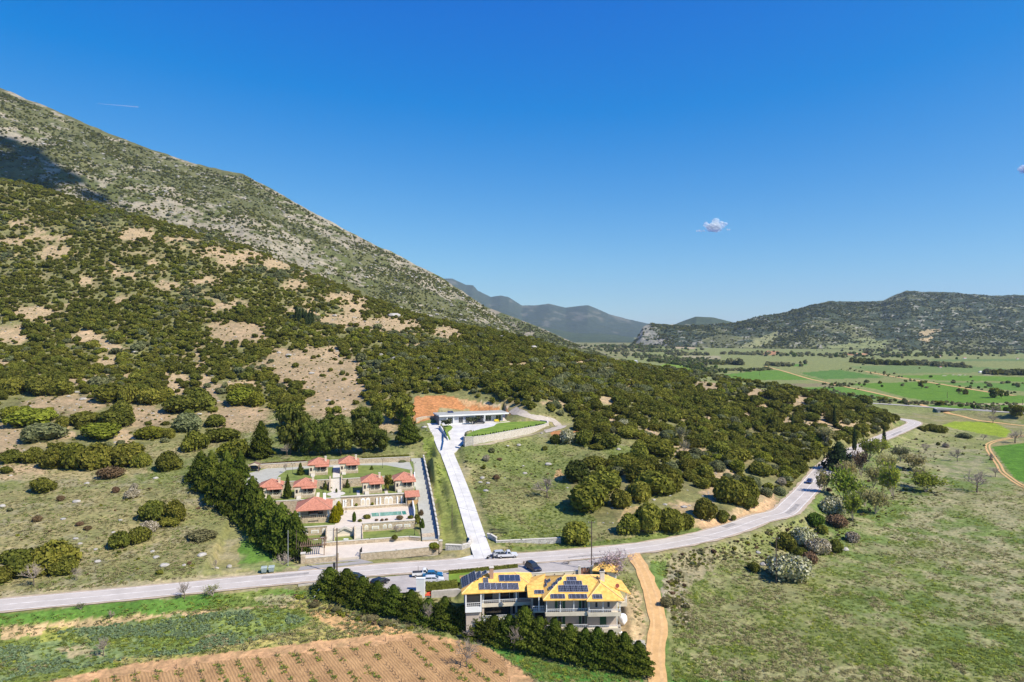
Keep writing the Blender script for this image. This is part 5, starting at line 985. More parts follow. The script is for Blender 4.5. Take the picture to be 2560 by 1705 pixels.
wall_thing('side_wall', W_([(20.9, 20), (21.6, 33.2)]), .3, 3, 5.3, white_w, 'white side wall between pool deck and side drive', cap=None)
wall_thing('side_wall', W_([(23.2, 42), (23.9, 50)]), .3, 6, 9.9, white_w, 'white side wall between upper right cottage and side drive', cap=None)
# stepped wall along the right of the side drive
T_ = thing('stepped_wall', cw(26, 6.5, 0), 'stone wall stepping up the slope along the right side of the drive', 'wall'); L3 = smooth_line(CDRIVE, 8)
for i in range(0, len(L3)-1, 1):
    p, q = Vector(L3[i]), Vector(L3[i+1]); d = (q-p); d.z = 0; d.normalize(); n_ = Vector((d.y, -d.x, 0)); o = Vector(T_.location)
    zt = max(p.z, q.z)+1.0; mb = MB(); q4 = [p+n_*2.15-o, p+n_*2.5-o, q+n_*2.5-o, q+n_*2.15-o]; mb.hexa([(w.x, w.y, p.z-1) for w in q4], [(w.x, w.y, zt) for w in q4]); part('wall_step', mb, gstone, T_)
    cb = MB(); q5 = [p+n_*2.1-o, p+n_*2.55-o, q+n_*2.55-o, q+n_*2.1-o]; cb.hexa([(w.x, w.y, zt+.002) for w in q5], [(w.x, w.y, zt+.1) for w in q5]); part('coping', cb, coping, T_)
# arched niche wall in front of the pool deck, with double stair and grotto
def arch_pts(w, h, n=8):                              # outline of an arched opening, from lower left
    r = w/2; return [(-r, 0), (r, 0)]+[(r*math.cos(math.pi*i/n), h-r+r*math.sin(math.pi*i/n)) for i in range(n+1)]
def niche(T, x, y, z, w, h, arch=True):
    o = arch_pts(w, h) if arch else [(-w/2, 0), (w/2, 0), (w/2, h), (-w/2, h)]; n = len(o)
    mb = MB(); mb.add([(x+a, y-.05, z+b) for a, b in o]+[(x+a, y+.02, z+b) for a, b in o], [tuple(range(n))]+[(i, n+i, n+(i+1) % n, (i+1) % n) for i in range(n)]); nn = part('niche', mb, white_w, T)
    ib = MB(); s = .74; ib.add([(x+a*s, y-.06, z+.06+b*s) for a, b in o], [tuple(range(n))]); part('niche_back', ib, cream, nn)
T_ = thing('niche_wall', cw(0, 16.4), 'long stone retaining wall with white arched and square niches below the pool', 'wall', rz=CT)
for x0, x1 in ((-12.2, -2.75), (6.55, 20.6)):
    mb = MB(); mb.box(x0, x1, -.2, .25, 0, 3.5); part('stonework', mb, stone, T_); mb = MB(); mb.box(x0-.03, x1+.03, -.28, .3, 3.5, 3.66); part('coping', mb, coping, T_)
for x, w, h, a in ((-8.0, 1.0, 1.15, 1), (-5.7, 1.9, .85, 0), (-3.4, .95, 1.15, 1), (7.6, 1.0, 1.25, 1), (10.0, 1.9, .85, 0), (12.5, .95, 1.15, 1), (13.9, .95, 1.15, 1), (16.3, 1.7, .8, 0), (18.5, 1.7, .8, 0)): niche(T_, x, -.2, 1.85, w, h, a)
T_ = thing('stair_grotto', cw(0, 13.4), 'gabled stone grotto between two white stairs on the lower lawn', 'grotto', rz=CT)
mb = MB(); mb.box(-.4, 4.3, .25, .5, 1.3, 3.5); part('back_panel', mb, mat('ochre_plaster', (.42, .28, .15), .9), T_)
mb = MB(); o = [(-.5, 1.2), (0.0, 1.2), (0.0, 2.4), (1.95, 3.35), (3.9, 2.4), (3.9, 1.2), (4.4, 1.2), (4.4, 2.7), (1.95, 3.95), (-.5, 2.7)]; n = len(o); mb.add([(a, -.2, b) for a, b in o]+[(a, .24, b) for a, b in o], [(0, 1, 2, 9), (2, 3, 8, 9), (3, 4, 7, 8), (4, 5, 6, 7)]+[(i, n+i, n+(i+1) % n, (i+1) % n) for i in range(n)]); part('stone_arch', mb, coping, T_)
mb = MB(); mb.box(.1, 3.8, -.15, .22, 1.2, 1.62); part('bench', mb, cream, T_)
for a0 in (-2.6, 4.55):
    S_ = thing('stair', cw(a0, 9.6), f'flight of pale stone steps {"left" if a0 < 0 else "right"} of the grotto, down to the forecourt', 'stairs', 'grotto stairs', CT)
    for i in range(12):
        mb = MB(); y0 = i*.33; mb.box(0, 1.75, y0, y0+.36, .6, 1.0+i*.22); part('step', mb, coping, S_)
    mb = MB(); mb.hexa([(-.25, 0, .5), (-.01, 0, .5), (-.01, 4.0, .5), (-.25, 4.0, .5)], [(-.25, 0, 1.5), (-.01, 0, 1.5), (-.01, 4.0, 3.9), (-.25, 4.0, 3.9)]); part('side_wall', mb, stone, S_)
    mb = MB(); mb.hexa([(1.76, 0, .5), (2.0, 0, .5), (2.0, 4.0, .5), (1.76, 4.0, .5)], [(1.76, 0, 1.5), (2.0, 0, 1.5), (2.0, 4.0, 3.9), (1.76, 4.0, 3.9)]); part('side_wall', mb, stone, S_)
# arcade wall with pilasters behind the pool
T_ = thing('arcade_wall', cw(0, 33.55), 'tall stone wall with white arches and pilasters behind the swimming pool', 'wall', rz=CT)
mb = MB(); mb.box(.9, 19.1, -.2, .3, 4.0, 6.95); part('stonework', mb, stone, T_); mb = MB(); mb.box(.85, 19.2, -.45, .36, 6.95, 7.15); part('coping', mb, coping, T_)
for x in (1.7, 2.3, 4.1, 11.2, 12.2, 17.2, 18.4): mb = MB(); mb.box(x-.22, x+.22, -.42, -.2, 4.2, 6.2); part('pilaster', mb, white_w, T_)
for x in (7.2, 8.6, 14.0, 15.2): niche(T_, x, -.2, 4.25, 1.25, 2.1)
for x, tn in ((5.3, 'left'), (9.9, 'right')):
    g = cw(x, 33.0, 4.2); o = link('potted_shrub', bushm(1, 2), None, g); o.scale = (.55, .55, .75); tag(o, f'yellow-green potted shrub against the arcade wall, {tn} one', 'shrub', 'potted shrubs at the arcade')
# swimming pool
T_ = thing('swimming_pool', cw(0, 0), 'long rectangular swimming pool with turquoise water on the terrace', 'pool', rz=CT)
wt, wnt, wo_ = _new('pool_water'); wb = wnt.nodes.new('ShaderNodeBsdfPrincipled'); wb.inputs['Base Color'].default_value = (.055, .26, .205, 1); wb.inputs['Roughness'].default_value = .08
bp = wnt.nodes.new('ShaderNodeBump'); bp.inputs['Strength'].default_value = .12; wnt.links.new(_noise(wnt, 2.5, 3, .5, _objc(wnt)), bp.inputs['Height']); wnt.links.new(bp.outputs[0], wb.inputs['Normal']); wnt.links.new(wb.outputs[0], wo_.inputs[0])
mb = MB(); mb.box(9.3, 18.9, 22.4, 26.4, 3.5, 3.575); part('water', mb, wt, T_)
for b in ((9.0, 19.2, 22.1, 22.4), (9.0, 19.2, 26.4, 26.7), (9.0, 9.3, 22.4, 26.4), (18.9, 19.2, 22.4, 26.4)): mb = MB(); mb.box(*b, 3.5, 3.63); part('pool_edge', mb, coping, T_)
mb = MB(); mb.box(11.35, 11.55, 22.4, 26.4, 3.5, 3.6); part('divider', mb, coping, T_); mb = MB(); mb.box(17.6, 17.8, 22.4, 26.4, 3.5, 3.6); part('divider', mb, coping, T_)
# garden steps and round plaza
T_ = thing('garden_stair', cw(-2.1, 42.0), 'pale stone steps climbing from the round plaza to the upper cottages', 'stairs', rz=CT)
for i in range(14): mb = MB(); mb.box(0, 3.0, i*.5, i*.5+.53, 5.5, 7.08+i*.165); part('step', mb, coping, T_)
for x in (-.45, 3.02): mb = MB(); mb.hexa([(x, 0, 5.5), (x+.43, 0, 5.5), (x+.43, 7, 5.5), (x, 7, 5.5)], [(x, 0, 7.7), (x+.43, 0, 7.7), (x+.43, 7, 10.1), (x, 7, 10.1)]); part('side_wall', mb, stone, T_)
mb = MB(); mb.prism([cw(-.5+2.7*math.cos(i*math.pi/10), 38.2+2.7*math.sin(i*math.pi/10)).to_tuple()[:2] for i in range(20)], 6.8, 6.95); tag(mb.build('plaza_paving', coping), kind='structure')
patch('garden_path', cpoly([(-1.9, 33), (.9, 33), (.8, 42), (-1.8, 42)]), 6.9, coping, .04); patch('garden_path', cpoly([(-1.6, 49.3), (.6, 49.3), (.6, 66), (-1.6, 66)]), ut, coping, .04)
T_ = thing('deck_stair', cw(-1.6, 30.3), 'short stone steps from the pool deck up to the garden path', 'stairs', rz=CT)
for i in range(8): mb = MB(); mb.box(0, 2.5, i*.32, i*.32+.36, 3.3, 3.95+i*.4); part('step', mb, coping, T_)
for a, b0, b1 in ((6.0, 31, 41), (14.2, 34, 41), (-5.6, 34, 41)): patch('garden_path', cpoly([(a-.5, max(b0, 34.2)), (a+.4, max(b0, 34.2)), (a+.4, b1), (a-.5, b1)]), 6.9, coping, .04)

# ------------------------------------------------------------------ cottages
def cottage(a, b, z, label, w=5.7, d=6.4, first=[None]):
    if first[0] is not None: return copy_tree(first[0], cw(a, b, z), CT, None, label)
    T = thing('cottage', cw(a, b, z), label, 'cottage', 'red-roofed guest cottages', CT)
    mb = MB(); mb.box(0, w, 0, d, -1.4, .85); part('plinth', mb, stone, T)
    mb = MB(); mb.box(.05, 1.95, .05, 1.75, .85, 3.3); mb.box(.05, w-.05, 1.75, d-.05, .85, 3.3); part('wall', mb, cream, T)
    mb = MB(); mb.box(1.96, w-.06, .1, 1.74, .85, .93); part('porch_floor', mb, coping, T)
    for x in (2.1, 3.35, w-.35): mb = MB(); mb.box(x, x+.22, .1, .32, .93, 3.15); part('post', mb, cream, T)
    for x0, x1 in ((2.32, 3.35), (3.57, w-.35)):
        mb = MB(); mb.box(x0, x1, .14, .24, 1.72, 1.8); mb.box(x0, x1, .14, .24, .98, 1.05); n = 3
        for i in range(n):
            u0 = x0+(x1-x0)*i/n; u1 = x0+(x1-x0)*(i+1)/n; mb.tube((u0, .19, 1.05), (u1, .19, 1.72), .035, n=4); mb.tube((u0, .19, 1.72), (u1, .19, 1.05), .035, n=4)
        part('railing', mb, cream, T)
    mb = MB(); mb.box(.35, .95, -.01, .05, 1.5, 2.5); f = part('window', mb, brown_w, T); mb = MB(); mb.box(.42, .88, -.02, -.01, 1.56, 2.44); part('pane', mb, glass, f)
    mb = MB(); mb.box(1.95, 2.0, .5, 1.4, .93, 2.95); part('door', mb, brown_w, T)
    mb = MB(); mb.box(2.7, w-.5, 1.69, 1.75, .95, 3.0); f = part('window', mb, brown_w, T); mb = MB(); mb.box(2.8, (2.8+w-.6)/2-.04, 1.67, 1.69, 1.0, 2.92); mb.box((2.8+w-.6)/2+.04, w-.6, 1.67, 1.69, 1.0, 2.92); part('pane', mb, glass, f)
    mb = MB(); mb.box(-.01, .05, 2.6, 3.5, 1.6, 2.6); f = part('window', mb, brown_w, T); mb = MB(); mb.box(-.02, -.01, 2.68, 3.42, 1.66, 2.54); part('pane', mb, glass, f)
    mb = MB(); mb.box(w-.05, w+.01, 3, 4, 1.6, 2.6); f = part('window', mb, brown_w, T); mb = MB(); mb.box(w+.01, w+.02, 3.08, 3.92, 1.66, 2.54); part('pane', mb, glass, f)
    mb = MB(); h = hip_roof(mb, -.5, w+.45, -.1, d+.5, 3.45, 5.15); rf = part('roof', mb, redtile, T); ridges(h, ridge_t, rf)
    mb = MB(); mb.slab([(1.9, -.75, 2.85), (w+.5, -.75, 2.85), (w+.5, .1, 3.36), (1.9, .1, 3.36)], .12); part('porch_roof', mb, redtile, T)
    mb = MB(); mb.box(-.45, w+.4, -.05, .0, 3.12, 3.29); part('eave_board', mb, brown_w, T)
    mb = MB(); mb.box(w-.95, w-.35, 2.3, 2.9, 3.6, 5.45); ch = part('chimney', mb, cream, T); mb = MB(); mb.box(w-1.0, w-.3, 2.25, 2.95, 5.45, 5.57); part('chimney_cap', mb, coping, ch)
    for i in range(5): mb = MB(); mb.box(.6, 1.85, -.35*(i+1), -.35*i-.002, -1.4, .75-i*.19); part('step', mb, coping, T)
    first[0] = T; return T
cottage(-8.9, 53.6, 9.5, 'red-roofed stone cottage in the top row, left of the garden steps')
for a, b, z, lb in ((.6, 54, 9.5, 'red-roofed stone cottage in the top row, right of the garden steps'), (-21.6, 36.2, 6.9, 'red-roofed stone cottage at the far left, beside the dark conifer row'), (-12.1, 35.2, 6.9, 'red-roofed stone cottage just behind the large open pavilion'),
                    (7.2, 36.2, 6.9, 'red-roofed stone cottage on the middle lawn above the pool arcade'), (16.8, 36.6, 6.9, 'red-roofed stone cottage beside the side drive, above the small bar hut')): cottage(a, b, z, lb)
# pavilion
T = thing('pavilion', cw(-10.2, 20.2, 3.55), 'large open red-roofed pavilion with corner pillars beside the yellow conifers', 'pavilion', None, CT)
mb = MB(); mb.box(0, 8.2, 0, 8.4, -1, 1.25); part('plinth', mb, stone, T); mb = MB(); mb.box(2.6, 5.2, -.03, 0, .35, .6); part('slot_shade_panel', mb, darkin, T)  # slot is a flat dark panel, its inner shade painted on
for x in (0, 7.6): mb = MB(); mb.box(x, x+.6, 0, .6, 1.25, 3.6); part('pillar', mb, white_w, T)
mb = MB(); mb.box(.1, 8.1, 3.2, 8.3, 1.25, 3.6); part('wall', mb, cream, T); mb = MB(); mb.box(2.5, 6.4, 3.1, 3.2, 1.3, 3.3); f = part('window', mb, brown_w, T)
for x in (2.6, 3.85, 5.15): mb = MB(); mb.box(x, x+1.15, 3.06, 3.1, 1.35, 3.2); part('pane', mb, glass, f)
mb = MB(); mb.box(.6, 7.6, .2, .34, 2.05, 2.15)
for i in range(14): mb.box(.75+i*.5, .83+i*.5, .23, .31, 1.25, 2.05)
part('railing', mb, cream, T)
mb = MB(); mb.box(0, 8.2, .1, .5, 3.35, 3.6); part('lintel_beam', mb, cream, T); mb = MB(); h = hip_roof(mb, -.8, 8.9, -.9, 9.3, 3.65, 6.0); rf = part('roof', mb, redtile, T); ridges(h, ridge_t, rf, .11)
mb = MB(); mb.box(6.3, 7.1, 6.2, 7.0, 4.2, 6.3); part('chimney', mb, white_w, T)
mb = MB(); mb.box(2.8, 5.0, 1.2, 2.0, 1.95, 2.02); 
for x in (2.9, 4.8): mb.box(x, x+.1, 1.3, 1.9, 1.25, 1.95)
tb = mb.build('table', white_p, None, loc=cw(-10.2, 20.2, 3.55), rz=CT); tag(tb, 'pale table under the roof of the open pavilion', 'table')
# bar hut
T = thing('bar_hut', cw(19.6, 31.2, 3.55), 'small red-roofed bar hut at the end of the pool arcade', 'hut', None, CT)
mb = MB(); mb.box(0, 3.6, 2.2, 2.5, 0, 3.0); mb.box(0, .25, .3, 2.2, 0, 3.0); part('wall', mb, cream, T); mb = MB(); mb.box(.4, 3.4, 0, .5, .6, 1.75); part('bar_counter', mb, mat('honey_wood', (.48, .31, .14), .7, .1, 2), T)
for x in (.26, 3.35): mb = MB(); mb.box(x, x+.2, .1, .3, 1.75 if x < 1 else .6, 3.0); part('post', mb, brown_w, T)
mb = MB(); mb.slab([(-.35, -.6, 2.95), (4.0, -.6, 2.95), (4.0, 2.8, 4.1), (-.35, 2.8, 4.1)], .15); part('roof', mb, redtile, T)
# gabled shelter at the top left
p = on_z('C1', 165, 345, 10.1); T = thing('shelter', p, 'small gabled vehicle shelter against the top left compound wall', 'shelter', None, CT)
for x in (-1.3, 1.3):
    for y in (-.9, 1.2): mb = MB(); mb.box(x-.08, x+.08, y-.08, y+.08, -.6, 2.1); part('post', mb, woodm, T)
mb = MB(); mb.slab([(-1.7, -1.2, 2.0), (0, -1.2, 2.75), (0, 1.5, 2.75), (-1.7, 1.5, 2.0)], .1); mb.slab([(0, -1.2, 2.75), (1.7, -1.2, 2.0), (1.7, 1.5, 2.0), (0, 1.5, 2.75)], .1); part('roof', mb, mat('brown_tiles', (.20, .12, .09), .9), T)
mb = MB(); mb.add([(-1.7, -1.22, 2.0), (1.7, -1.22, 2.0), (0, -1.22, 2.75)], [(0, 1, 2)]); part('gable_board', mb, cream, T)
# pergola, pillars, gate
T = thing('pergola', cw(-8.2, 1.2, .62), 'low brown timber pergola in the left corner of the forecourt', 'pergola', None, CT)
for x in (0, 5.2):
    for y in (0, 5.6): mb = MB(); mb.box(x-.09, x+.09, y-.09, y+.09, -.5, 2.4); part('post', mb, woodm, T)
for y in (0, 5.6): mb = MB(); mb.box(-.5, 5.8, y-.1, y+.1, 2.4, 2.6); part('beam', mb, woodm, T)
for i in range(13): mb = MB(); x = -.35+i*.49; mb.box(x, x+.14, -.6, 6.2, 2.602, 2.75); part('rafter', mb, woodm, T)
def pillar(a, b, h, label, s=.6, z=-.3, m=stone):
    T = thing('gate_pillar', cw(a, b, z), label, 'pillar', 'compound gate pillars', CT); mb = MB(); mb.box(-s/2, s/2, -s/2, s/2, 0, h); part('shaft', mb, m, T); mb = MB(); mb.box(-s/2-.08, s/2+.08, -s/2-.08, s/2+.08, h, h+.15); part('cap', mb, coping, T)
pillar(-7.7, -2.6, 2.9, 'tallest stone pillar at the left end of the compound front wall', 1.0); pillar(.15, -2.2, 2.3, 'stone gate pillar behind the tall utility pole'); pillar(25.2, -1, 3.0, 'stone pillar at the right end of the compound front wall', .8)
T = thing('swing_gate', cw(5.35, -2.0, .62), 'open dark metal gate leaf at the right side of the compound entrance', 'gate', None, CT+R(75)); mb = MB(); mb.box(0, 2.6, -.03, .03, .1, .18); mb.box(0, 2.6, -.03, .03, 1.5, 1.58); part('gate_frame', mb, black_m, T)
for i in range(14): mb = MB(); mb.box(i*.19, i*.19+.05, -.02, .02, .18, 1.5 if i else 1.7); part('bar', mb, black_m, T)
T = thing('stone_column', cw(-3.6, 7.6, .62), 'single pale stone column at the edge of the lower lawn', 'column', None, CT); mb = MB(); mb.tube((0, 0, 0), (0, 0, 2.3), .24, .19, 8); part('shaft', mb, coping, T); mb = MB(); mb.box(-.3, .3, -.3, .3, 2.3, 2.5); part('capital', mb, coping, T)
mb = MB(); rg = [(.62*math.cos(i*.6283), .42*math.sin(i*.6283)) for i in range(10)]
for i in range(10): mb.tube((*rg[i], .1), (*rg[(i+1) % 10], .1), .1, n=5)
tag(mb.build('stone_ring', white_w, None, loc=cw(-5.4, 12.2, 1.3), rz=CT), 'small white stone ring lying on the lower lawn', 'garden ornament')
tag(mb.build('stone_ring', white_w, None, loc=cw(2.2, 10.4, 1.3), rz=CT), 'white stone ring on the strip of lawn below the grotto', 'garden ornament')
# lamps
def lamp(p, label, h=3.0, first=[None]):
    if first[0]: return copy_tree(first[0], p, CT, None, label)
    T = thing('lamp_post', p, label, 'lamp post', 'black double-lantern lamp posts in the cottage garden', CT); mb = MB(); mb.tube((0, 0, -.3), (0, 0, h), .06, .04, 6); mb.tube((0, 0, -.1), (0, 0, .4), .13, .1, 6); part('post', mb, black_m, T)
    mb = MB(); mb.tube((-.42, 0, h-.1), (.42, 0, h-.1), .03, n=5); part('crossarm', mb, black_m, T)
    for x in (-.42, .42): mb = MB(); mb.tube((x, 0, h-.08), (x, 0, h+.22), .07, .13, 6); l = part('lantern', mb, lampg, T); mb = MB(); mb.tube((x, 0, h+.221), (x, 0, h+.38), .17, .02, 6); part('lantern_cap', mb, black_m, l)
    first[0] = T; return T
for x, y, z, lb in ((590, 378, 9.6, 'double-lantern lamp post on the upper left lawn beside the small fir'), (1597, 320, 9.6, 'double-lantern lamp post on the oval lawn right of the top cottages'), (1950, 362, 9.6, 'double-lantern lamp post beside the top of the side drive'), (1232, 590, 6.9, 'lamp post on the middle lawn right of the round plaza'),
                    (930, 592, 6.9, 'lamp post on the middle lawn left of the round plaza'), (1187, 812, 3.55, 'double-lantern lamp post on the pool deck by the yellow conifers'), (1955, 1064, 1.3, 'lamp post at the right end of the lower lawn')): lamp(on_z('C1', x, y, z), lb)
# dumpsters
def dumpster(p, label, first=[None]):
    if first[0]: return copy_tree(first[0], p, CT, None, label)
    T = thing('dumpster', p, label, 'dumpster', 'waste containers by the road', CT); gm = mat('grey_green_bin_steel', (.27, .33, .32), .6, .1, 2)
    mb = MB(); mb.hexa([(-.5, -.4, .25), (.5, -.4, .25), (.5, .4, .25), (-.5, .4, .25)], [(-.66, -.55, 1.25), (.66, -.55, 1.25), (.66, .55, 1.25), (-.66, .55, 1.25)]); part('body', mb, gm, T)
    mb = MB(); mb.hexa([(-.7, -.6, 1.252), (.7, -.6, 1.252), (.7, .6, 1.252), (-.7, .6, 1.252)], [(-.6, -.4, 1.45), (.6, -.4, 1.45), (.6, .5, 1.5), (-.6, .5, 1.5)]); part('lid', mb, mat('bin_lid', (.33, .38, .36), .6, .1, 2), T)
    for x in (-.45, .45):
        for y in (-.35, .35): mb = MB(); mb.tube((x-.04, y, .12), (x+.04, y, .12), .12, n=8); part('wheel', mb, tyre_m, T)
    first[0] = T; return T
g = ground('C1', 270, 1490); dumpster(g, 'left of two grey-green dumpsters by the road below the conifers'); g = ground('C1', 353, 1482); dumpster(g, 'right of two grey-green dumpsters by the road below the conifers')
# clipped garden plants of the compound
def gplant(nm, p, r, h, tone, shape, label, cat='shrub', grp=None):
    o = link(nm, bushm(shape, tone), None, (p.x, p.y, p.z-.03), random.uniform(0, 6)); o.scale = (r, r, h/1.15); return tag(o, label, cat, grp)
gplant('clipped_shrub', on_z('C1', 1280, 915, 3.55), .75, 2.9, 14, 0, 'tall clipped green topiary bush at the left end of the pool'); gplant('clipped_shrub', on_z('C1', 1420, 880, 3.55), 1.15, 1.25, 0, 1, 'wide clipped round hedge ball at the pool edge')
for i, (x, y, r, t) in enumerate(((1345, 915, .75, 0), (1530, 905, .5, 5), (1592, 905, .55, 5), (1640, 900, .5, 5), (1790, 890, 1.0, 5), (1910, 880, .9, 0))): gplant('clipped_shrub', on_z('C1', x, y, 3.55), r, r*1.1, t, i % 4, f'low rounded shrub in the row along the pool front, {POS[i]}', 'shrub', 'shrubs along the pool front')
for x, y, r, h, t, lb in ((1985, 960, 1.3, 3.2, 0, 'tall dark bush at the right end of the niche wall'), (2040, 1010, .8, 3.2, 14, 'columnar green bush beside the side drive at the lower lawn'), (2030, 850, .8, 1.8, 5, 'reddish bush beside the side drive by the pool'), (1735, 1110, .9, 1.2, 0, 'low dark bush on the kerb of the forecourt')): gplant('garden_shrub', on_z('C1', x, y, 3.0 if y < 900 else 1.3), r, h, t, 2, lb)
gplant('garden_shrub', on_z('C1', 2175, 1215, .8), 1.5, 1.6, 2, 1, 'round yellow-green bush on the forecourt wall by the right pillar'); gplant('garden_shrub', on_z('C1', 2190, 1228, .5), 1.2, .8, 5, 3, 'brown shrub hanging below the round yellow-green bush')
for x, y, r, h, t, lb in ((1020, 560, .55, 1.0, 2, 'small round topiary left of the garden steps'), (1115, 548, .5, .9, 2, 'small round topiary right of the garden steps'), (1080, 590, .45, 1.4, 14, 'topiary in the middle of the round plaza'), (1290, 480, 1.0, 2.2, 0, 'dark shrub beside the cottage above the pool arcade'), (870, 490, .9, 2.0, 14, 'green shrub right of the cottage behind the pavilion'), (205, 520, .9, 1.8, 0, 'dark shrub behind the far left cottage'), (1820, 250, 1.9, .9, 3, 'low spreading grey-green plants at the top of the side drive')): gplant('garden_shrub', on_z('C1', x, y, 6.9 if y > 300 else 9.9), r, h, t, 0, lb)
def hedge(pts, w, h, z, tone, label, seed=1):
    g_ = np.random.RandomState(seed); parts = []; L = 0
    for i in range(len(pts)-1):
        a, b = Vector(pts[i]), Vector(pts[i+1]); d = b-a; L = d.length; dd = d.normalized(); nn = Vector((-dd.y, dd.x, 0)); k = int(L*60); t = g_.rand(k)*L; s = g_.rand(k); q = g_.uniform(-1, 1, k)
        top = s < .45; off = np.where(top, q*w/2, np.sign(q)*w/2); zz = np.where(top, h, g_.rand(k)*h)+g_.normal(0, .05, k); Pt = np.stack([a.x+dd.x*t+nn.x*off, a.y+dd.y*t+nn.y*off, a.z+(b.z-a.z)*t/L+zz], 1); N_ = np.where(top[:, None], [0, 0, 1.], np.sign(q)[:, None]*np.array([nn.x, nn.y, 0]))
        parts.append(leaf_quads(Pt, N_, .14, g_, .6)); c = .86; parts.append((np.array([(a+nn*w/2*c*sg+(dd*0))[:]+() for sg in (-1, 1)]+[(b+nn*w/2*c*sg)[:] for sg in (1, -1)]+[(a+nn*w/2*c*sg+Vector((0, 0, h*.93)))[:] for sg in (-1, 1)]+[(b+nn*w/2*c*sg+Vector((0, 0, h*.93)))[:] for sg in (1, -1)]), np.array([(4, 5, 6, 7), (0, 1, 5, 4), (1, 2, 6, 5), (2, 3, 7, 6), (3, 0, 4, 7)])))
    V, Fq = join_np(parts); o = link('hedge', fix_mesh('hedge', V, Fq, LEAF[tone])); return tag(o, label, 'hedge')
hedge([cw(7.8, 68.6, 10.2), cw(24, 68.4, 10.3)], 1.0, 1.9, 0, 0, 'long clipped hedge behind the top right compound wall', 3); hedge([cw(-27, 67.6, 10.0), cw(-10.5, 68.6, 10.2)], .8, 1.6, 0, 5, 'brownish hedge behind the top left compound wall', 4)

# ------------------------------------------------------------------ white flat-roofed house on the slope (frame tilted 20 degrees)
HO, HT = Vector((-29.6, 279.6, 0)), R(20)
def hw_(x, y, z=0.0): return Vector((HO.x+x*math.cos(HT)-y*math.sin(HT), HO.y+x*math.sin(HT)+y*math.cos(HT), z))
fill('house_court', clip_y(COURT_H, 268.0, True), 11, 17.0, conc); fill('house_court_slope', clip_y(COURT_H, 268.0, False), 9, court_z, conc)
T = thing('flat_roofed_house', HO, 'modern white house with grey flat roof on the slope behind its oval lawn', 'house', None, HT)
mb = MB(); mb.box(0, 15.5, .9, 10, 14, 20.3); mb.box(19.4, 28.2, 2.4, 10, 16, 20.3); mb.box(15.5, 19.4, 4.5, 10, 16, 20.3); part('wall', mb, shaded_white, T)  # wall colour holds the bluish shade of the white fronts
mb = MB(); mb.box(-.02, .0, .9, 10, 14, 20.2); part('wall', mb, mat('shaded_side_render', (.20, .185, .19), .8, .1, 1), T, );  # thin dark sheet puts the left wall's shade into colour
mb = MB(); mb.box(-.3, 16, -.4, 10.4, 20.3, 20.85); rf = part('roof', mb, white_w, T); mb = MB(); mb.box(-.1, 15.8, -.2, 10.2, 20.852, 20.9); part('gravel', mb, roofg, rf)
mb = MB(); mb.box(16.003, 30.2, .2, 10.4, 20.2, 20.75); rf = part('roof', mb, white_w, T); mb = MB(); mb.box(16.1, 30.0, .4, 10.2, 20.752, 20.8); part('gravel', mb, roofg, rf)
mb = MB(); mb.box(2.6, 13.6, -.6, .9, 16.2, 17.2); part('balcony', mb, white_w, T); mb = MB(); mb.box(2.6, 13.6, -.62, -.56, 17.75, 17.82); part('balcony_rail', mb, alu, T)
for x in (3.0, 5.8, 14.9, 19.3): mb = MB(); mb.box(x, x+.35, .25, .6, 17 if x < 14 else 16.9, 20.3); part('column', mb, white_w, T)
for x, w, y0 in ((3.7, 1.8, .9), (8.3, 1.8, .9), (11.2, 1.7, .9), (20.3, 2.6, 2.4), (25.0, 2.4, 2.4)):
    mb = MB(); mb.box(x-.1, x+w+.1, y0-.05, y0, 17.25, 19.7); f = part('window', mb, white_p, T)
    for q in (0, 1): mb = MB(); mb.box(x+q*(w/2+.03), x+q*(w/2+.03)+w/2-.03, y0-.08, y0-.05, 17.3, 19.6); part('pane', mb, glass, f)
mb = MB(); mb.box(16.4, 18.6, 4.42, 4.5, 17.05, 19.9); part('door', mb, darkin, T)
mb = MB(); mb.box(18.6, 19.4, -.6, 4.5, 16.8, 18.6); part('garden_wall', mb, grey_p, T)
for q in range(2):
    mb = MB(); mb.slab([(5.2+q*1.25, 6.3, 21.0), (6.35+q*1.25, 6.3, 21.0), (6.35+q*1.25, 7.9, 21.6), (5.2+q*1.25, 7.9, 21.6)], .08); part('solar_panel', mb, panel2, T)
mb = MB(); mb.tube((24, 7.5, 20.8), (24, 7.5, 23.4), .05, n=5); mb.tube((23.4, 7.5, 23.2), (24.6, 7.5, 23.2), .03, n=4); part('antenna', mb, black_m, T)
# wing wall of the ramp
wall_thing('ramp_wall', [on_z('C2', 345, 600, 17), on_z('C2', 455, 785, 14.6)], .35, 13, lambda q: 17.9-max(0, (276-q.y))*.135, white_w, 'white wedge-shaped wall beside the house ramp', cap=None)
fill('garage_ramp', RAMP_H, 11, lambda x, y: ramp_z(x, y)+.004, conc)
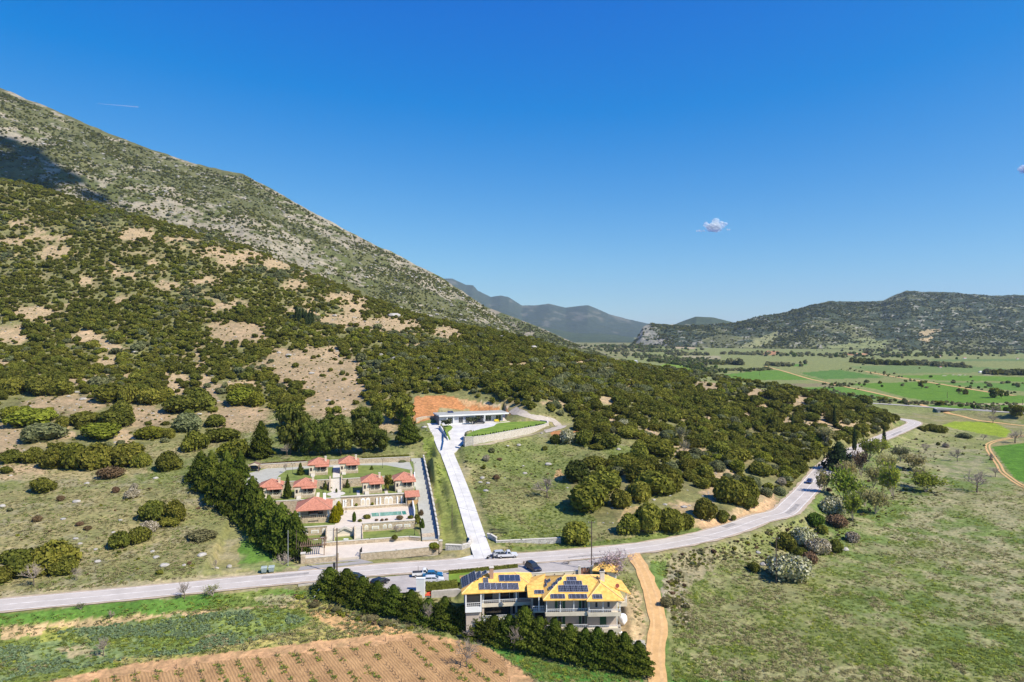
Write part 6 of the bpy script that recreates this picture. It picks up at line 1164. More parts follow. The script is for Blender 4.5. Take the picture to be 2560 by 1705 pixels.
# oval lawn with curved stone wall
LW = LAWN_H; _unused = [on_z('C2', x, y, 17.2) for x, y in [(690, 738), (800, 738), (950, 722), (1100, 695), (1250, 667), (1400, 640), (1550, 612), (1700, 585), (1790, 565), (1835, 545), (1820, 528), (1680, 520), (1500, 528), (1300, 540), (1180, 550), (1130, 560), (1090, 590), (1000, 612), (900, 632), (820, 655), (740, 690)]]
fill('oval_lawn', LW, 13.5, 17.25, lawn2)
wl_pts = [on_z('C2', x, y, 17.2) for x, y in [(672, 745), (690, 752), (800, 750), (950, 734), (1100, 707), (1250, 679), (1400, 652), (1550, 624), (1700, 597), (1800, 575), (1850, 550), (1835, 526), (1690, 512)]]
wall_thing('lawn_wall', wl_pts, .45, 12.5, 17.45, stone_mat('pale_wall_stone', (.50, .44, .36), (.66, .60, .52), (.58, .53, .46), 2.4), 'curved pale stone retaining wall round the oval lawn')
hm = fix_mesh('hedge_plant', *cone_np(61, 120, .32, .16, .02), LEAF[15])
i = 0
for a, b in zip(wl_pts[2:9], wl_pts[3:10]):
    for t in np.arange(0, 1, .22):
        p = a.lerp(b, t)+Vector((-.25, .9, 0)); o = link('hedge_plant', hm, None, (p.x, p.y, 17.23)); s = random.uniform(.7, 1.05); o.scale = (s, s, s); tag(o, 'tiny dark conifer in the young hedge along the oval lawn wall', 'hedge plant', 'young hedge plants along the oval lawn'); i += 1
patch('terrace_paving', [on_z('C2', *p, 17.0) for p in [(1000, 470), (1230, 445), (1330, 490), (1480, 488), (1470, 512), (1190, 545), (1110, 540), (1095, 500)]], 17.0, paving, .05)
patch('small_lawn', [on_z('C2', *p, 17.0) for p in [(1330, 478), (1410, 486), (1340, 515), (1120, 545), (1180, 528), (1310, 512)]], 17.06, lawn2, .04)
patch('small_lawn', [on_z('C2', *p, 17.0) for p in [(375, 585), (480, 578), (515, 605), (500, 630), (440, 665), (455, 700), (485, 775), (462, 782), (400, 640)]], 17.0, lawn2, .05)
wall_thing('terrace_wall', [on_z('C2', 1225, 455, 17), on_z('C2', 1420, 480, 17), on_z('C2', 1600, 505, 17)], .3, 16, 18.1, white_w, 'white garden wall running right from the flat-roofed house', cap=None)
wall_thing('terrace_wall', [on_z('C2', 0, 545, 17.4), on_z('C2', 90, 515, 17.6), on_z('C2', 155, 500, 17.8), on_z('C2', 330, 490, 18)], .4, 16, 19.2, stone, 'stone wall below the red earth cut left of the flat-roofed house')
T = thing('garden_bench', on_z('C2', 1130, 527, 17.05), 'yellow upholstered garden bench on the terrace of the flat-roofed house', 'bench', None, HT); ym = mat('yellow_fabric', (.62, .50, .03), .8)
mb = MB(); mb.box(-1, 1, -.4, .4, .15, .5); part('seat', mb, ym, T); mb = MB(); mb.box(-1, 1, .3, .45, .502, 1.0); part('backrest', mb, ym, T); mb = MB(); mb.box(1.05, 1.35, -.4, .4, 0, 1.1); part('side_panel', mb, plast, T)
# ------------------------------------------------------------------ big villa with two yellow-roofed wings
VO1, VT1 = Vector((-9.2, 131.4, 0)), R(7)          # left wing
VO2, VT2 = Vector((6.5, 128.3, 0)), R(2.5)         # right wing
V_ = thing('villa', (0, 140, 0), 'three-storey villa with two ochre-yellow tiled wings covered in solar panels', 'villa')
class FR:
    """parts drawn in a wing's own frame but stored relative to the villa"""
    def __init__(s, o, t): s.o, s.t = o, t
    def M(s): return Matrix.Translation(s.o-Vector(V_.location)) @ Matrix.Rotation(s.t, 4, 'Z')
    def part(s, name, mb, m, parent=None, smooth=False):
        ob = mb.build(name, m, parent or V_, smooth)
        if parent is None or parent is V_: ob.matrix_local = s.M()
        return ob
    def world(s, v): return Matrix.Translation(s.o) @ Matrix.Rotation(s.t, 4, 'Z') @ Vector(v)
def bx(*b): return MB().box(*b)
fl, fr_ = FR(VO1, VT1), FR(VO2, VT2)
def railing(f, x0, x1, y, z, m=white_p, n=None, h=.95, top=.07):
    mb = MB(); mb.box(x0, x1, y-.04, y+.04, z+h-top, z+h); mb.box(x0, x1, y-.02, y+.02, z+h*.5, z+h*.5+.03); k = max(2, int((x1-x0)/.35))
    for i in range(k+1): q = x0+(x1-x0)*i/k; mb.box(q-.018, q+.018, y-.018, y+.018, z, z+h-top)
    return f.part('railing', mb, m)
def shut_win(f, x, w, y, z, h, shut=True, sw=.55):
    o = f.part('window', bx(x-.07, x+w+.07, y-.06, y, z, z+h), white_p); bx(x, x+w, y-.09, y-.06, z+.06, z+h-.06).build('pane', glass, o)
    if shut:
        for q in (x-.08-sw, x+w+.08): f.part('shutter', bx(q, q+sw, y-.11, y-.002, z, z+h), green_s)
# --- right wing
W2 = 13.6
f = fr_
f.part('wall', bx(0.2, 7.8, 1.5, 11.2, -4.4, 4.75), beige_v); f.part('wall', bx(7.803, W2-.15, 1.2, 11.2, -4.4, 4.75), beige_v)
f.part('wall', bx(-2.6, .197, 3.2, 11.0, -4.4, 4.75), beige_v)
for z, nm in ((1.9, 'upper'), (-1.1, 'lower')):
    f.part('balcony', bx(-.2, 7.75, -.05, 1.498, z-.25, z+.05), cream); f.part('balcony_front', bx(-.2, 7.75, -.12, -.052, z-.3, z+.45), cream); railing(f, -.1, 7.7, -.06, z+.45, h=.6)
    f.part('balcony', bx(7.8, W2+.35, -.55, 1.196, z-.25, z+.05), cream); f.part('balcony_front', bx(7.76, W2+.4, -.62, -.552, z-.3, z+.45), cream); f.part('balcony_front', bx(W2+.36, W2+.42, -.55, 1.2, z-.3, z+.45), cream); railing(f, 7.85, W2+.3, -.58, z+.45, h=.6)
for x in (0, 2.6, 5.15): f.part('post', bx(x-.07, x+.07, -.04, .1, 1.95, 4.7), white_p)
for x in (7.95, 10.6, W2+.2): f.part('post', bx(x-.07, x+.07, -.52, -.38, 1.95, 4.7), white_p)
for z in (2.0, -1.0):
    shut_win(f, 2.35, .7, 1.5, z, 2.15); shut_win(f, 6.9, .55, 1.5, z, 2.15, True, .5)
for x in (9.4, 11.7): o = f.part('window', bx(x-.05, x+.5, 1.14, 1.2, 2.6, 3.7), white_p); bx(x, x+.45, 1.11, 1.14, 2.65, 3.65).build('pane', glass, o)
f.part('shutter', bx(10.3, 11.5, 1.1, 1.196, -1.0, 1.2), green_s)
f.part('porch_shade_panel', bx(-2.3, -.1, 3.1, 3.2, 2.0, 4.4), darkin); f.part('porch_shade_panel', bx(-1.9, -.2, 3.1, 3.2, -1.0, 1.2), darkin); f.part('balcony', bx(-2.5, -.25, 1.5, 3.19, 1.65, 1.95), cream); railing(f, -2.5, -.3, 1.55, 1.95); f.part('post', bx(-1.4, -1.22, 1.5, 1.68, 1.95, 4.6), white_p)  # flat dark panels paint the shade inside the porch
f.part('balcony', bx(W2+.5, W2+2.5, 4.2, 9, 1.6, 1.95), cream); f.part('balcony_front', bx(W2+.45, W2+2.55, 4.1, 4.19, 1.5, 2.3), cream); railing(f, W2+.5, W2+2.5, 4.15, 2.3, h=.7)
f.part('post', bx(W2+2.3, W2+2.45, 4.3, 4.45, 1.95, 4.4), white_p); f.part('door', bx(W2-.14, W2-.1, 5, 7, 2, 4.2), glass)
f.part('wall_corner', bx(W2-.1, W2+.05, 1.2, 1.5, -4.4, 4.7), white_w)
# roofs of the right wing
E0 = 4.8
mb = MB(); h = hip_roof(mb, -.7, 8.6, -.5, 11.9, E0, 7.35, None); 
mb = MB(); A = [Vector(p) for p in ((-.7, -.5, E0), (8.2, -.5, E0), (8.2, 11.9, E0), (-.7, 11.9, E0))]
roof2 = MB(); h = hip_roof(roof2, -.7, W2+.3, -.5, 11.9, E0, 7.2, 5.0); rr_ = f.part('roof', roof2, yel); ridges(h, yelr, rr_, .11)
bay = MB(); bay.add([(7.4, -1.2, E0), (W2+.9, -1.2, E0), (W2+.9, 4.2, E0+.02), (7.4, 4.2, E0+.02), (10.7, 2.6, 6.75), (10.7, 6.5, 6.75), (7.4, -1.2, E0-.16), (W2+.9, -1.2, E0-.16), (W2+.9, 4.2, E0-.16), (7.4, 4.2, E0-.16)], [(0, 1, 4), (1, 2, 5, 4), (3, 0, 4, 5), (6, 7, 1, 0), (7, 8, 2, 1), (9, 6, 0, 3), (9, 8, 7, 6)]); b_ = f.part('roof', bay, yel); ridges([(Vector((7.4, -1.2, E0)), Vector((10.7, 2.6, 6.75))), (Vector((W2+.9, -1.2, E0)), Vector((10.7, 2.6, 6.75))), (Vector((10.7, 2.6, 6.75)), Vector((10.7, 6.5, 6.75)))], yelr, b_, .11)
ext = MB(); ext.slab([(W2-1.5, 3.2, 6.05), (W2+3.1, 3.0, 4.35), (W2+2.6, 9.6, 4.5), (W2-1.5, 10, 6.05)], .15); f.part('roof', ext, yel)
lr = MB(); lr.slab([(-3.4, 1.6, 4.6), (-.2, 1.6, 4.6), (-.2, 4.8, 5.6), (-3.4, 4.8, 5.6)], .15); lr.slab([(-3.4, 4.81, 5.6), (-.2, 4.81, 5.6), (.8, 11.0, 5.7), (-3.4, 11.0, 4.7)], .15); f.part('roof', lr, yel)
ch = f.part('chimney', bx(10.9, 11.75, 4.3, 5.1, 5.2, 8.2), coping); bx(10.8, 11.85, 4.2, 5.2, 8.2, 8.32).build('chimney_cap', coping, ch); bx(11.0, 11.65, 4.4, 5.0, 8.322, 8.7).build('chimney_cowl', black_m, ch)
# --- left wing
f = fl; W1 = 13.9
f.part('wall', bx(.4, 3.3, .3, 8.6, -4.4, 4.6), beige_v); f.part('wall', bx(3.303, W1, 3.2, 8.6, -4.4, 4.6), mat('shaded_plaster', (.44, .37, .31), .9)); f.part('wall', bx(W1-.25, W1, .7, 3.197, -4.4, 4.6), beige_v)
f.part('bay_frame', bx(.2, 3.35, -.15, .297, 1.6, 2.0), white_p); f.part('bay_frame', bx(.2, .45, -.15, .297, 2.003, 4.5), white_p); f.part('bay_frame', bx(3.1, 3.35, -.15, .297, 2.003, 4.5), white_p); f.part('pane', bx(.46, 3.09, .0, .1, 2.4, 4.45), glass); railing(f, .46, 3.09, -.1, 2.0, h=.85); f.part('bay_front', bx(.2, 3.35, -.16, .29, 1.0, 1.598), white_w)
for z in (1.9, -1.1):
    f.part('balcony', bx(3.5, W1-.26, .6, 3.19, z-.28, z+.05), cream); f.part('balcony_front', bx(3.45, W1 if z > 0 else 11, .5, .598, z-.3, z+.4), cream if z > 0 else white_w); railing(f, 3.5, W1-.3 if z > 0 else 11, .56, z+.4, h=.65)
for x in (3.7, 6.9, 10.2, 13.4): f.part('post', bx(x-.12, x+.12, .62, .86, 1.95, 4.5), white_p)
for x in (3.7, 10.2): f.part('post', bx(x-.2, x+.2, .7, 1.1, -1.05, 1.62), beige_v)
for x, w in ((4.2, 1.6), (7.3, 1.8), (9.2, .8), (11.0, 1.6)): shut_win(f, x, w, 3.2, 2.0, 2.1, False)
for x, w in ((4.1, 5.2), (9.8, 3.4)): o = f.part('window', bx(x, x+w, 3.12, 3.2, -1.0, 1.3), plast); bx(x+.08, x+w-.08, 3.08, 3.12, -.95, 1.25).build('pane', glass, o)
sd = f.part('satellite_dish', MB().tube((7.2, .25, 2.15), (7.3, .35, 2.25), .02, .5, 10), white_p)
roof1 = MB(); h1 = hip_roof(roof1, -.5, W1+.5, -.3, 9.2, 4.75, 6.75, 6.6); r1_ = f.part('roof', roof1, yel); ridges(h1, yelr, r1_, .11)
ch = f.part('chimney', bx(5.2, 5.95, 3.0, 3.7, 5.7, 8.3), brick_c); bx(5.1, 6.05, 2.9, 3.8, 8.3, 8.42).build('chimney_cap', coping, ch)
# solar panels: set on the roof slopes where the photo shows them
def slope(f, a, b, c):
    p = [f.world(q) for q in (a, b, c)]; n_ = (p[1]-p[0]).cross(p[2]-p[0]).normalized(); n_ = n_ if n_.z > 0 else -n_; e = n_.cross(Vector((0, 0, 1))).normalized(); 
    return p[0], n_, -e if (-e).x > 0 or abs(e.x) < .2 else e
def panel(sl, c, x, y, w, h, m, off=.12, cells=(4, 3)):
    p0, n_, e = sl; pt = on_plane(c, x, y, p0, n_); up = n_.cross(e).normalized(); up = up if up.z > 0 else -up; o = pt+n_*off-Vector(V_.location)
    mb = MB(); c4 = lambda a, b, t: o+e*a+up*b+n_*t
    mb.hexa([c4(-w/2, -h/2, 0), c4(w/2, -h/2, 0), c4(w/2, h/2, 0), c4(-w/2, h/2, 0)], [c4(-w/2, -h/2, .05), c4(w/2, -h/2, .05), c4(w/2, h/2, .05), c4(-w/2, h/2, .05)]); fr = mb.build('solar_panel', alu, V_)
    gm = MB(); nx, ny = cells
    for i in range(nx):
        for j in range(ny):
            a0, a1 = -w/2+.05+(w-.1)*i/nx, -w/2+.05+(w-.1)*(i+1)/nx; b0, b1 = -h/2+.05+(h-.1)*j/ny, -h/2+.05+(h-.1)*(j+1)/ny; g_ = .02
            gm.add([c4(a0+g_, b0+g_, .056), c4(a1-g_, b0+g_, .056), c4(a1-g_, b1-g_, .056), c4(a0+g_, b1-g_, .056)], [(0, 1, 2, 3)])
    gm.build('cell_glass', m, fr)
i1 = (W1+1-6.6)/2
sF1 = slope(fl, (-.5, -.3, 4.75), (W1+.5, -.3, 4.75), (-.5+i1, 4.45, 6.75)); sL1 = slope(fl, (-.5, 9.2, 4.75), (-.5, -.3, 4.75), (-.5+i1, 4.45, 6.75)); sL1 = (sL1[0], sL1[1], (fl.world((-.5, -.3, 4.75))-fl.world((-.5, 9.2, 4.75))).normalized())
for x in (505, 563, 621, 679, 737, 795, 850): panel(sF1, 'C3', x, 515, 1.12, 1.75, panelm)
for x in (708, 762, 815, 866): panel(sF1, 'C3', x, 432, 1.1, 1.8, panel2, cells=(1, 1))
panel(sF1, 'C3', 546, 455, 1.0, 1.5, panelm)
for x, y, w, h in ((338, 462, 5.6, 1.5), (412, 422, 5.2, 1.5), (478, 400, 3.4, 1.0), (534, 378, 1.7, 1.0)): panel(sL1, 'C3', x, y, w, h, panelm, cells=(5, 3))
i2 = (W2+1-5)/2
sF2 = slope(fr_, (-.7, -.5, E0), (W2+.3, -.5, E0), (-.7+i2, 5.7, 7.2)); sL2 = slope(fr_, (-.7, 11.9, E0), (-.7, -.5, E0), (-.7+i2, 5.7, 7.2)); sL2 = (sL2[0], sL2[1], (fr_.world((-.7, -.5, E0))-fr_.world((-.7, 11.9, E0))).normalized())
sB = slope(fr_, (7.4, -1.2, E0), (W2+.9, -1.2, E0), (10.7, 2.6, 6.75)); sR = slope(fr_, (-3.4, 1.6, 4.6), (-.2, 1.6, 4.6), (-.2, 4.8, 5.6))
for x in (1232, 1278, 1324, 1415, 1460, 1505, 1548): panel(sF2, 'C3', x, 617, 1.0, 1.15, panelm, cells=(2, 3))
for x in (1318, 1376, 1434, 1492, 1550): panel(sF2, 'C3', x, 538, 1.25, 1.75, panelm)
for x in (1365, 1408, 1455, 1498): panel(sF2, 'C3', x, 482, 1.0, 1.2, panelm, cells=(2, 3))
for x in (1395, 1440): panel(sF2, 'C3', x, 438, 1.0, 1.1, panelm, cells=(2, 3))
for x, y in ((1140, 463), (1183, 461), (1104, 509), (1147, 507), (1210, 530), (1254, 485), (1298, 443)): panel(sL2, 'C3', x, y, 1.5, 1.0, panelm, cells=(3, 2))
for x in (1068, 1112): panel(sR, 'C3', x, 573, 1.0, 1.1, panelm, cells=(2, 3))
for x in (1658, 1702): panel(sB, 'C3', x, 619, 1.0, 1.1, panelm, cells=(2, 3))
dp = on_plane('C3', 1885, 535, fr_.world((W2-1.5, 3.2, 6.05)), slope(fr_, (W2-1.5, 3.2, 6.05), (W2+3.1, 3.0, 4.35), (W2+2.6, 9.6, 4.5))[1])-Vector(V_.location)
MB().tube(dp+Vector((0, 0, .5)), dp+Vector((-.1, -.15, .62)), .04, .42, 10).build('satellite_dish', mat('rusty_red', (.34, .10, .06), .7), V_); MB().tube(dp, dp+Vector((0, 0, .5)), .03, n=5).build('dish_mast', black_m, V_)
# ------------------------------------------------------------------ round the villa: parking wall, hut, hedge, lawn, box, bank
wl0, wl1 = on_z('C3', 985, 415, 0), on_z('C3', 1500, 385, 0)
fill('parking_wall_base', [wl0+Vector((0, -.25, 0)), wl1+Vector((0, -.25, 0)), wl1, wl0], -4, .02, beige_v)
wall_thing('parking_wall', [wl0, wl1], .3, -1, .75, cream, 'cream parapet wall with small lanterns behind the villa')
for i in range(5):
    p = wl0.lerp(wl1, .12+.19*i)+Vector((0, -.3, 0)); T = thing('wall_lantern', (p.x, p.y, .05), f'small dark lantern on the parking wall, {POS[i]}', 'lantern', 'lanterns on the parking wall'); part('bracket', bx(-.03, .03, -.1, .14, .35, .42), black_m, T); part('lantern_body', MB().tube((0, -.1, .1), (0, -.1, .42), .05, .12, 6), black_m, T)
gp = on_z('C3', 1510, 392, 0); T = thing('sliding_gate', gp, 'brown panelled sliding gate beside the parking wall', 'gate')
part('gate_frame', bx(0, 8.6/3.4, -.05, .05, .05, .12), white_p, T); part('gate_frame', bx(0, 2.53, -.05, .05, 1.62, 1.7), white_p, T)
for i in range(4): part('gate_panel', bx(.03+i*.63, .6+i*.63, -.03, .03, .122, 1.618), mat('red_brown_panel', (.28, .13, .08), .7, .1, 3), T)
for i in range(5): part('gate_post', bx(-.03+i*.63+.0, .03+i*.63, -.06, .06, .0 if i in (0, 4) else .122, 1.618), white_p, T) if i in (0, 4) else None
for x, lb in ((1495, 'left cream gate post beside the brown sliding gate'), (1618, 'right cream gate post beside the brown sliding gate')):
    p = on_z('C3', x, 392, 0); T = thing('gate_post', p, lb, 'post', 'sliding gate posts'); part('shaft', bx(-.25, .25, -.25, .25, -.5, 1.9), cream, T); part('cap', bx(-.3, .3, -.3, .3, 1.9, 2.02), coping, T)
kp = on_z('C3', 1725, 462, -.5); T = thing('garden_hut', kp, 'small hut with yellow tiled roof beside the pink-flowering tree', 'hut', None, R(-12))
part('wall', bx(1.0, 3.0, .4, 2.8, -.6, 2.6), white_w, T); 
for x, y in ((-1.3, 0), (-1.3, 2.6), (.85, 0)): part('post', bx(x-.08, x+.08, y-.08, y+.08, -.6, 2.5), woodm, T)
mb = MB(); hh_ = hip_roof(mb, -2.1, 3.5, -.9, 3.6, 2.62, 4.0); o = part('roof', mb, yel, T); ridges(hh_, yelr, o); o = part('chimney', bx(.9, 1.3, 1.6, 2.0, 3.5, 4.7), white_w, T)
part('bench', bx(-1.0, .6, .8, 1.3, 0, .4), woodm, T)
hedge([on_z('C4', 1480, 548, -.3), on_z('C4', 1640, 535, -.3), on_z('C4', 1800, 520, -.3)], 1.5, 1.5, 0, 0, 'dark clipped hedge between the parked cars and the villa', 6)
patch('villa_lawn', [on_z('C4', *p, 0) for p in [(1712, 470), (1712, 388), (1930, 370), (1900, 400), (1850, 470)]], .0, lawn2, .04); hedge([on_z('C4', 1712, 385, .02), on_z('C4', 1960, 362, .02), on_z('C3', 870, 318, .02)], .5, .7, 0, 0, 'low thin hedge between road and villa lawn', 7)
fill('villa_side_wall', [on_z('C4', *p, -.3) for p in [(1535, 566), (1800, 548), (1840, 548), (1800, 530), (1560, 540)]], -4.5, -.25, mat('grey_retaining_plaster', (.46, .42, .37), .9))
fill('villa_yard', [(-15.5, 133.5), (-9.2, 133), (-9.2, 140), (-17, 141)], -6, -3.7, mat('yard_concrete', (.46, .42, .36), .9))
p = on_z('C4', 1430, 600, -1.0); T = thing('entrance_block', p, 'tall white wall block beside the parked cars', 'wall'); part('body', bx(-.95, .85, -.4, .4, -2.5, 3.6), white_w, T); part('cap', bx(-1.0, .9, -.45, .45, 3.6, 3.7), white_p, T)
p = on_z('C4', 1487, 645, -2.2); T = thing('service_box', p, 'small white hut with a red lid below the parked cars', 'hut'); part('body', bx(-.75, .75, -.5, .5, -2, 1.1), white_w, T); mb = MB(); mb.hexa([(-.95, -.7, 1.1), (.95, -.7, 1.1), (.95, .7, 1.1), (-.95, .7, 1.1)], [(-.9, -.5, 1.3), (.9, -.5, 1.3), (.85, .6, 1.75), (-.85, .6, 1.75)]); part('roof', mb, mat('bright_red_metal', (.56, .07, .03), .6), T)
p = on_z('C4', 1580, 655, -3.3); T = thing('waste_bin', p, 'small green wheelie bin by the grey retaining wall', 'bin'); part('body', MB().hexa([(-.25, -.25, 0), (.25, -.25, 0), (.25, .25, 0), (-.25, .25, 0)], [(-.33, -.33, .95), (.33, -.33, .95), (.33, .33, .95), (-.33, .33, .95)]), mat('bin_green', (.01, .12, .06), .6), T); part('lid', bx(-.36, .36, -.36, .36, .952, 1.02), mat('bin_green', (.01, .12, .06), .6), T)
# white sheet-covered heap beside the villa
g_ = ground('C3', 1945, 900); V, Fq = rock_np(77, 3); V = V*np.array([.95, 1.5, 1.9]); V += .10*(vn(V[:, 0]*4, V[:, 1]*4+V[:, 2]*3, 5)-.5)[:, None]
o = link('covered_heap', fix_mesh('covered_heap', V, Fq, mat('white_plastic_sheet', (.74, .73, .73), .5, .06, 2), True), None, (g_.x, g_.y+1.2, g_.z+.6)); tag(o, 'heap under a crumpled white sheet at the right end of the villa', 'heap')
V2, F2 = rock_np(78, 2); o = link('covered_heap', fix_mesh('covered_heap', V2*np.array([.45, .45, .6]), F2, MATS['white_plastic_sheet'], True), None, tuple(ground('C3', 1915, 1000)+Vector((0, .3, .2)))); tag(o, 'small white sack on the bank below the sheet-covered heap', 'sack')
# bank wall at the left end of the parking
wall_thing('bank_wall', [on_z('C4', 185, 530, -.6), on_z('C4', 420, 500, -.6)], .4, -2.2, .15, mat('concrete_bank', (.45, .41, .35), .9), 'low concrete wall on the bank below the road, left of the front conifers', cap=None)
# grey stone walls at the driveway mouth
wall_thing('roadside_wall', [on_z('C3', 650, 105, .2), on_z('C3', 900, 90, .25), on_z('C3', 1305, 68, .3)], .5, -.6, lambda q: 1.55, gstone, 'grey stone roadside wall right of the driveway mouth')
wall_thing('driveway_wall', [on_z('C3', 655, 100, .2), on_z('C3', 600, 45, 1.0), on_z('C3', 560, 5, 1.9)], .4, lambda q: .145*(q.y-168)-.8, lambda q: .145*(q.y-168)+1.3, gstone, 'grey stone wall climbing the right side of the driveway')
wall_thing('roadside_wall', [on_z('C3', 138, 150, .1), on_z('C3', 300, 155, .1), on_z('C3', 372, 140, .15), on_z('C3', 392, 90, .8), on_z('C3', 385, 20, 1.8)], .5, lambda q: max(-.6, .145*(q.y-168)-.8), lambda q: max(1.3, .145*(q.y-168)+1.2), gstone, 'curved grey stone wall left of the driveway mouth')
# dark slatted gate panel by the driveway
p = on_z('V', 1125, 1231, 1.6); T = thing('slatted_gate', p, 'dark slatted metal gate standing open at the driveway mouth', 'gate', None, R(4)); part('gate_frame', bx(0, 5, -.04, .04, .1, .18), black_m, T); part('gate_frame', bx(0, 5, -.04, .04, 1.6, 1.68), black_m, T)
for i in range(21): part('bar', bx(i*.247, i*.247+.08, -.025, .025, .182, 1.598), black_m, T)

# ------------------------------------------------------------------ vehicles
def car(p, rz, paint, label, kind='hatch', L=4.2, Wd=1.72, Hh=1.47, cat='car', grp=None):
    """front points to +x"""
    T = thing('parked_car' if kind != 'pickup' else 'pickup_truck', p, label, cat, grp, rz); l, w = L/2, Wd/2
    if kind == 'pickup': prof = [(-l, .45), (-l, .98), (-.25, 1.0), (-.22, 1.02), (.98, 1.02), (1.05, 1.0), (l-.12, .86), (l, .7), (l, .42)]; cab = [(-.2, 1.0), (-.12, 1.6), (.05, 1.66), (.62, 1.64), (1.12, 1.0)]
    elif kind == 'suv': prof = [(-l, .42), (-l+.03, 1.0), (l-.95, 1.03), (l-.2, .92), (l, .75), (l, .4)]; cab = [(-l+.06, 1.0), (-l+.3, Hh-.05), (-l+.7, Hh), (.35, Hh-.02), (1.15, 1.02)]
    elif kind == 'sedan': prof = [(-l, .42), (-l+.03, .92), (l-1.1, .95), (l-.2, .8), (l, .65), (l, .38)]; cab = [(-l+.55, .92), (-l+1.2, Hh-.03), (-l+1.6, Hh), (.25, Hh-.02), (1.05, .95)]
    else: prof = [(-l, .42), (-l+.03, .95), (l-1.0, .97), (l-.2, .84), (l, .68), (l, .38)]; cab = [(-l+.08, .94), (-l+.42, Hh-.06), (-l+.8, Hh), (.25, Hh-.02), (1.05, .96)]
    def loft(pr, w0, w1f, zsplit):
        n = len(pr); mb = MB(); lo = [(x, -w1f(z), z) for x, z in pr]; ro = [(x, w1f(z), z) for x, z in pr]
        return mb.add(lo+ro, [tuple(range(n-1, -1, -1)) if False else tuple(range(n)), tuple(range(2*n-1, n-1, -1))]+[(i, n+i, n+(i+1) % n, (i+1) % n) for i in range(n)])
    b = loft(prof[::-1], w, lambda z: w-.06*abs(z-.65), 0); part('body', b, paint, T)
    tp = lambda z: w-.06-.26*(z-.95)
    c = loft(cab[::-1], w, tp, 0); cb = part('cabin', c, paint, T)
    # glazing: windscreen, rear window, sides
    def lerp(a, b_, t): return a+(b_-a)*t
    (xf1, zf1), (xf0, zf0) = cab[-2], cab[-1]; (xb0, zb0), (xb1, zb1) = cab[0], cab[1]
    ws = MB(); q = [(lerp(xf0, xf1, t)+.012, s*(tp(lerp(zf0, zf1, t))-.08), lerp(zf0, zf1, t)+.012) for t, s in ((.08, -1), (.08, 1), (.9, 1), (.9, -1))]; ws.poly(q); part('windscreen', ws, glass, T)
    rw = MB(); q = [(lerp(xb0, xb1, t)-.012, s*(tp(lerp(zb0, zb1, t))-.1), lerp(zb0, zb1, t)+.012) for t, s in ((.15, 1), (.15, -1), (.9, -1), (.9, 1))]; rw.poly(q); part('rear_window', rw, glass, T)
    for s in (-1, 1):
        zt, zb = zf1-.1, zf0+.06; x0b, x0t = lerp(xb0, xb1, .3)+.12, xb1+.12; mid = (cab[0][0]+cab[-1][0])/2+.1
        for a0, a1, t0, t1 in (((x0b, mid-.04, x0t, mid-.06), (mid+.04, xf0-.28, mid+.02, xf1-.1)) if kind != 'pickup' else ((x0b-.02, xf0-.25, x0t-.1, xf1-.1),)) if False else ([(x0b, mid-.04, x0t, mid-.06), (mid+.04, xf0-.28, mid+.02, xf1-.1)] if kind != 'pickup' else [(x0b, xf0-.25, x0t, xf1-.1)]):
            sw = MB(); sw.poly([(a0, s*(tp(zb)+.012), zb), (a1, s*(tp(zb)+.012), zb), (t1, s*(tp(zt)+.012), zt), (t0, s*(tp(zt)+.012), zt)][::s]); part('side_window', sw, glass, T)
        part('headlight', bx(l-.2, l-.02, s*(w-.32)-.16, s*(w-.32)+.16, .68, .8), headl, T); part('tail_light', bx(-l-.01, -l+.06, s*(w-.2)-.12, s*(w-.2)+.12, .7, .88), tail_m, T)
        for x in (-l+.78, l-.82):
            wh = part('wheel', MB().tube((x, s*(w-.2), .31), (x, s*(w+.0), .31), .31, n=12), tyre_m, T); MB().tube((x, s*(w+.001), .31), (x, s*(w+.015), .31), .19, n=10).build('rim', rim_m, wh)
        part('wing_mirror', bx(xf0-.25, xf0-.12, s*(w)-.02 if s > 0 else -w-.14, s*w+.14 if s > 0 else -w+.02, .98, 1.1), paint, T)
    part('bumper', bx(l-.12, l+.04, -w+.12, w-.12, .32, .5), plast, T); part('bumper', bx(-l-.04, -l+.1, -w+.12, w-.12, .32, .5), plast, T)
    if kind == 'pickup':
        part('load_bed', bx(-l+.08, -.32, -w+.12, w-.12, .985, 1.012), plast, T)
    return T
def cpaint(n, c): return mat(n, c, .28, .03, .6, spec=.6)
car(on_z('C4', 1455, 405, 0), R(8), cpaint('white_paintwork', (.74, .73, .70)), 'white pickup truck with tan load bed parked by the road', 'pickup', 5.0, 1.75)
car(on_z('C4', 1552, 418, 0), R(5), cpaint('blue_paintwork', (.012, .12, .26)), 'bright blue car parked behind the white pickup', 'sedan', 4.5)
car(on_z('C4', 1562, 470, 0), R(5), cpaint('silver_white_paintwork', (.62, .62, .64)), 'silver-white hatchback parked beside the blue car', 'hatch', 4.4)
car(on_z('C4', 1015, 490, 0), R(48), cpaint('black_paintwork', (.012, .013, .02)), 'black car half hidden behind the tops of the front conifers', 'hatch', 4.2)
car(on_z('C4', 775, 445, 0), R(-20), cpaint('dark_green_paintwork', (.02, .035, .03)), 'dark car almost hidden by the leftmost front conifers', 'hatch', 4.2)
car(on_z('C3', 765, 215, .06), R(8), cpaint('silver_white_paintwork', (.62, .62, .64)), 'silver-white pickup stopped at the driveway mouth', 'pickup', 4.9, 1.75)
car(on_z('C3', 705, 205, .06), R(14), cpaint('silver_paintwork', (.45, .46, .48)), 'silver hatchback just behind the silver-white pickup at the driveway mouth', 'hatch', 4.3)
car(on_z('C3', 1028, 345, 0), R(-62), cpaint('dark_blue_paintwork', (.014, .018, .032)), 'dark blue SUV parked behind the villa roof', 'suv', 4.7, 1.85, 1.72)
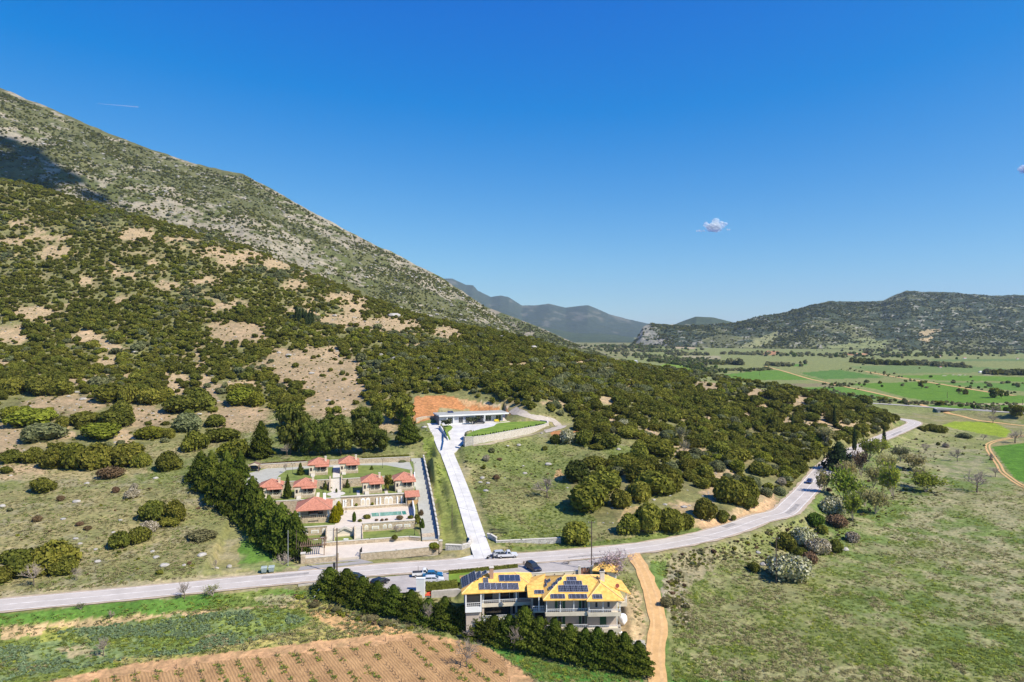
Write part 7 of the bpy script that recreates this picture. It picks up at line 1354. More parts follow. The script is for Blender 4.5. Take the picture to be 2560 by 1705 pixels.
car(on_z('C2', 890, 552, 17.0), R(-5), cpaint('black_paintwork', (.012, .013, .02)), 'black car parked beside the olive tree of the flat-roofed house', 'hatch', 4.4)
cd = on_z('D7', 1338, 1205, 0); car(cd, R(-122), cpaint('deep_blue_paintwork', (.012, .03, .10)), 'dark blue car driving along the road bend', 'hatch', 4.2)
car(on_z('C1', 165, 338, 10.15), CT, cpaint('black_paintwork', (.012, .013, .02)), 'dark vehicle parked inside the gabled shelter', 'hatch', 3.6, 1.6)
T = thing('motorcycle', on_z('C3', 592, 232, .05), 'dark motorcycle standing left of the silver hatchback at the driveway mouth', 'motorcycle', None, R(12))
for x in (-.68, .68): part('wheel', MB().tube((x, -.05, .31), (x, .05, .31), .31, n=12), tyre_m, T)
part('frame', MB().tube((-.6, 0, .35), (.1, 0, .55), .12, .16, 6).tube((.1, 0, .5), (.62, 0, .35), .05).tube((.66, 0, .32), (.45, 0, .95), .05), plast, T); part('seat', bx(-.65, .0, -.14, .14, .72, .84), plast, T); part('tank', MB().tube((0, 0, .78), (.42, 0, .8), .17, .12, 8), cpaint('black_paintwork', (.012, .013, .02)), T); part('handlebar', MB().tube((.45, -.36, .98), (.45, .36, .98), .025), black_m, T)

# ------------------------------------------------------------------ utility poles and wires
polem = mat('dark_pole_timber', (.12, .085, .065), .9, .15, 1)
def upole(c, xb, yb, yt, label, z=None, r=.16, arm=True, m=polem, lean=0.0):
    g = ground(c, xb, yb) if z is None else on_z(c, xb, yb, z); h = (yb-yt)/CR[c][2]*g.y/F; T = thing('utility_pole', g, label, 'utility pole', 'utility poles'); part('pole', MB().tube((0, 0, -.4), (lean*h, 0, h), r, r*.65, 8), m, T)
    if arm:
        part('crossarm', bx(-.8+lean*h, .8+lean*h, -.05, .05, h-.55, h-.43), m, T)
        for x in (-.7, 0, .7): part('insulator', MB().tube((x+lean*h, 0, h-.43), (x+lean*h, 0, h-.2), .05, .07, 6), lampg, T)
    return T, Vector((g.x+lean*h, g.y, g.z+h-.3))
g0 = on_z('C1', 1086, 1492, 0); T, tA = upole('C1', 1086, 1492, 985, 'tall brown utility pole beside the road in front of the cottages', z=0, r=.2)
part('meter_box', bx(-.75, -.35, -.3, .1, 1.0, 2.0), plast, T); part('transformer_coil', MB().tube((-.6, -.1, 1.6), (-.6, -.1, 2.4), .28, .28, 10), black_m, T)
T, tB = upole('C3', 1620, 345, -155, 'utility pole beside the parking between villa and road', z=0, r=.15)
T, tC = upole('C8', 1482, 698, 308, 'utility pole standing in the right meadow beside the blossoming bush'); T, tD = upole('C1', 538, 1410, 1010, 'grey metal pole in front of the dark conifers', r=.09, arm=False, m=alu); T, tE = upole('C1', 632, 1360, 1010, 'thin brown pole beside the dark conifers, left of the front wall', r=.1, arm=False); T, tF = upole('C1', 657, 1385, 1130, 'short brown post at the left end of the front wall', r=.08, arm=False)
T, tG = upole('D4', 2098, 1545, 1330, 'thin brown pole on the grass strip left of the driveway', r=.11, arm=False); upole('C1', 1995, 1520, 1410, 'thin dark pole beside the white pickup', z=0, r=.06, arm=False); upole('C5', 147, 455, 285, 'slim pole among shrubs near the far road bend', r=.12, arm=False)
T, tH = upole('C4', 385, 440+80, 400, 'thin dark sign post on the bank left of the front conifers', z=-.5, r=.06, arm=False); T = thing('marker_post', ground('C4', 328, 640), 'slanting white pole leaning on the bank below the front conifers', 'pole'); part('shaft', MB().tube((0, 0, -.2), (1.3, .6, 1.9), .06), white_p, T)
def wire(a, b, sag, label):
    mb = MB(); n = 10; pts = [a.lerp(b, i/n)-Vector((0, 0, sag*4*(i/n)*(1-i/n))) for i in range(n+1)]
    for i in range(n): mb.tube(pts[i], pts[i+1], .022, n=3, cap=False)
    tag(mb.build('power_line', black_m), label, 'power line', 'overhead power lines')
wire(tA, tE, .4, 'overhead wire from the tall brown pole to the thin pole by the conifers'); wire(tA, Vector((-14, 181, 6.5)), 1.0, 'overhead wire from the tall brown pole across the forecourt towards the driveway'); wire(tB, tC, 1.2, 'overhead wire from the parking pole to the pole in the right meadow'); wire(tB, tG, 1.2, 'overhead wire from the parking pole to the thin pole left of the driveway')
for c, x, y, h in (('C6', 828, 642, 22), ('C6', 1328, 697, 26), ('C6', 1912, 772, 34), ('C6', 2346, 822, 42)):
    g = on_z(c, x, y, -6.3); T = thing('utility_pole', g, {828: 'tiny distant pole on the first green field', 1328: 'distant pole beside the straight dirt path', 1912: 'distant pole on the bright green field', 2346: 'distant pole at the right edge of the valley fields'}[x], 'utility pole', 'far utility poles'); part('pole', MB().tube((0, 0, -.3), (0, 0, h/CR[c][2]*g.y/F), .2, .14, 6), polem, T)
# ------------------------------------------------------------------ bridge on the far road
bp0 = on_z('C5', 1622, 255, 0); T = thing('road_bridge', (bp0.x, bp0.y, 0), 'small concrete bridge with two dark openings under the far road', 'bridge', None, R(-16)); cm = mat('bridge_concrete', (.40, .385, .35), .9)
part('deck', bx(-17, 17, -4.2, 4.2, -.75, -.03), cm, T); 
for x in (-16.5, -1.2, 14.5): part('pier', bx(x, x+1.6, -4.0, 4.0, -5.5, -.752), cm, T)
for x0, x1 in ((-14.9, -1.2), (.4, 14.5)): part('opening', bx(x0, x1, -2.4, -2.2, -5.5, -.752), darkin, T)  # dark panels stand in for the shade under the deck
part('parapet', bx(-17, 17, -4.2, -3.9, -.03, .55), cm, T)
# ------------------------------------------------------------------ houses far off in the valley
for i, (x, y, w, lb) in enumerate(((1870, 535, 12, 'small white farmhouse far across the valley'), (2015, 545, 16, 'pale farm shed far across the valley, right of the farmhouse'), (1875, 598, 14, 'pale low shed near the grey wood in the valley'), (2320, 548, 12, 'pale farm building near the right edge of the valley'), (2110, 628, 22, 'low white greenhouse on the fields at the right'))):
    g = on_z('C6', x, y, -7); s = w/2.309*g.y/F; T = thing('farm_building', g, lb, 'farm building'); hh = s*.28; part('wall', bx(-s/2, s/2, 0, s*.5, -1, hh), white_w, T); mb = MB(); hip_roof(mb, -s/2-.3, s/2+.3, -.3, s*.5+.3, hh+.01, hh*1.7); part('roof', mb, white_w if i == 4 else redtile, T)
for i, (x, y, w) in enumerate(((60, 570, 28), (115, 572, 24))):
    g = on_z('C6', x, y, -6.5); s = w/2.309*g.y/F; T = thing('farm_building', g, ('pale shed beyond the end of the hill slope', 'second shed beyond the end of the hill slope, to the right')[i], 'farm building'); part('wall', bx(-s/2, s/2, 0, s*.5, -1, 4), mat('far_shed_wall', (.45, .42, .40), .9), T); mb = MB(); hip_roof(mb, -s/2, s/2, 0, s*.5, 4.01, 6); part('roof', mb, grey_p, T)
# ------------------------------------------------------------------ trees
def crown_np(seed, n, lobes, size, zlo=.35, rad=.5, core=True, flat=.5, thin=1.0):
    """rounded crown of unit tree height made of leaf-spray clumps round limbs"""
    g = np.random.RandomState(seed); L = []
    for i in range(lobes):
        a = g.uniform(0, 6.28); h = g.uniform(zlo, .86); q = rad*(1-((h-zlo)/(1-zlo)-.35)**2*1.1)*g.uniform(.25, .85); L.append((np.array([q*math.cos(a), q*math.sin(a), h]), g.uniform(.10, .19)*(rad/.4)))
    parts = []
    for c, r in L:
        k = int(n/lobes); d = g.normal(0, 1, (k, 3)); d /= np.linalg.norm(d, axis=1)[:, None]; d[:, 2] = np.abs(d[:, 2])*np.where(g.rand(k) < .75, 1, -1)
        parts.append(leaf_quads(c+d*np.array([r, r, r*.75])*g.uniform(.6, 1.15, k)[:, None], d, size, g, .6, thin))
        if core: parts.append((ICV*np.array([r*.75, r*.75, r*.55])+c, ICF))
    return join_np(parts)
def trunk_mb(g, h=.8, r=.022, limbs=5, zlo=.35, rad=.35):
    mb = MB(); mb.tube((0, 0, -.03), (.01, .0, h*.55), r, r*.7, 6, False); mb.tube((.01, 0, h*.55), (0, .01, h), r*.7, r*.25, 5, False)
    for i in range(limbs):
        a = i*6.28/limbs+g.uniform(-.4, .4); z = g.uniform(zlo*.7, h*.8); mb.tube((0, 0, z), (rad*.75*math.cos(a), rad*.75*math.sin(a), z+.12), r*.45, r*.15, 4, False)
    return mb
class Kind:
    def __init__(s, name, crowns, cmat, tmat, **tk): 
        s.name = name; g = np.random.RandomState(hash(name) % 1000 if False else len(name)); s.cr = [fix_mesh('crown', *c, cmat) for c in crowns]; s.tr = trunk_mb(g, **tk).mesh('trunk', tmat)
    def put(s, p, h, w, label, cat='tree', group=None):
        T = thing(s.name, p, label, cat, group, random.uniform(0, 6.28)); k = random.randrange(len(s.cr)); c = link('crown', s.cr[k], T); c.scale = (w, w, h); t = link('trunk', s.tr, T); t.scale = (min(w, h)*.9, min(w, h)*.9, h); return T
KC = Kind('conifer_tree', [cone_np(600+i, 4200, .5, .030, .02, .55, -.12, .8, True, .38) for i in range(5)], LEAF[10], BARK, h=.9, r=.03, rad=.2)
KL = Kind('conifer_tree', [cone_np(605+i, 3600, .5, .034, .02, .8, -.2, .6, True, .42) for i in range(4)], LEAF[10], BARK, h=.9, r=.03, rad=.2)
KF = Kind('fir_tree', [cone_np(620+i, 700, .5, .06, .06, .8, -.25, .35, True, .35) for i in range(2)], LEAF[10], BARK, h=.9, r=.03, rad=.2)
KY = Kind('yellow_conifer', [cone_np(630+i, 1200, .5, .055, .0, .45, 0, .4, True, .12) for i in range(2)], LEAF[11], BARK, h=.6, r=.03, rad=.15)
KP = Kind('pine_tree', [crown_np(640+i, 2600, 34, .036, .16, .55) for i in range(4)], LEAF[9], BARK, h=.8, r=.03)
KX = Kind('cypress_tree', [cone_np(650+i, 700, .5, .05, .02, .35, 0, .9, True, .1) for i in range(2)], LEAF[15], BARK, h=.8, r=.05, rad=.1)
KD = Kind('cedar_tree', [cone_np(660+i, 1700, .5, .05, .02, .55, -.05, .5, True, .5) for i in range(2)], LEAF[15], BARK, h=.9, r=.03, rad=.3)
KO = Kind('olive_tree', [crown_np(670+i, 500, 12, .07, .35, .55) for i in range(2)], LEAF[13], BARK, h=.6, r=.04)
KR = Kind('round_tree', [crown_np(680+i, 900, 16, .06, .25, .5) for i in range(3)], LEAF[1], BARK, h=.7, r=.03)
BR = [branch_np(700+i, 4, (6, 4, 4, 3), .55, .75, .028, .24) for i in range(5)]
BR2 = [branch_np(720+i, 4, (7, 4, 4, 3), .6, .6, .018, .06, .34) for i in range(4)]
BRW = {}
def bare(p, h, w, label, tw=TWIG, leaf=None, lk=500, ls=.028, name='bare_tree', group=None, cat='tree'):
    T = thing(name, p, label, cat, group, random.uniform(0, 6.28)); bank = BR2 if leaf is not None else BR; k = random.randrange(len(bank)); key = (k, tw.name, leaf, lk)
    if key not in BRW:
        TR, TW, LPt = bank[k]; g = np.random.RandomState(k); l = None
        if leaf is not None:
            q = LPt[g.randint(0, len(LPt), lk)]+g.normal(0, .028, (lk, 3)); l = fix_mesh('leaves', *leaf_quads(q, g.normal(0, 1, (lk, 3))+[0, 0, .5], ls, g, .5), LEAF[leaf])
        wd = float(np.percentile([np.hypot(v[0], v[1]) for v in TW.v], 93)); BRW[key] = (TR.mesh('trunk', BARK), TW.mesh('branches', tw), l, wd)
    a, b, l, wd = BRW[key]; s = w/2/wd
    for nm, me in (('trunk', a), ('branches', b), ('leaves', l)):
        if me: o = link(nm, me, T); o.scale = (s, s, h)
    return T
def size_at(c, g, w, h): k = g.y/F/CR[c][2]; return w*k, h*k
def plant(kind, c, x, y, w, h, label, z=None, group=None, hk=1.0, cat='tree', **kw):
    g = on_z(c, x, y, z) if z is not None else ground(c, x, y)
    if g is None: return
    W, H = size_at(c, g, w, h); H *= hk; g = g+Vector((0, W*.25, 0)); g.z = float(gz(g.x, g.y)) if z is None else z
    if isinstance(kind, Kind): return kind.put(g, H, W, label, cat, group)
    return bare(g, H, W, label, group=group, cat=cat, **kw)
# clipped-looking conifer row in front of the villa
base = [(752, 1372), (790, 1386), (828, 1398), (866, 1408), (904, 1417), (944, 1426), (982, 1436), (1024, 1448), (1062, 1458), (1098, 1468), (1136, 1478), (1172, 1487), (1208, 1496), (1242, 1505), (1278, 1513), (1312, 1520), (1346, 1527), (1378, 1533), (1410, 1539), (1440, 1546), (1470, 1553)]
tops = [1308, 1318, 1328, 1336, 1345, 1352, 1362, 1385, 1378, 1386, 1396, 1402, 1400, 1422, 1440, 1446, 1452, 1456, 1466, 1474, 1488]
EX = ['at the upper left end of the front row', 'second from the upper left in the front row below the parking', 'third from the upper left in the front row below the parking', 'in the front row just below the black car', 'in the front row between the black car and the white block', 'in the front row just left of the white wall block', 'in the front row right below the white wall block', 'thin one in the front row left of the villa', 'in the front row at the left end of the villa', 'in the front row below the left balconies, first of three',
      'in the front row below the left balconies, second of three', 'in the front row below the left balconies, third of three', 'tallest in front of the villa, below the joint of its two wings', 'in the front row just right of the tallest, behind bare trees', 'in the front row beneath the right wing, first of four', 'in the front row beneath the right wing, second of four', 'in the front row beneath the right wing, third of four', 'in the front row beneath the right wing, fourth of four', 'in the front row right of the villa, fourth from its end', 'in the front row right of the villa, second from its end', 'last small one at the lower right end of the front row']
tops = [float(np.interp(x, [752, 766, 800, 816, 854, 893, 920, 938, 965, 990, 1020, 1051, 1064, 1090, 1129, 1160, 1190, 1214, 1242, 1280, 1320, 1360, 1420, 1450, 1478], [1314, 1308, 1325, 1332, 1341, 1352, 1348, 1361, 1366, 1392, 1379, 1384, 1402, 1408, 1420, 1418, 1424, 1398, 1430, 1432, 1448, 1453, 1455, 1464, 1490])) for x, y in base]
for i, ((x, y), t) in enumerate(zip(base, tops)):
    w = 70
    plant(KC, 'V', x+random.uniform(-3, 3), y, w*random.uniform(.92, 1.12), (y-t+4)*random.uniform(.95, 1.06), f'dense green conifer {EX[i]}', group='conifers of the front row')
for x, y, w, h, lb in ((478, 1135, 70, 95, 'highest of the dark conifers left of the cottages'), (505, 1165, 75, 100, 'second highest dark conifer left of the cottages'), (548, 1110, 42, 72, 'narrow conifer beside the grey upper drive'), (535, 1190, 80, 105, 'dark conifer level with the far left cottage'), (572, 1205, 80, 105, 'dark conifer touching the far left cottage in the picture'),
                       (610, 1250, 84, 105, 'dark conifer left of the large pavilion'), (640, 1272, 84, 110, 'dark conifer in front of the large pavilion lawn'), (672, 1285, 70, 105, 'lowest dark conifer, next to the timber pergola'), (455, 1110, 60, 70, 'dark conifer at the upper end of the row left of the cottages'), (515, 1120, 60, 80, 'dark conifer behind the row, by the upper compound corner'), (590, 1225, 70, 90, 'dark conifer half hidden in the middle of the row left of the cottages')):
    plant(KL, 'V', x, y, w*1.08, h*1.05, lb, group='dark conifers left of the cottages')
for k_, L in ((KC, [(320, 915, 210, 370, 'layered conifer at the left end of the pines behind the compound'), (1690, 780, 220, 260, 'dark pine standing alone by the grass strip, left of the driveway top')]),
              (KP, [(590, 885, 260, 460, 'tallest pine of the grove behind the compound'), (760, 890, 240, 340, 'round pine behind the top left cottage'), (900, 890, 220, 320, 'round pine directly behind the left top cottage roof'), (1060, 888, 240, 330, 'round pine between the two top cottages'), (1270, 872, 200, 300, 'round pine behind the right top cottage'), (1420, 862, 170, 230, 'small round pine at the right end of the grove'),
                    (680, 760, 220, 260, 'pine in the second row of the grove, at its left'), (980, 720, 220, 220, 'pine in the second row of the grove, in its middle'), (1240, 660, 170, 230, 'upper pine standing above the right of the grove'), (1380, 665, 150, 190, 'yellowish pine at the upper right of the grove')]),
              (KR, [(1560, 590, 220, 230, 'olive-green tree below the red earth cut'), (1660, 600, 160, 190, 'dark tree touching the left edge of the red earth cut'), (1000, 600, 170, 170, 'grey-green tree above the middle of the pine grove'), (590, 640, 240, 240, 'green tree above the left of the pine grove'), (110, 950, 180, 240, 'yellowish round tree left of the layered conifer')])):
    for x, y, w, h, lb in L: plant(k_, 'D4', x, y, w, h, lb, group='trees behind the compound' )
for x, y, w, h, lb in ((1055, 930, 130, 200, 'front one of two golden yellow conifers beside the pavilion'), (1100, 850, 105, 170, 'rear one of two golden yellow conifers beside the pavilion')): plant(KY, 'C1', x, y, w, h, lb, 3.55)
for x, y, w, h, z, lb in ((670, 395, 90, 150, 9.6, 'small fir on the upper left lawn beside a lamp'), (525, 660, 100, 290, 6.9, 'narrow dark fir between the two left cottages'), (948, 555, 60, 110, 6.9, 'young fir on the middle lawn left of the steps'), (1198, 540, 60, 110, 6.9, 'young fir on the middle lawn right of the steps'), (1472, 338, 45, 55, 9.6, 'tiny fir on the oval lawn beyond the right cottages')): plant(KF, 'C1', x, y, w, h, lb, z)
plant(KR, 'C1', 1655, 575, 110, 190, 'round green tree between the two right cottages', 6.9)
for x, y, w, h, lb in ((800, 568, 150, 130, 'larger olive tree in the forecourt of the flat-roofed house'), (430, 605, 130, 130, 'smaller olive tree on the little lawn by the ramp wall')): plant(KO, 'C2', x, y, w, h, lb, 17.0)
plant(KR, 'C2', 1070, 300, 90, 100, 'small tree on the red earth behind the flat-roofed house')
for c, x, y, w, h, lb in (('D7', 2030, 888, 42, 218, 'dark column cypress on the near side of the road'), ('D7', 1757, 905, 40, 228, 'slender cypress left of the road above the dark cedar'), ('D7', 1570, 695, 34, 220, 'slender cypress among shrubs on the end of the spur'), ('D7', 1183, 742, 26, 180, 'thinnest cypress on the bare patch of the spur')): plant(KX, c, x, y, w, h, lb, group='single cypresses')
for i, (x, y) in enumerate(((515, 745), (545, 775), (575, 770), (605, 785), (635, 790), (660, 780))): plant(KX, 'D2', x, y, 42, 150, f'cypress in the tight clump on the slope, {POS[i]}', group='cypress clump on the slope')
plant(KD, 'D7', 1640, 1115, 250, 285, 'big dark cedar beside the road bend'); plant(KR, 'D7', 1590, 700, 60, 70, 'small green tree at the foot of the slender cypress'); plant(KR, 'D7', 1840, 745, 80, 110, 'light green tree left of the upper road')
# spring trees and bare trees
SPR = [(430, 1000, 130, 210, 22, 'grey-green open tree right beside the road and blue car'), (610, 1080, 200, 300, 12, 'tall light green tree left of centre in the roadside grove'), (690, 1252, 170, 260, 12, 'lowest spring-green tree standing alone in the grass'), (890, 1192, 200, 220, 22, 'short open tree right of the lowest spring-green one'), (1050, 1055, 190, 310, 12, 'brightest green tree in the middle of the grove'), (1335, 992, 210, 180, 12, 'spreading green tree at the right edge of the grove'), (1255, 945, 140, 180, 22, 'dark-stemmed tree behind the spreading one at the right edge'),
       (870, 960, 180, 200, 22, 'hazy green tree in the middle of the grove'), (790, 1120, 120, 200, 22, 'narrow tree between the lowest spring-green and the tall light green one'), (830, 720, 170, 190, 12, 'light green tree below the dark column cypress'), (930, 640, 130, 120, 12, 'small bright tree at the roadside under the cypress'), (1200, 800, 200, 150, 22, 'hazy olive tree at the upper right of the grove'), (1000, 840, 200, 190, 22, 'hazy olive tree behind the brightest one'), (640, 880, 160, 160, 22, 'half-leafed tree under the dark cedar'), (450, 600, 170, 150, 22, 'open grey-green tree on the slope left of the slender cypress'), (1110, 720, 170, 130, 3, 'grey hazy tree at the upper edge of the grove'), (760, 860, 130, 230, 5, 'pinkish bare tree right of the dark cedar')]
for x, y, w, h, lf, lb in SPR: plant('b', 'C5', x, y, w, h, lb, leaf=lf, lk=1500 if lf in (12,) else 1100, ls=.038, hk=1.1, name='spring_tree', group='trees of the roadside grove')
BT = [('C5', 1600, 715, 120, 115, 'small bare tree on the upper right meadow'), ('C5', 1785, 990, 200, 205, 'large bare tree on the right meadow'), ('C5', 1885, 725, 70, 90, 'little bare tree beside the double wheel track'), ('C5', 1310, 640, 90, 90, 'faint bare tree on the meadow above the grove'), ('C5', 1815, 528, 60, 60, 'tiny bare tree near the lime green field'), ('C5', 2110, 555, 150, 130, 'grey bare tree at the right edge above the green field'), ('C5', 1930, 850, 110, 90, 'grey bare tree left of the lower wheel track'), ('C5', 1900, 330, 60, 90, 'bare tree right of the bridge'), ('C5', 1905, 380, 90, 70, 'grey scrubby tree below the bridge'),
      ('D6', 255, 700, 240, 200, 'round bare tree on the middle meadow beside the thicket'), ('C1', 485, 1405, 190, 210, 'pale bare tree in front of the dark conifers'), ('C7', 220, 905, 120, 180, 'bare tree at the left edge by the road'), ('C7', 530, 860, 70, 100, 'thin bare tree by the road, right of the left clump'), ('C4', 1890, 1365, 220, 310, 'bare tree standing in the vineyard'), ('C3', 835, 1195, 150, 290, 'leafless tree before the left wing, rising from the conifer row'), ('C3', 1215, 1210, 170, 310, 'tallest leafless tree in front of the conifer row'), ('C3', 1290, 1215, 130, 270, 'leafless tree just right of the tallest leafless one'), ('C3', 1080, 1215, 120, 170, 'low leafless tree at the bottom of the conifer row'), ('C3', 1625, 1215, 140, 210, 'leafless tree near the right end of the conifer row'), ('C4', 1510, 930, 130, 250, 'grey leafless tree in the gap of the front conifer row'), ('C4', 1960, 1060, 240, 120, 'faint leafless bush tree below the left end of the villa'),
      ('C1', 510, 372, 60, 120, 'thin bare tree on the grey upper drive'), ('C1', 1740, 1075, 190, 110, 'spreading bare tree behind the forecourt kerb'), ('D4', 570, 890, 120, 130, 'bare bush tree under the tallest pine'), ('C7', 1290, 1000, 110, 130, 'bare young tree on the lower road verge'), ('C7', 1520, 790, 40, 90, 'thin bare sapling above the road verge'), ('C7', 715, 1400, 110, 140, 'grey young tree in the green crop'), ('C7', 770, 1140, 50, 70, 'small grey sapling at the upper edge of the crop'), ('C3', 935, 330, 90, 80, 'bare twisted tree beside the dark blue SUV'), ('C3', 1385, 300, 110, 40, 'low bare shrub tree in the parking lot'), ('D4', 1350, 60, 30, 30, 'tiny bare tree on the scree')]
for c, x, y, w, h, lb in BT[:-1]: plant('b', c, x, y, w, h, lb, group='bare trees', z=(0.62 if 'forecourt' in lb else 9.75 if 'upper drive' in lb else None), leaf=(4 if c in ('C3', 'C4') and False else None), tw=TWIG)
plant('b', 'C3', 1860, 468, 330, 350, 'pink-flowering tree beside the small yellow-roofed hut', leaf=19, lk=800, ls=.02, name='blossom_tree'); plant('b', 'C7', 1490, 985, 120, 90, 'fresh green bush tree on the lower road verge', leaf=12, lk=500); plant('b', 'C7', 560, 1075, 70, 50, 'small green bush on the lower verge at the left', leaf=14, lk=500)
plant('b', 'D6', 1490, 170, 130, 150, 'grey open tree in the gap of the thicket', leaf=3, lk=700, name='spring_tree'); plant('b', 'D6', 1530, 290, 110, 150, 'narrow grey tree below the open one in the thicket', leaf=3, lk=600, name='spring_tree')
for x, y, w, h, lb in ((1275, 75, 55, 70, 'round dark tree alone on the bright green field'), (1308, 28, 30, 28, 'small bush just behind the lone field tree'), (1915, 158, 95, 95, 'left and larger of two trees on the far green field'), (1975, 158, 55, 80, 'right and darker of two trees on the far green field'), (1135, 22, 32, 26, 'small dark bush on the far green field'), (655, 145, 60, 35, 'grey bush beside the far road'), (1440, 225, 80, 45, 'rounded bush where the dirt path meets the far road'), (940, 195, 110, 50, 'greyish bush along the far road'), (2120, 340, 110, 120, 'leafy tree at the right edge below the bridge')): plant(KR, 'C5', x, y, w, h, lb, group='trees in the valley')
# far tree lines and woods
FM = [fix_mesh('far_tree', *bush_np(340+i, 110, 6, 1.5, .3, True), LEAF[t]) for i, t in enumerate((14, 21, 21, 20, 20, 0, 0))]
def line_trees(c, pts, k, spread, r, idx, out):
    P_ = [ground(c, *p) or on_z(c, p[0], p[1], -7) for p in pts]
    for _ in range(k):
        i = random.randrange(len(P_)-1); t = random.random(); p = P_[i].lerp(P_[i+1], t); rr_ = random.uniform(*r); out.append((p.x+random.gauss(0, spread), p.y+random.gauss(0, spread*1.6), rr_, random.choice(idx)))
FT = []
for pts, k, sp, r, ix in (([(225, 560), (330, 575), (430, 585), (520, 610), (560, 630)], 190, 9, (2.5, 5.5), (0, 1, 2, 3)), ([(60, 520), (220, 545), (420, 560), (560, 575)], 160, 26, (3, 6), (1, 2, 3, 3)), ([(870, 582), (980, 590)], 60, 8, (3, 5), (3, 4, 4)), ([(700, 582), (716, 582)], 8, 6, (6, 10), (4, 3)), ([(1400, 568), (1500, 578), (1660, 582)], 90, 10, (4, 7), (5, 5, 6)), ([(1730, 572), (1850, 590), (1950, 592)], 90, 12, (3.5, 6), (4, 3, 4)), ([(2180, 636), (2420, 640)], 110, 7, (4, 6), (4, 3, 5)), ([(340, 525), (480, 525)], 60, 20, (4, 7), (4, 3)), ([(640, 520), (820, 525)], 60, 22, (4, 7), (4, 3, 3)),
                          ([(1000, 530), (1400, 530), (1900, 520), (2400, 515)], 240, 60, (3, 7), (3, 3, 6, 0)), ([(1500, 505), (2000, 500), (2400, 520)], 160, 60, (4, 8), (3, 6, 6, 4)), ([(640, 615), (760, 618), (880, 610)], 50, 6, (2.5, 4), (1, 3, 3)), ([(-120, 478), (60, 480), (260, 486)], 170, 60, (4, 9), (3, 0, 6, 3)), ([(-100, 500), (100, 505), (330, 505)], 120, 30, (3, 7), (3, 4, 1)), ([(440, 600), (500, 605)], 16, 5, (4, 6), (0, 6)), ([(560, 580), (620, 582)], 16, 4, (3, 4), (6,)), ([(960, 695), (1300, 690)], 50, 7, (1.0, 2.2), (3, 4)), ([(1300, 700), (1340, 702), (2355, 690)], 40, 12, (1, 2.4), (3, 4, 0)), ([(1320, 612), (1450, 625), (1900, 700), (2300, 745)], 50, 6, (.8, 2), (3, 4, 0)),
                          ([(1190, 738), (1400, 770), (1700, 800)], 60, 8, (1, 2.5), (3, 4, 0)), ([(1500, 800), (1800, 812), (1900, 800)], 40, 6, (1, 2.2), (3, 4)), ([(2080, 840), (2355, 860)], 50, 8, (1.2, 2.6), (3, 4, 0)), ([(1850, 815), (2355, 810)], 60, 5, (.8, 1.6), (4, 3)), ([(500, 640), (640, 660), (760, 700), (1000, 735)], 50, 8, (1.5, 3.2), (3, 0, 1))): line_trees('C6', pts, k, sp, r, ix, FT)
for _ in range(420):
    y = random.uniform(560, 2500); x = random.uniform(.05, .8)*y; FT.append((x, y, random.uniform(.9, 3.5)*(1 if y < 1300 else 1.6), random.choice((3, 3, 4, 0, 6)))) if fbm(np.array([x/160]), np.array([y/160]), 3, 431)[0] > .54 else None
FT = np.array(FT); z = gz(FT[:, 0], FT[:, 1]); uu, vv = proj(FT[:, 0], FT[:, 1], z); k = (z < 2)
FT, z = FT[k], z[k]; k = len(FT); scatter('valley_trees', np.stack([FT[:, 0], FT[:, 1], z-.2], 1), FT[:, 3].astype(int), rs.uniform(0, 6.28, k), np.stack([FT[:, 2], FT[:, 2], FT[:, 2]*rs.uniform(.7, 1.2, k)], 1), FM, 'distant tree lines, copses and hedges across the valley floor')
# ------------------------------------------------------------------ clouds and contrail, far outside the haze
cm_, cnt_, co_ = _new('cloud'); cd_ = cnt_.nodes.new('ShaderNodeBsdfDiffuse'); cd_.inputs[0].default_value = (.95, 1, .97, 1); ct_ = cnt_.nodes.new('ShaderNodeBsdfTranslucent'); ct_.inputs[0].default_value = (.95, .95, .97, 1); ca = cnt_.nodes.new('ShaderNodeMixShader'); ca.inputs[0].default_value = .25
cnt_.links.new(cd_.outputs[0], ca.inputs[1]); cnt_.links.new(ct_.outputs[0], ca.inputs[2]); tr = cnt_.nodes.new('ShaderNodeBsdfTransparent'); cx_ = cnt_.nodes.new('ShaderNodeMixShader'); lw = cnt_.nodes.new('ShaderNodeLayerWeight'); lw.inputs[0].default_value = .35
rp = cnt_.nodes.new('ShaderNodeMapRange'); rp.inputs[1].default_value = .0; rp.inputs[2].default_value = .75; rp.inputs[3].default_value = .62; rp.inputs[4].default_value = 1.0; cnt_.links.new(lw.outputs['Facing'], rp.inputs[0]); cnt_.links.new(rp.outputs[0], cx_.inputs[0]); cnt_.links.new(ca.outputs[0], cx_.inputs[1]); cnt_.links.new(tr.outputs[0], cx_.inputs[2]); cnt_.links.new(cx_.outputs[0], co_.inputs[0])
def cloud(pos, w, h, n, seed, label, m=cm_, name='cloud', big=1.0):
    g = np.random.RandomState(seed); parts = []; V0, F0 = ico(1, 3)
    for i in range(n):
        q = g.normal(0, 1, 3)*np.array([w*.32, w*.25, h*.28]); r = h*g.uniform(.16, .42)*big*(1-.35*min(1, abs(q[0])/w*1.5)); d = V0*(1+.35*(fbm(V0[:, 0]*2.5+i, V0[:, 1]*2.5+V0[:, 2]*2, 4, seed)-.5)[:, None]); parts.append((d*np.array([r*1.5, r*1.2, r])+q, F0))
    V, Fq = join_np(parts); o = link(name, fix_mesh(name, V, Fq, m, True), None, pos); return tag(o, label, 'cloud', None)
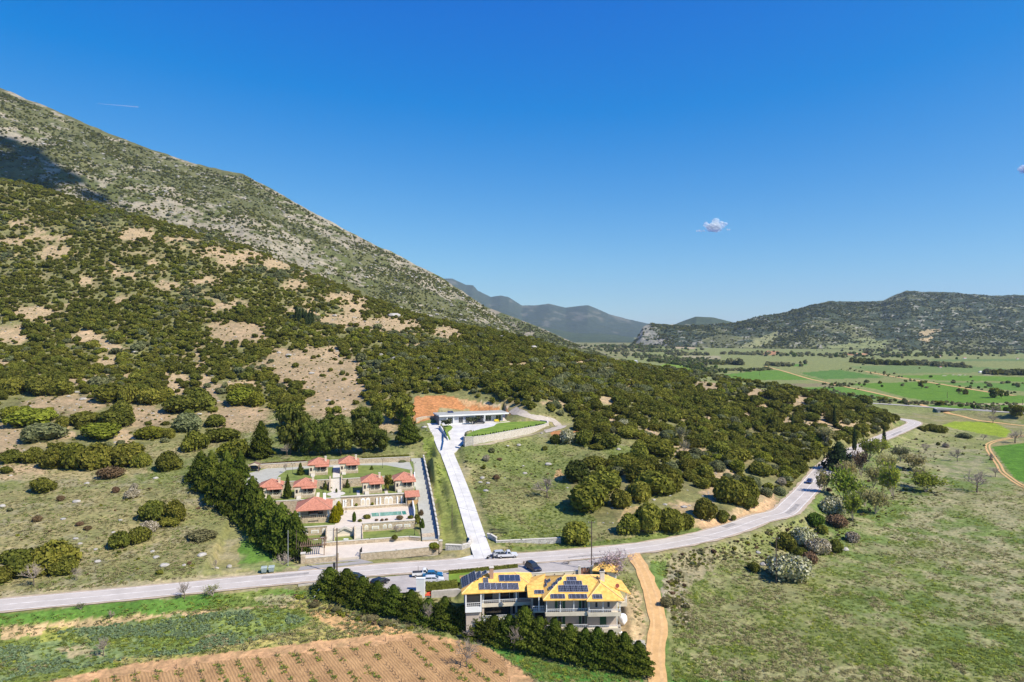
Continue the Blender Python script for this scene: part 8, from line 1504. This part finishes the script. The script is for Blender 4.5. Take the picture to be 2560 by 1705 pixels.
cloud(on_d('V', 1641, 521, 12000), 200, 150, 46, 5, 'small white puff of cloud alone in the blue sky above the valley'); cloud(on_d('V', 1610, 531, 12000), 150, 36, 16, 6, 'thin wisp of cloud left of the small white puff'); cloud(on_d('V', 2362, 386, 12000), 220, 130, 40, 7, 'small white cloud at the right edge of the sky'); cloud(on_d('V', 1672, 528, 12000), 80, 26, 8, 9, 'faint scrap of cloud right of the small white puff'); 
a, b = on_d('V', 225, 238, 15000), on_d('V', 318, 246, 15600); tm, tnt, to_ = _new('contrail_ice'); td = tnt.nodes.new('ShaderNodeBsdfTranslucent'); tdd = tnt.nodes.new('ShaderNodeBsdfDiffuse'); tt = tnt.nodes.new('ShaderNodeBsdfTransparent'); m1 = tnt.nodes.new('ShaderNodeMixShader'); m2 = tnt.nodes.new('ShaderNodeMixShader'); m2.inputs[0].default_value = .78
tnt.links.new(tdd.outputs[0], m1.inputs[1]); tnt.links.new(td.outputs[0], m1.inputs[2]); tnt.links.new(m1.outputs[0], m2.inputs[1]); tnt.links.new(tt.outputs[0], m2.inputs[2]); tnt.links.new(m2.outputs[0], to_.inputs[0])
mb = MB()
for i in range(12): mb.tube(a.lerp(b, i/12), a.lerp(b, (i+1)/12), 3+9*(i/12), 3+9*((i+1)/12), 7, False)
tag(mb.build('contrail', tm), 'thin white contrail in the sky above the mountain', 'contrail')
sp = on_d('V', 15, 366, 1203); hcl = 1500.0; cpos = sp+SD*(hcl/SD.z); cm2, n2_, o2_ = _new('dense_cloud'); d2 = n2_.nodes.new('ShaderNodeBsdfDiffuse'); d2.inputs[0].default_value = (.9, .9, .92, 1); n2_.links.new(d2.outputs[0], o2_.inputs[0])
cloud(cpos, 190, 80, 60, 8, 'cloud drifting high over the valley, shading the mountainside', cm2)
import math
F=1707.;H=55.;CX=1280.;CY=830.
CR={'V':(0,0,2354/2560),'C1':(600,1100,4.48),'C2':(1040,960,5.6),'C3':(1080,1340,2355/580),'C4':(700,1340,2355/580),'C5':(1940,950,2160/620),
'C6':(1540,660,2355/1020),'C7':(0,1150,2034/720),'C8':(1500,1250,2355/700),'D1':(0,440,3.68),'D2':(600,600,3.68),'D3':(0,820,3.68),'D4':(560,900,3.68),
'D5':(1200,820,3.68),'D6':(1300,1060,3.68),'D7':(1660,880,3.68),'D8':(0,180,1.84)}
def uv(c,x,y):
    a,b,s=CR[c]; return a+x/s,b+y/s
def W(c,x,y,z):
    u,v=uv(c,x,y); D=(H-z)*F/(v-CY); return ((u-CX)*D/F,D)
def Wd(c,x,y,D):
    u,v=uv(c,x,y); return ((u-CX)*D/F,D,H-(v-CY)*D/F)
O=(-42.6,166.);T=math.radians(14)
def loc(p,O=O,T=T):
    dx,dy=p[0]-O[0],p[1]-O[1]
    return (round(dx*math.cos(T)+dy*math.sin(T),1),round(-dx*math.sin(T)+dy*math.cos(T),1))
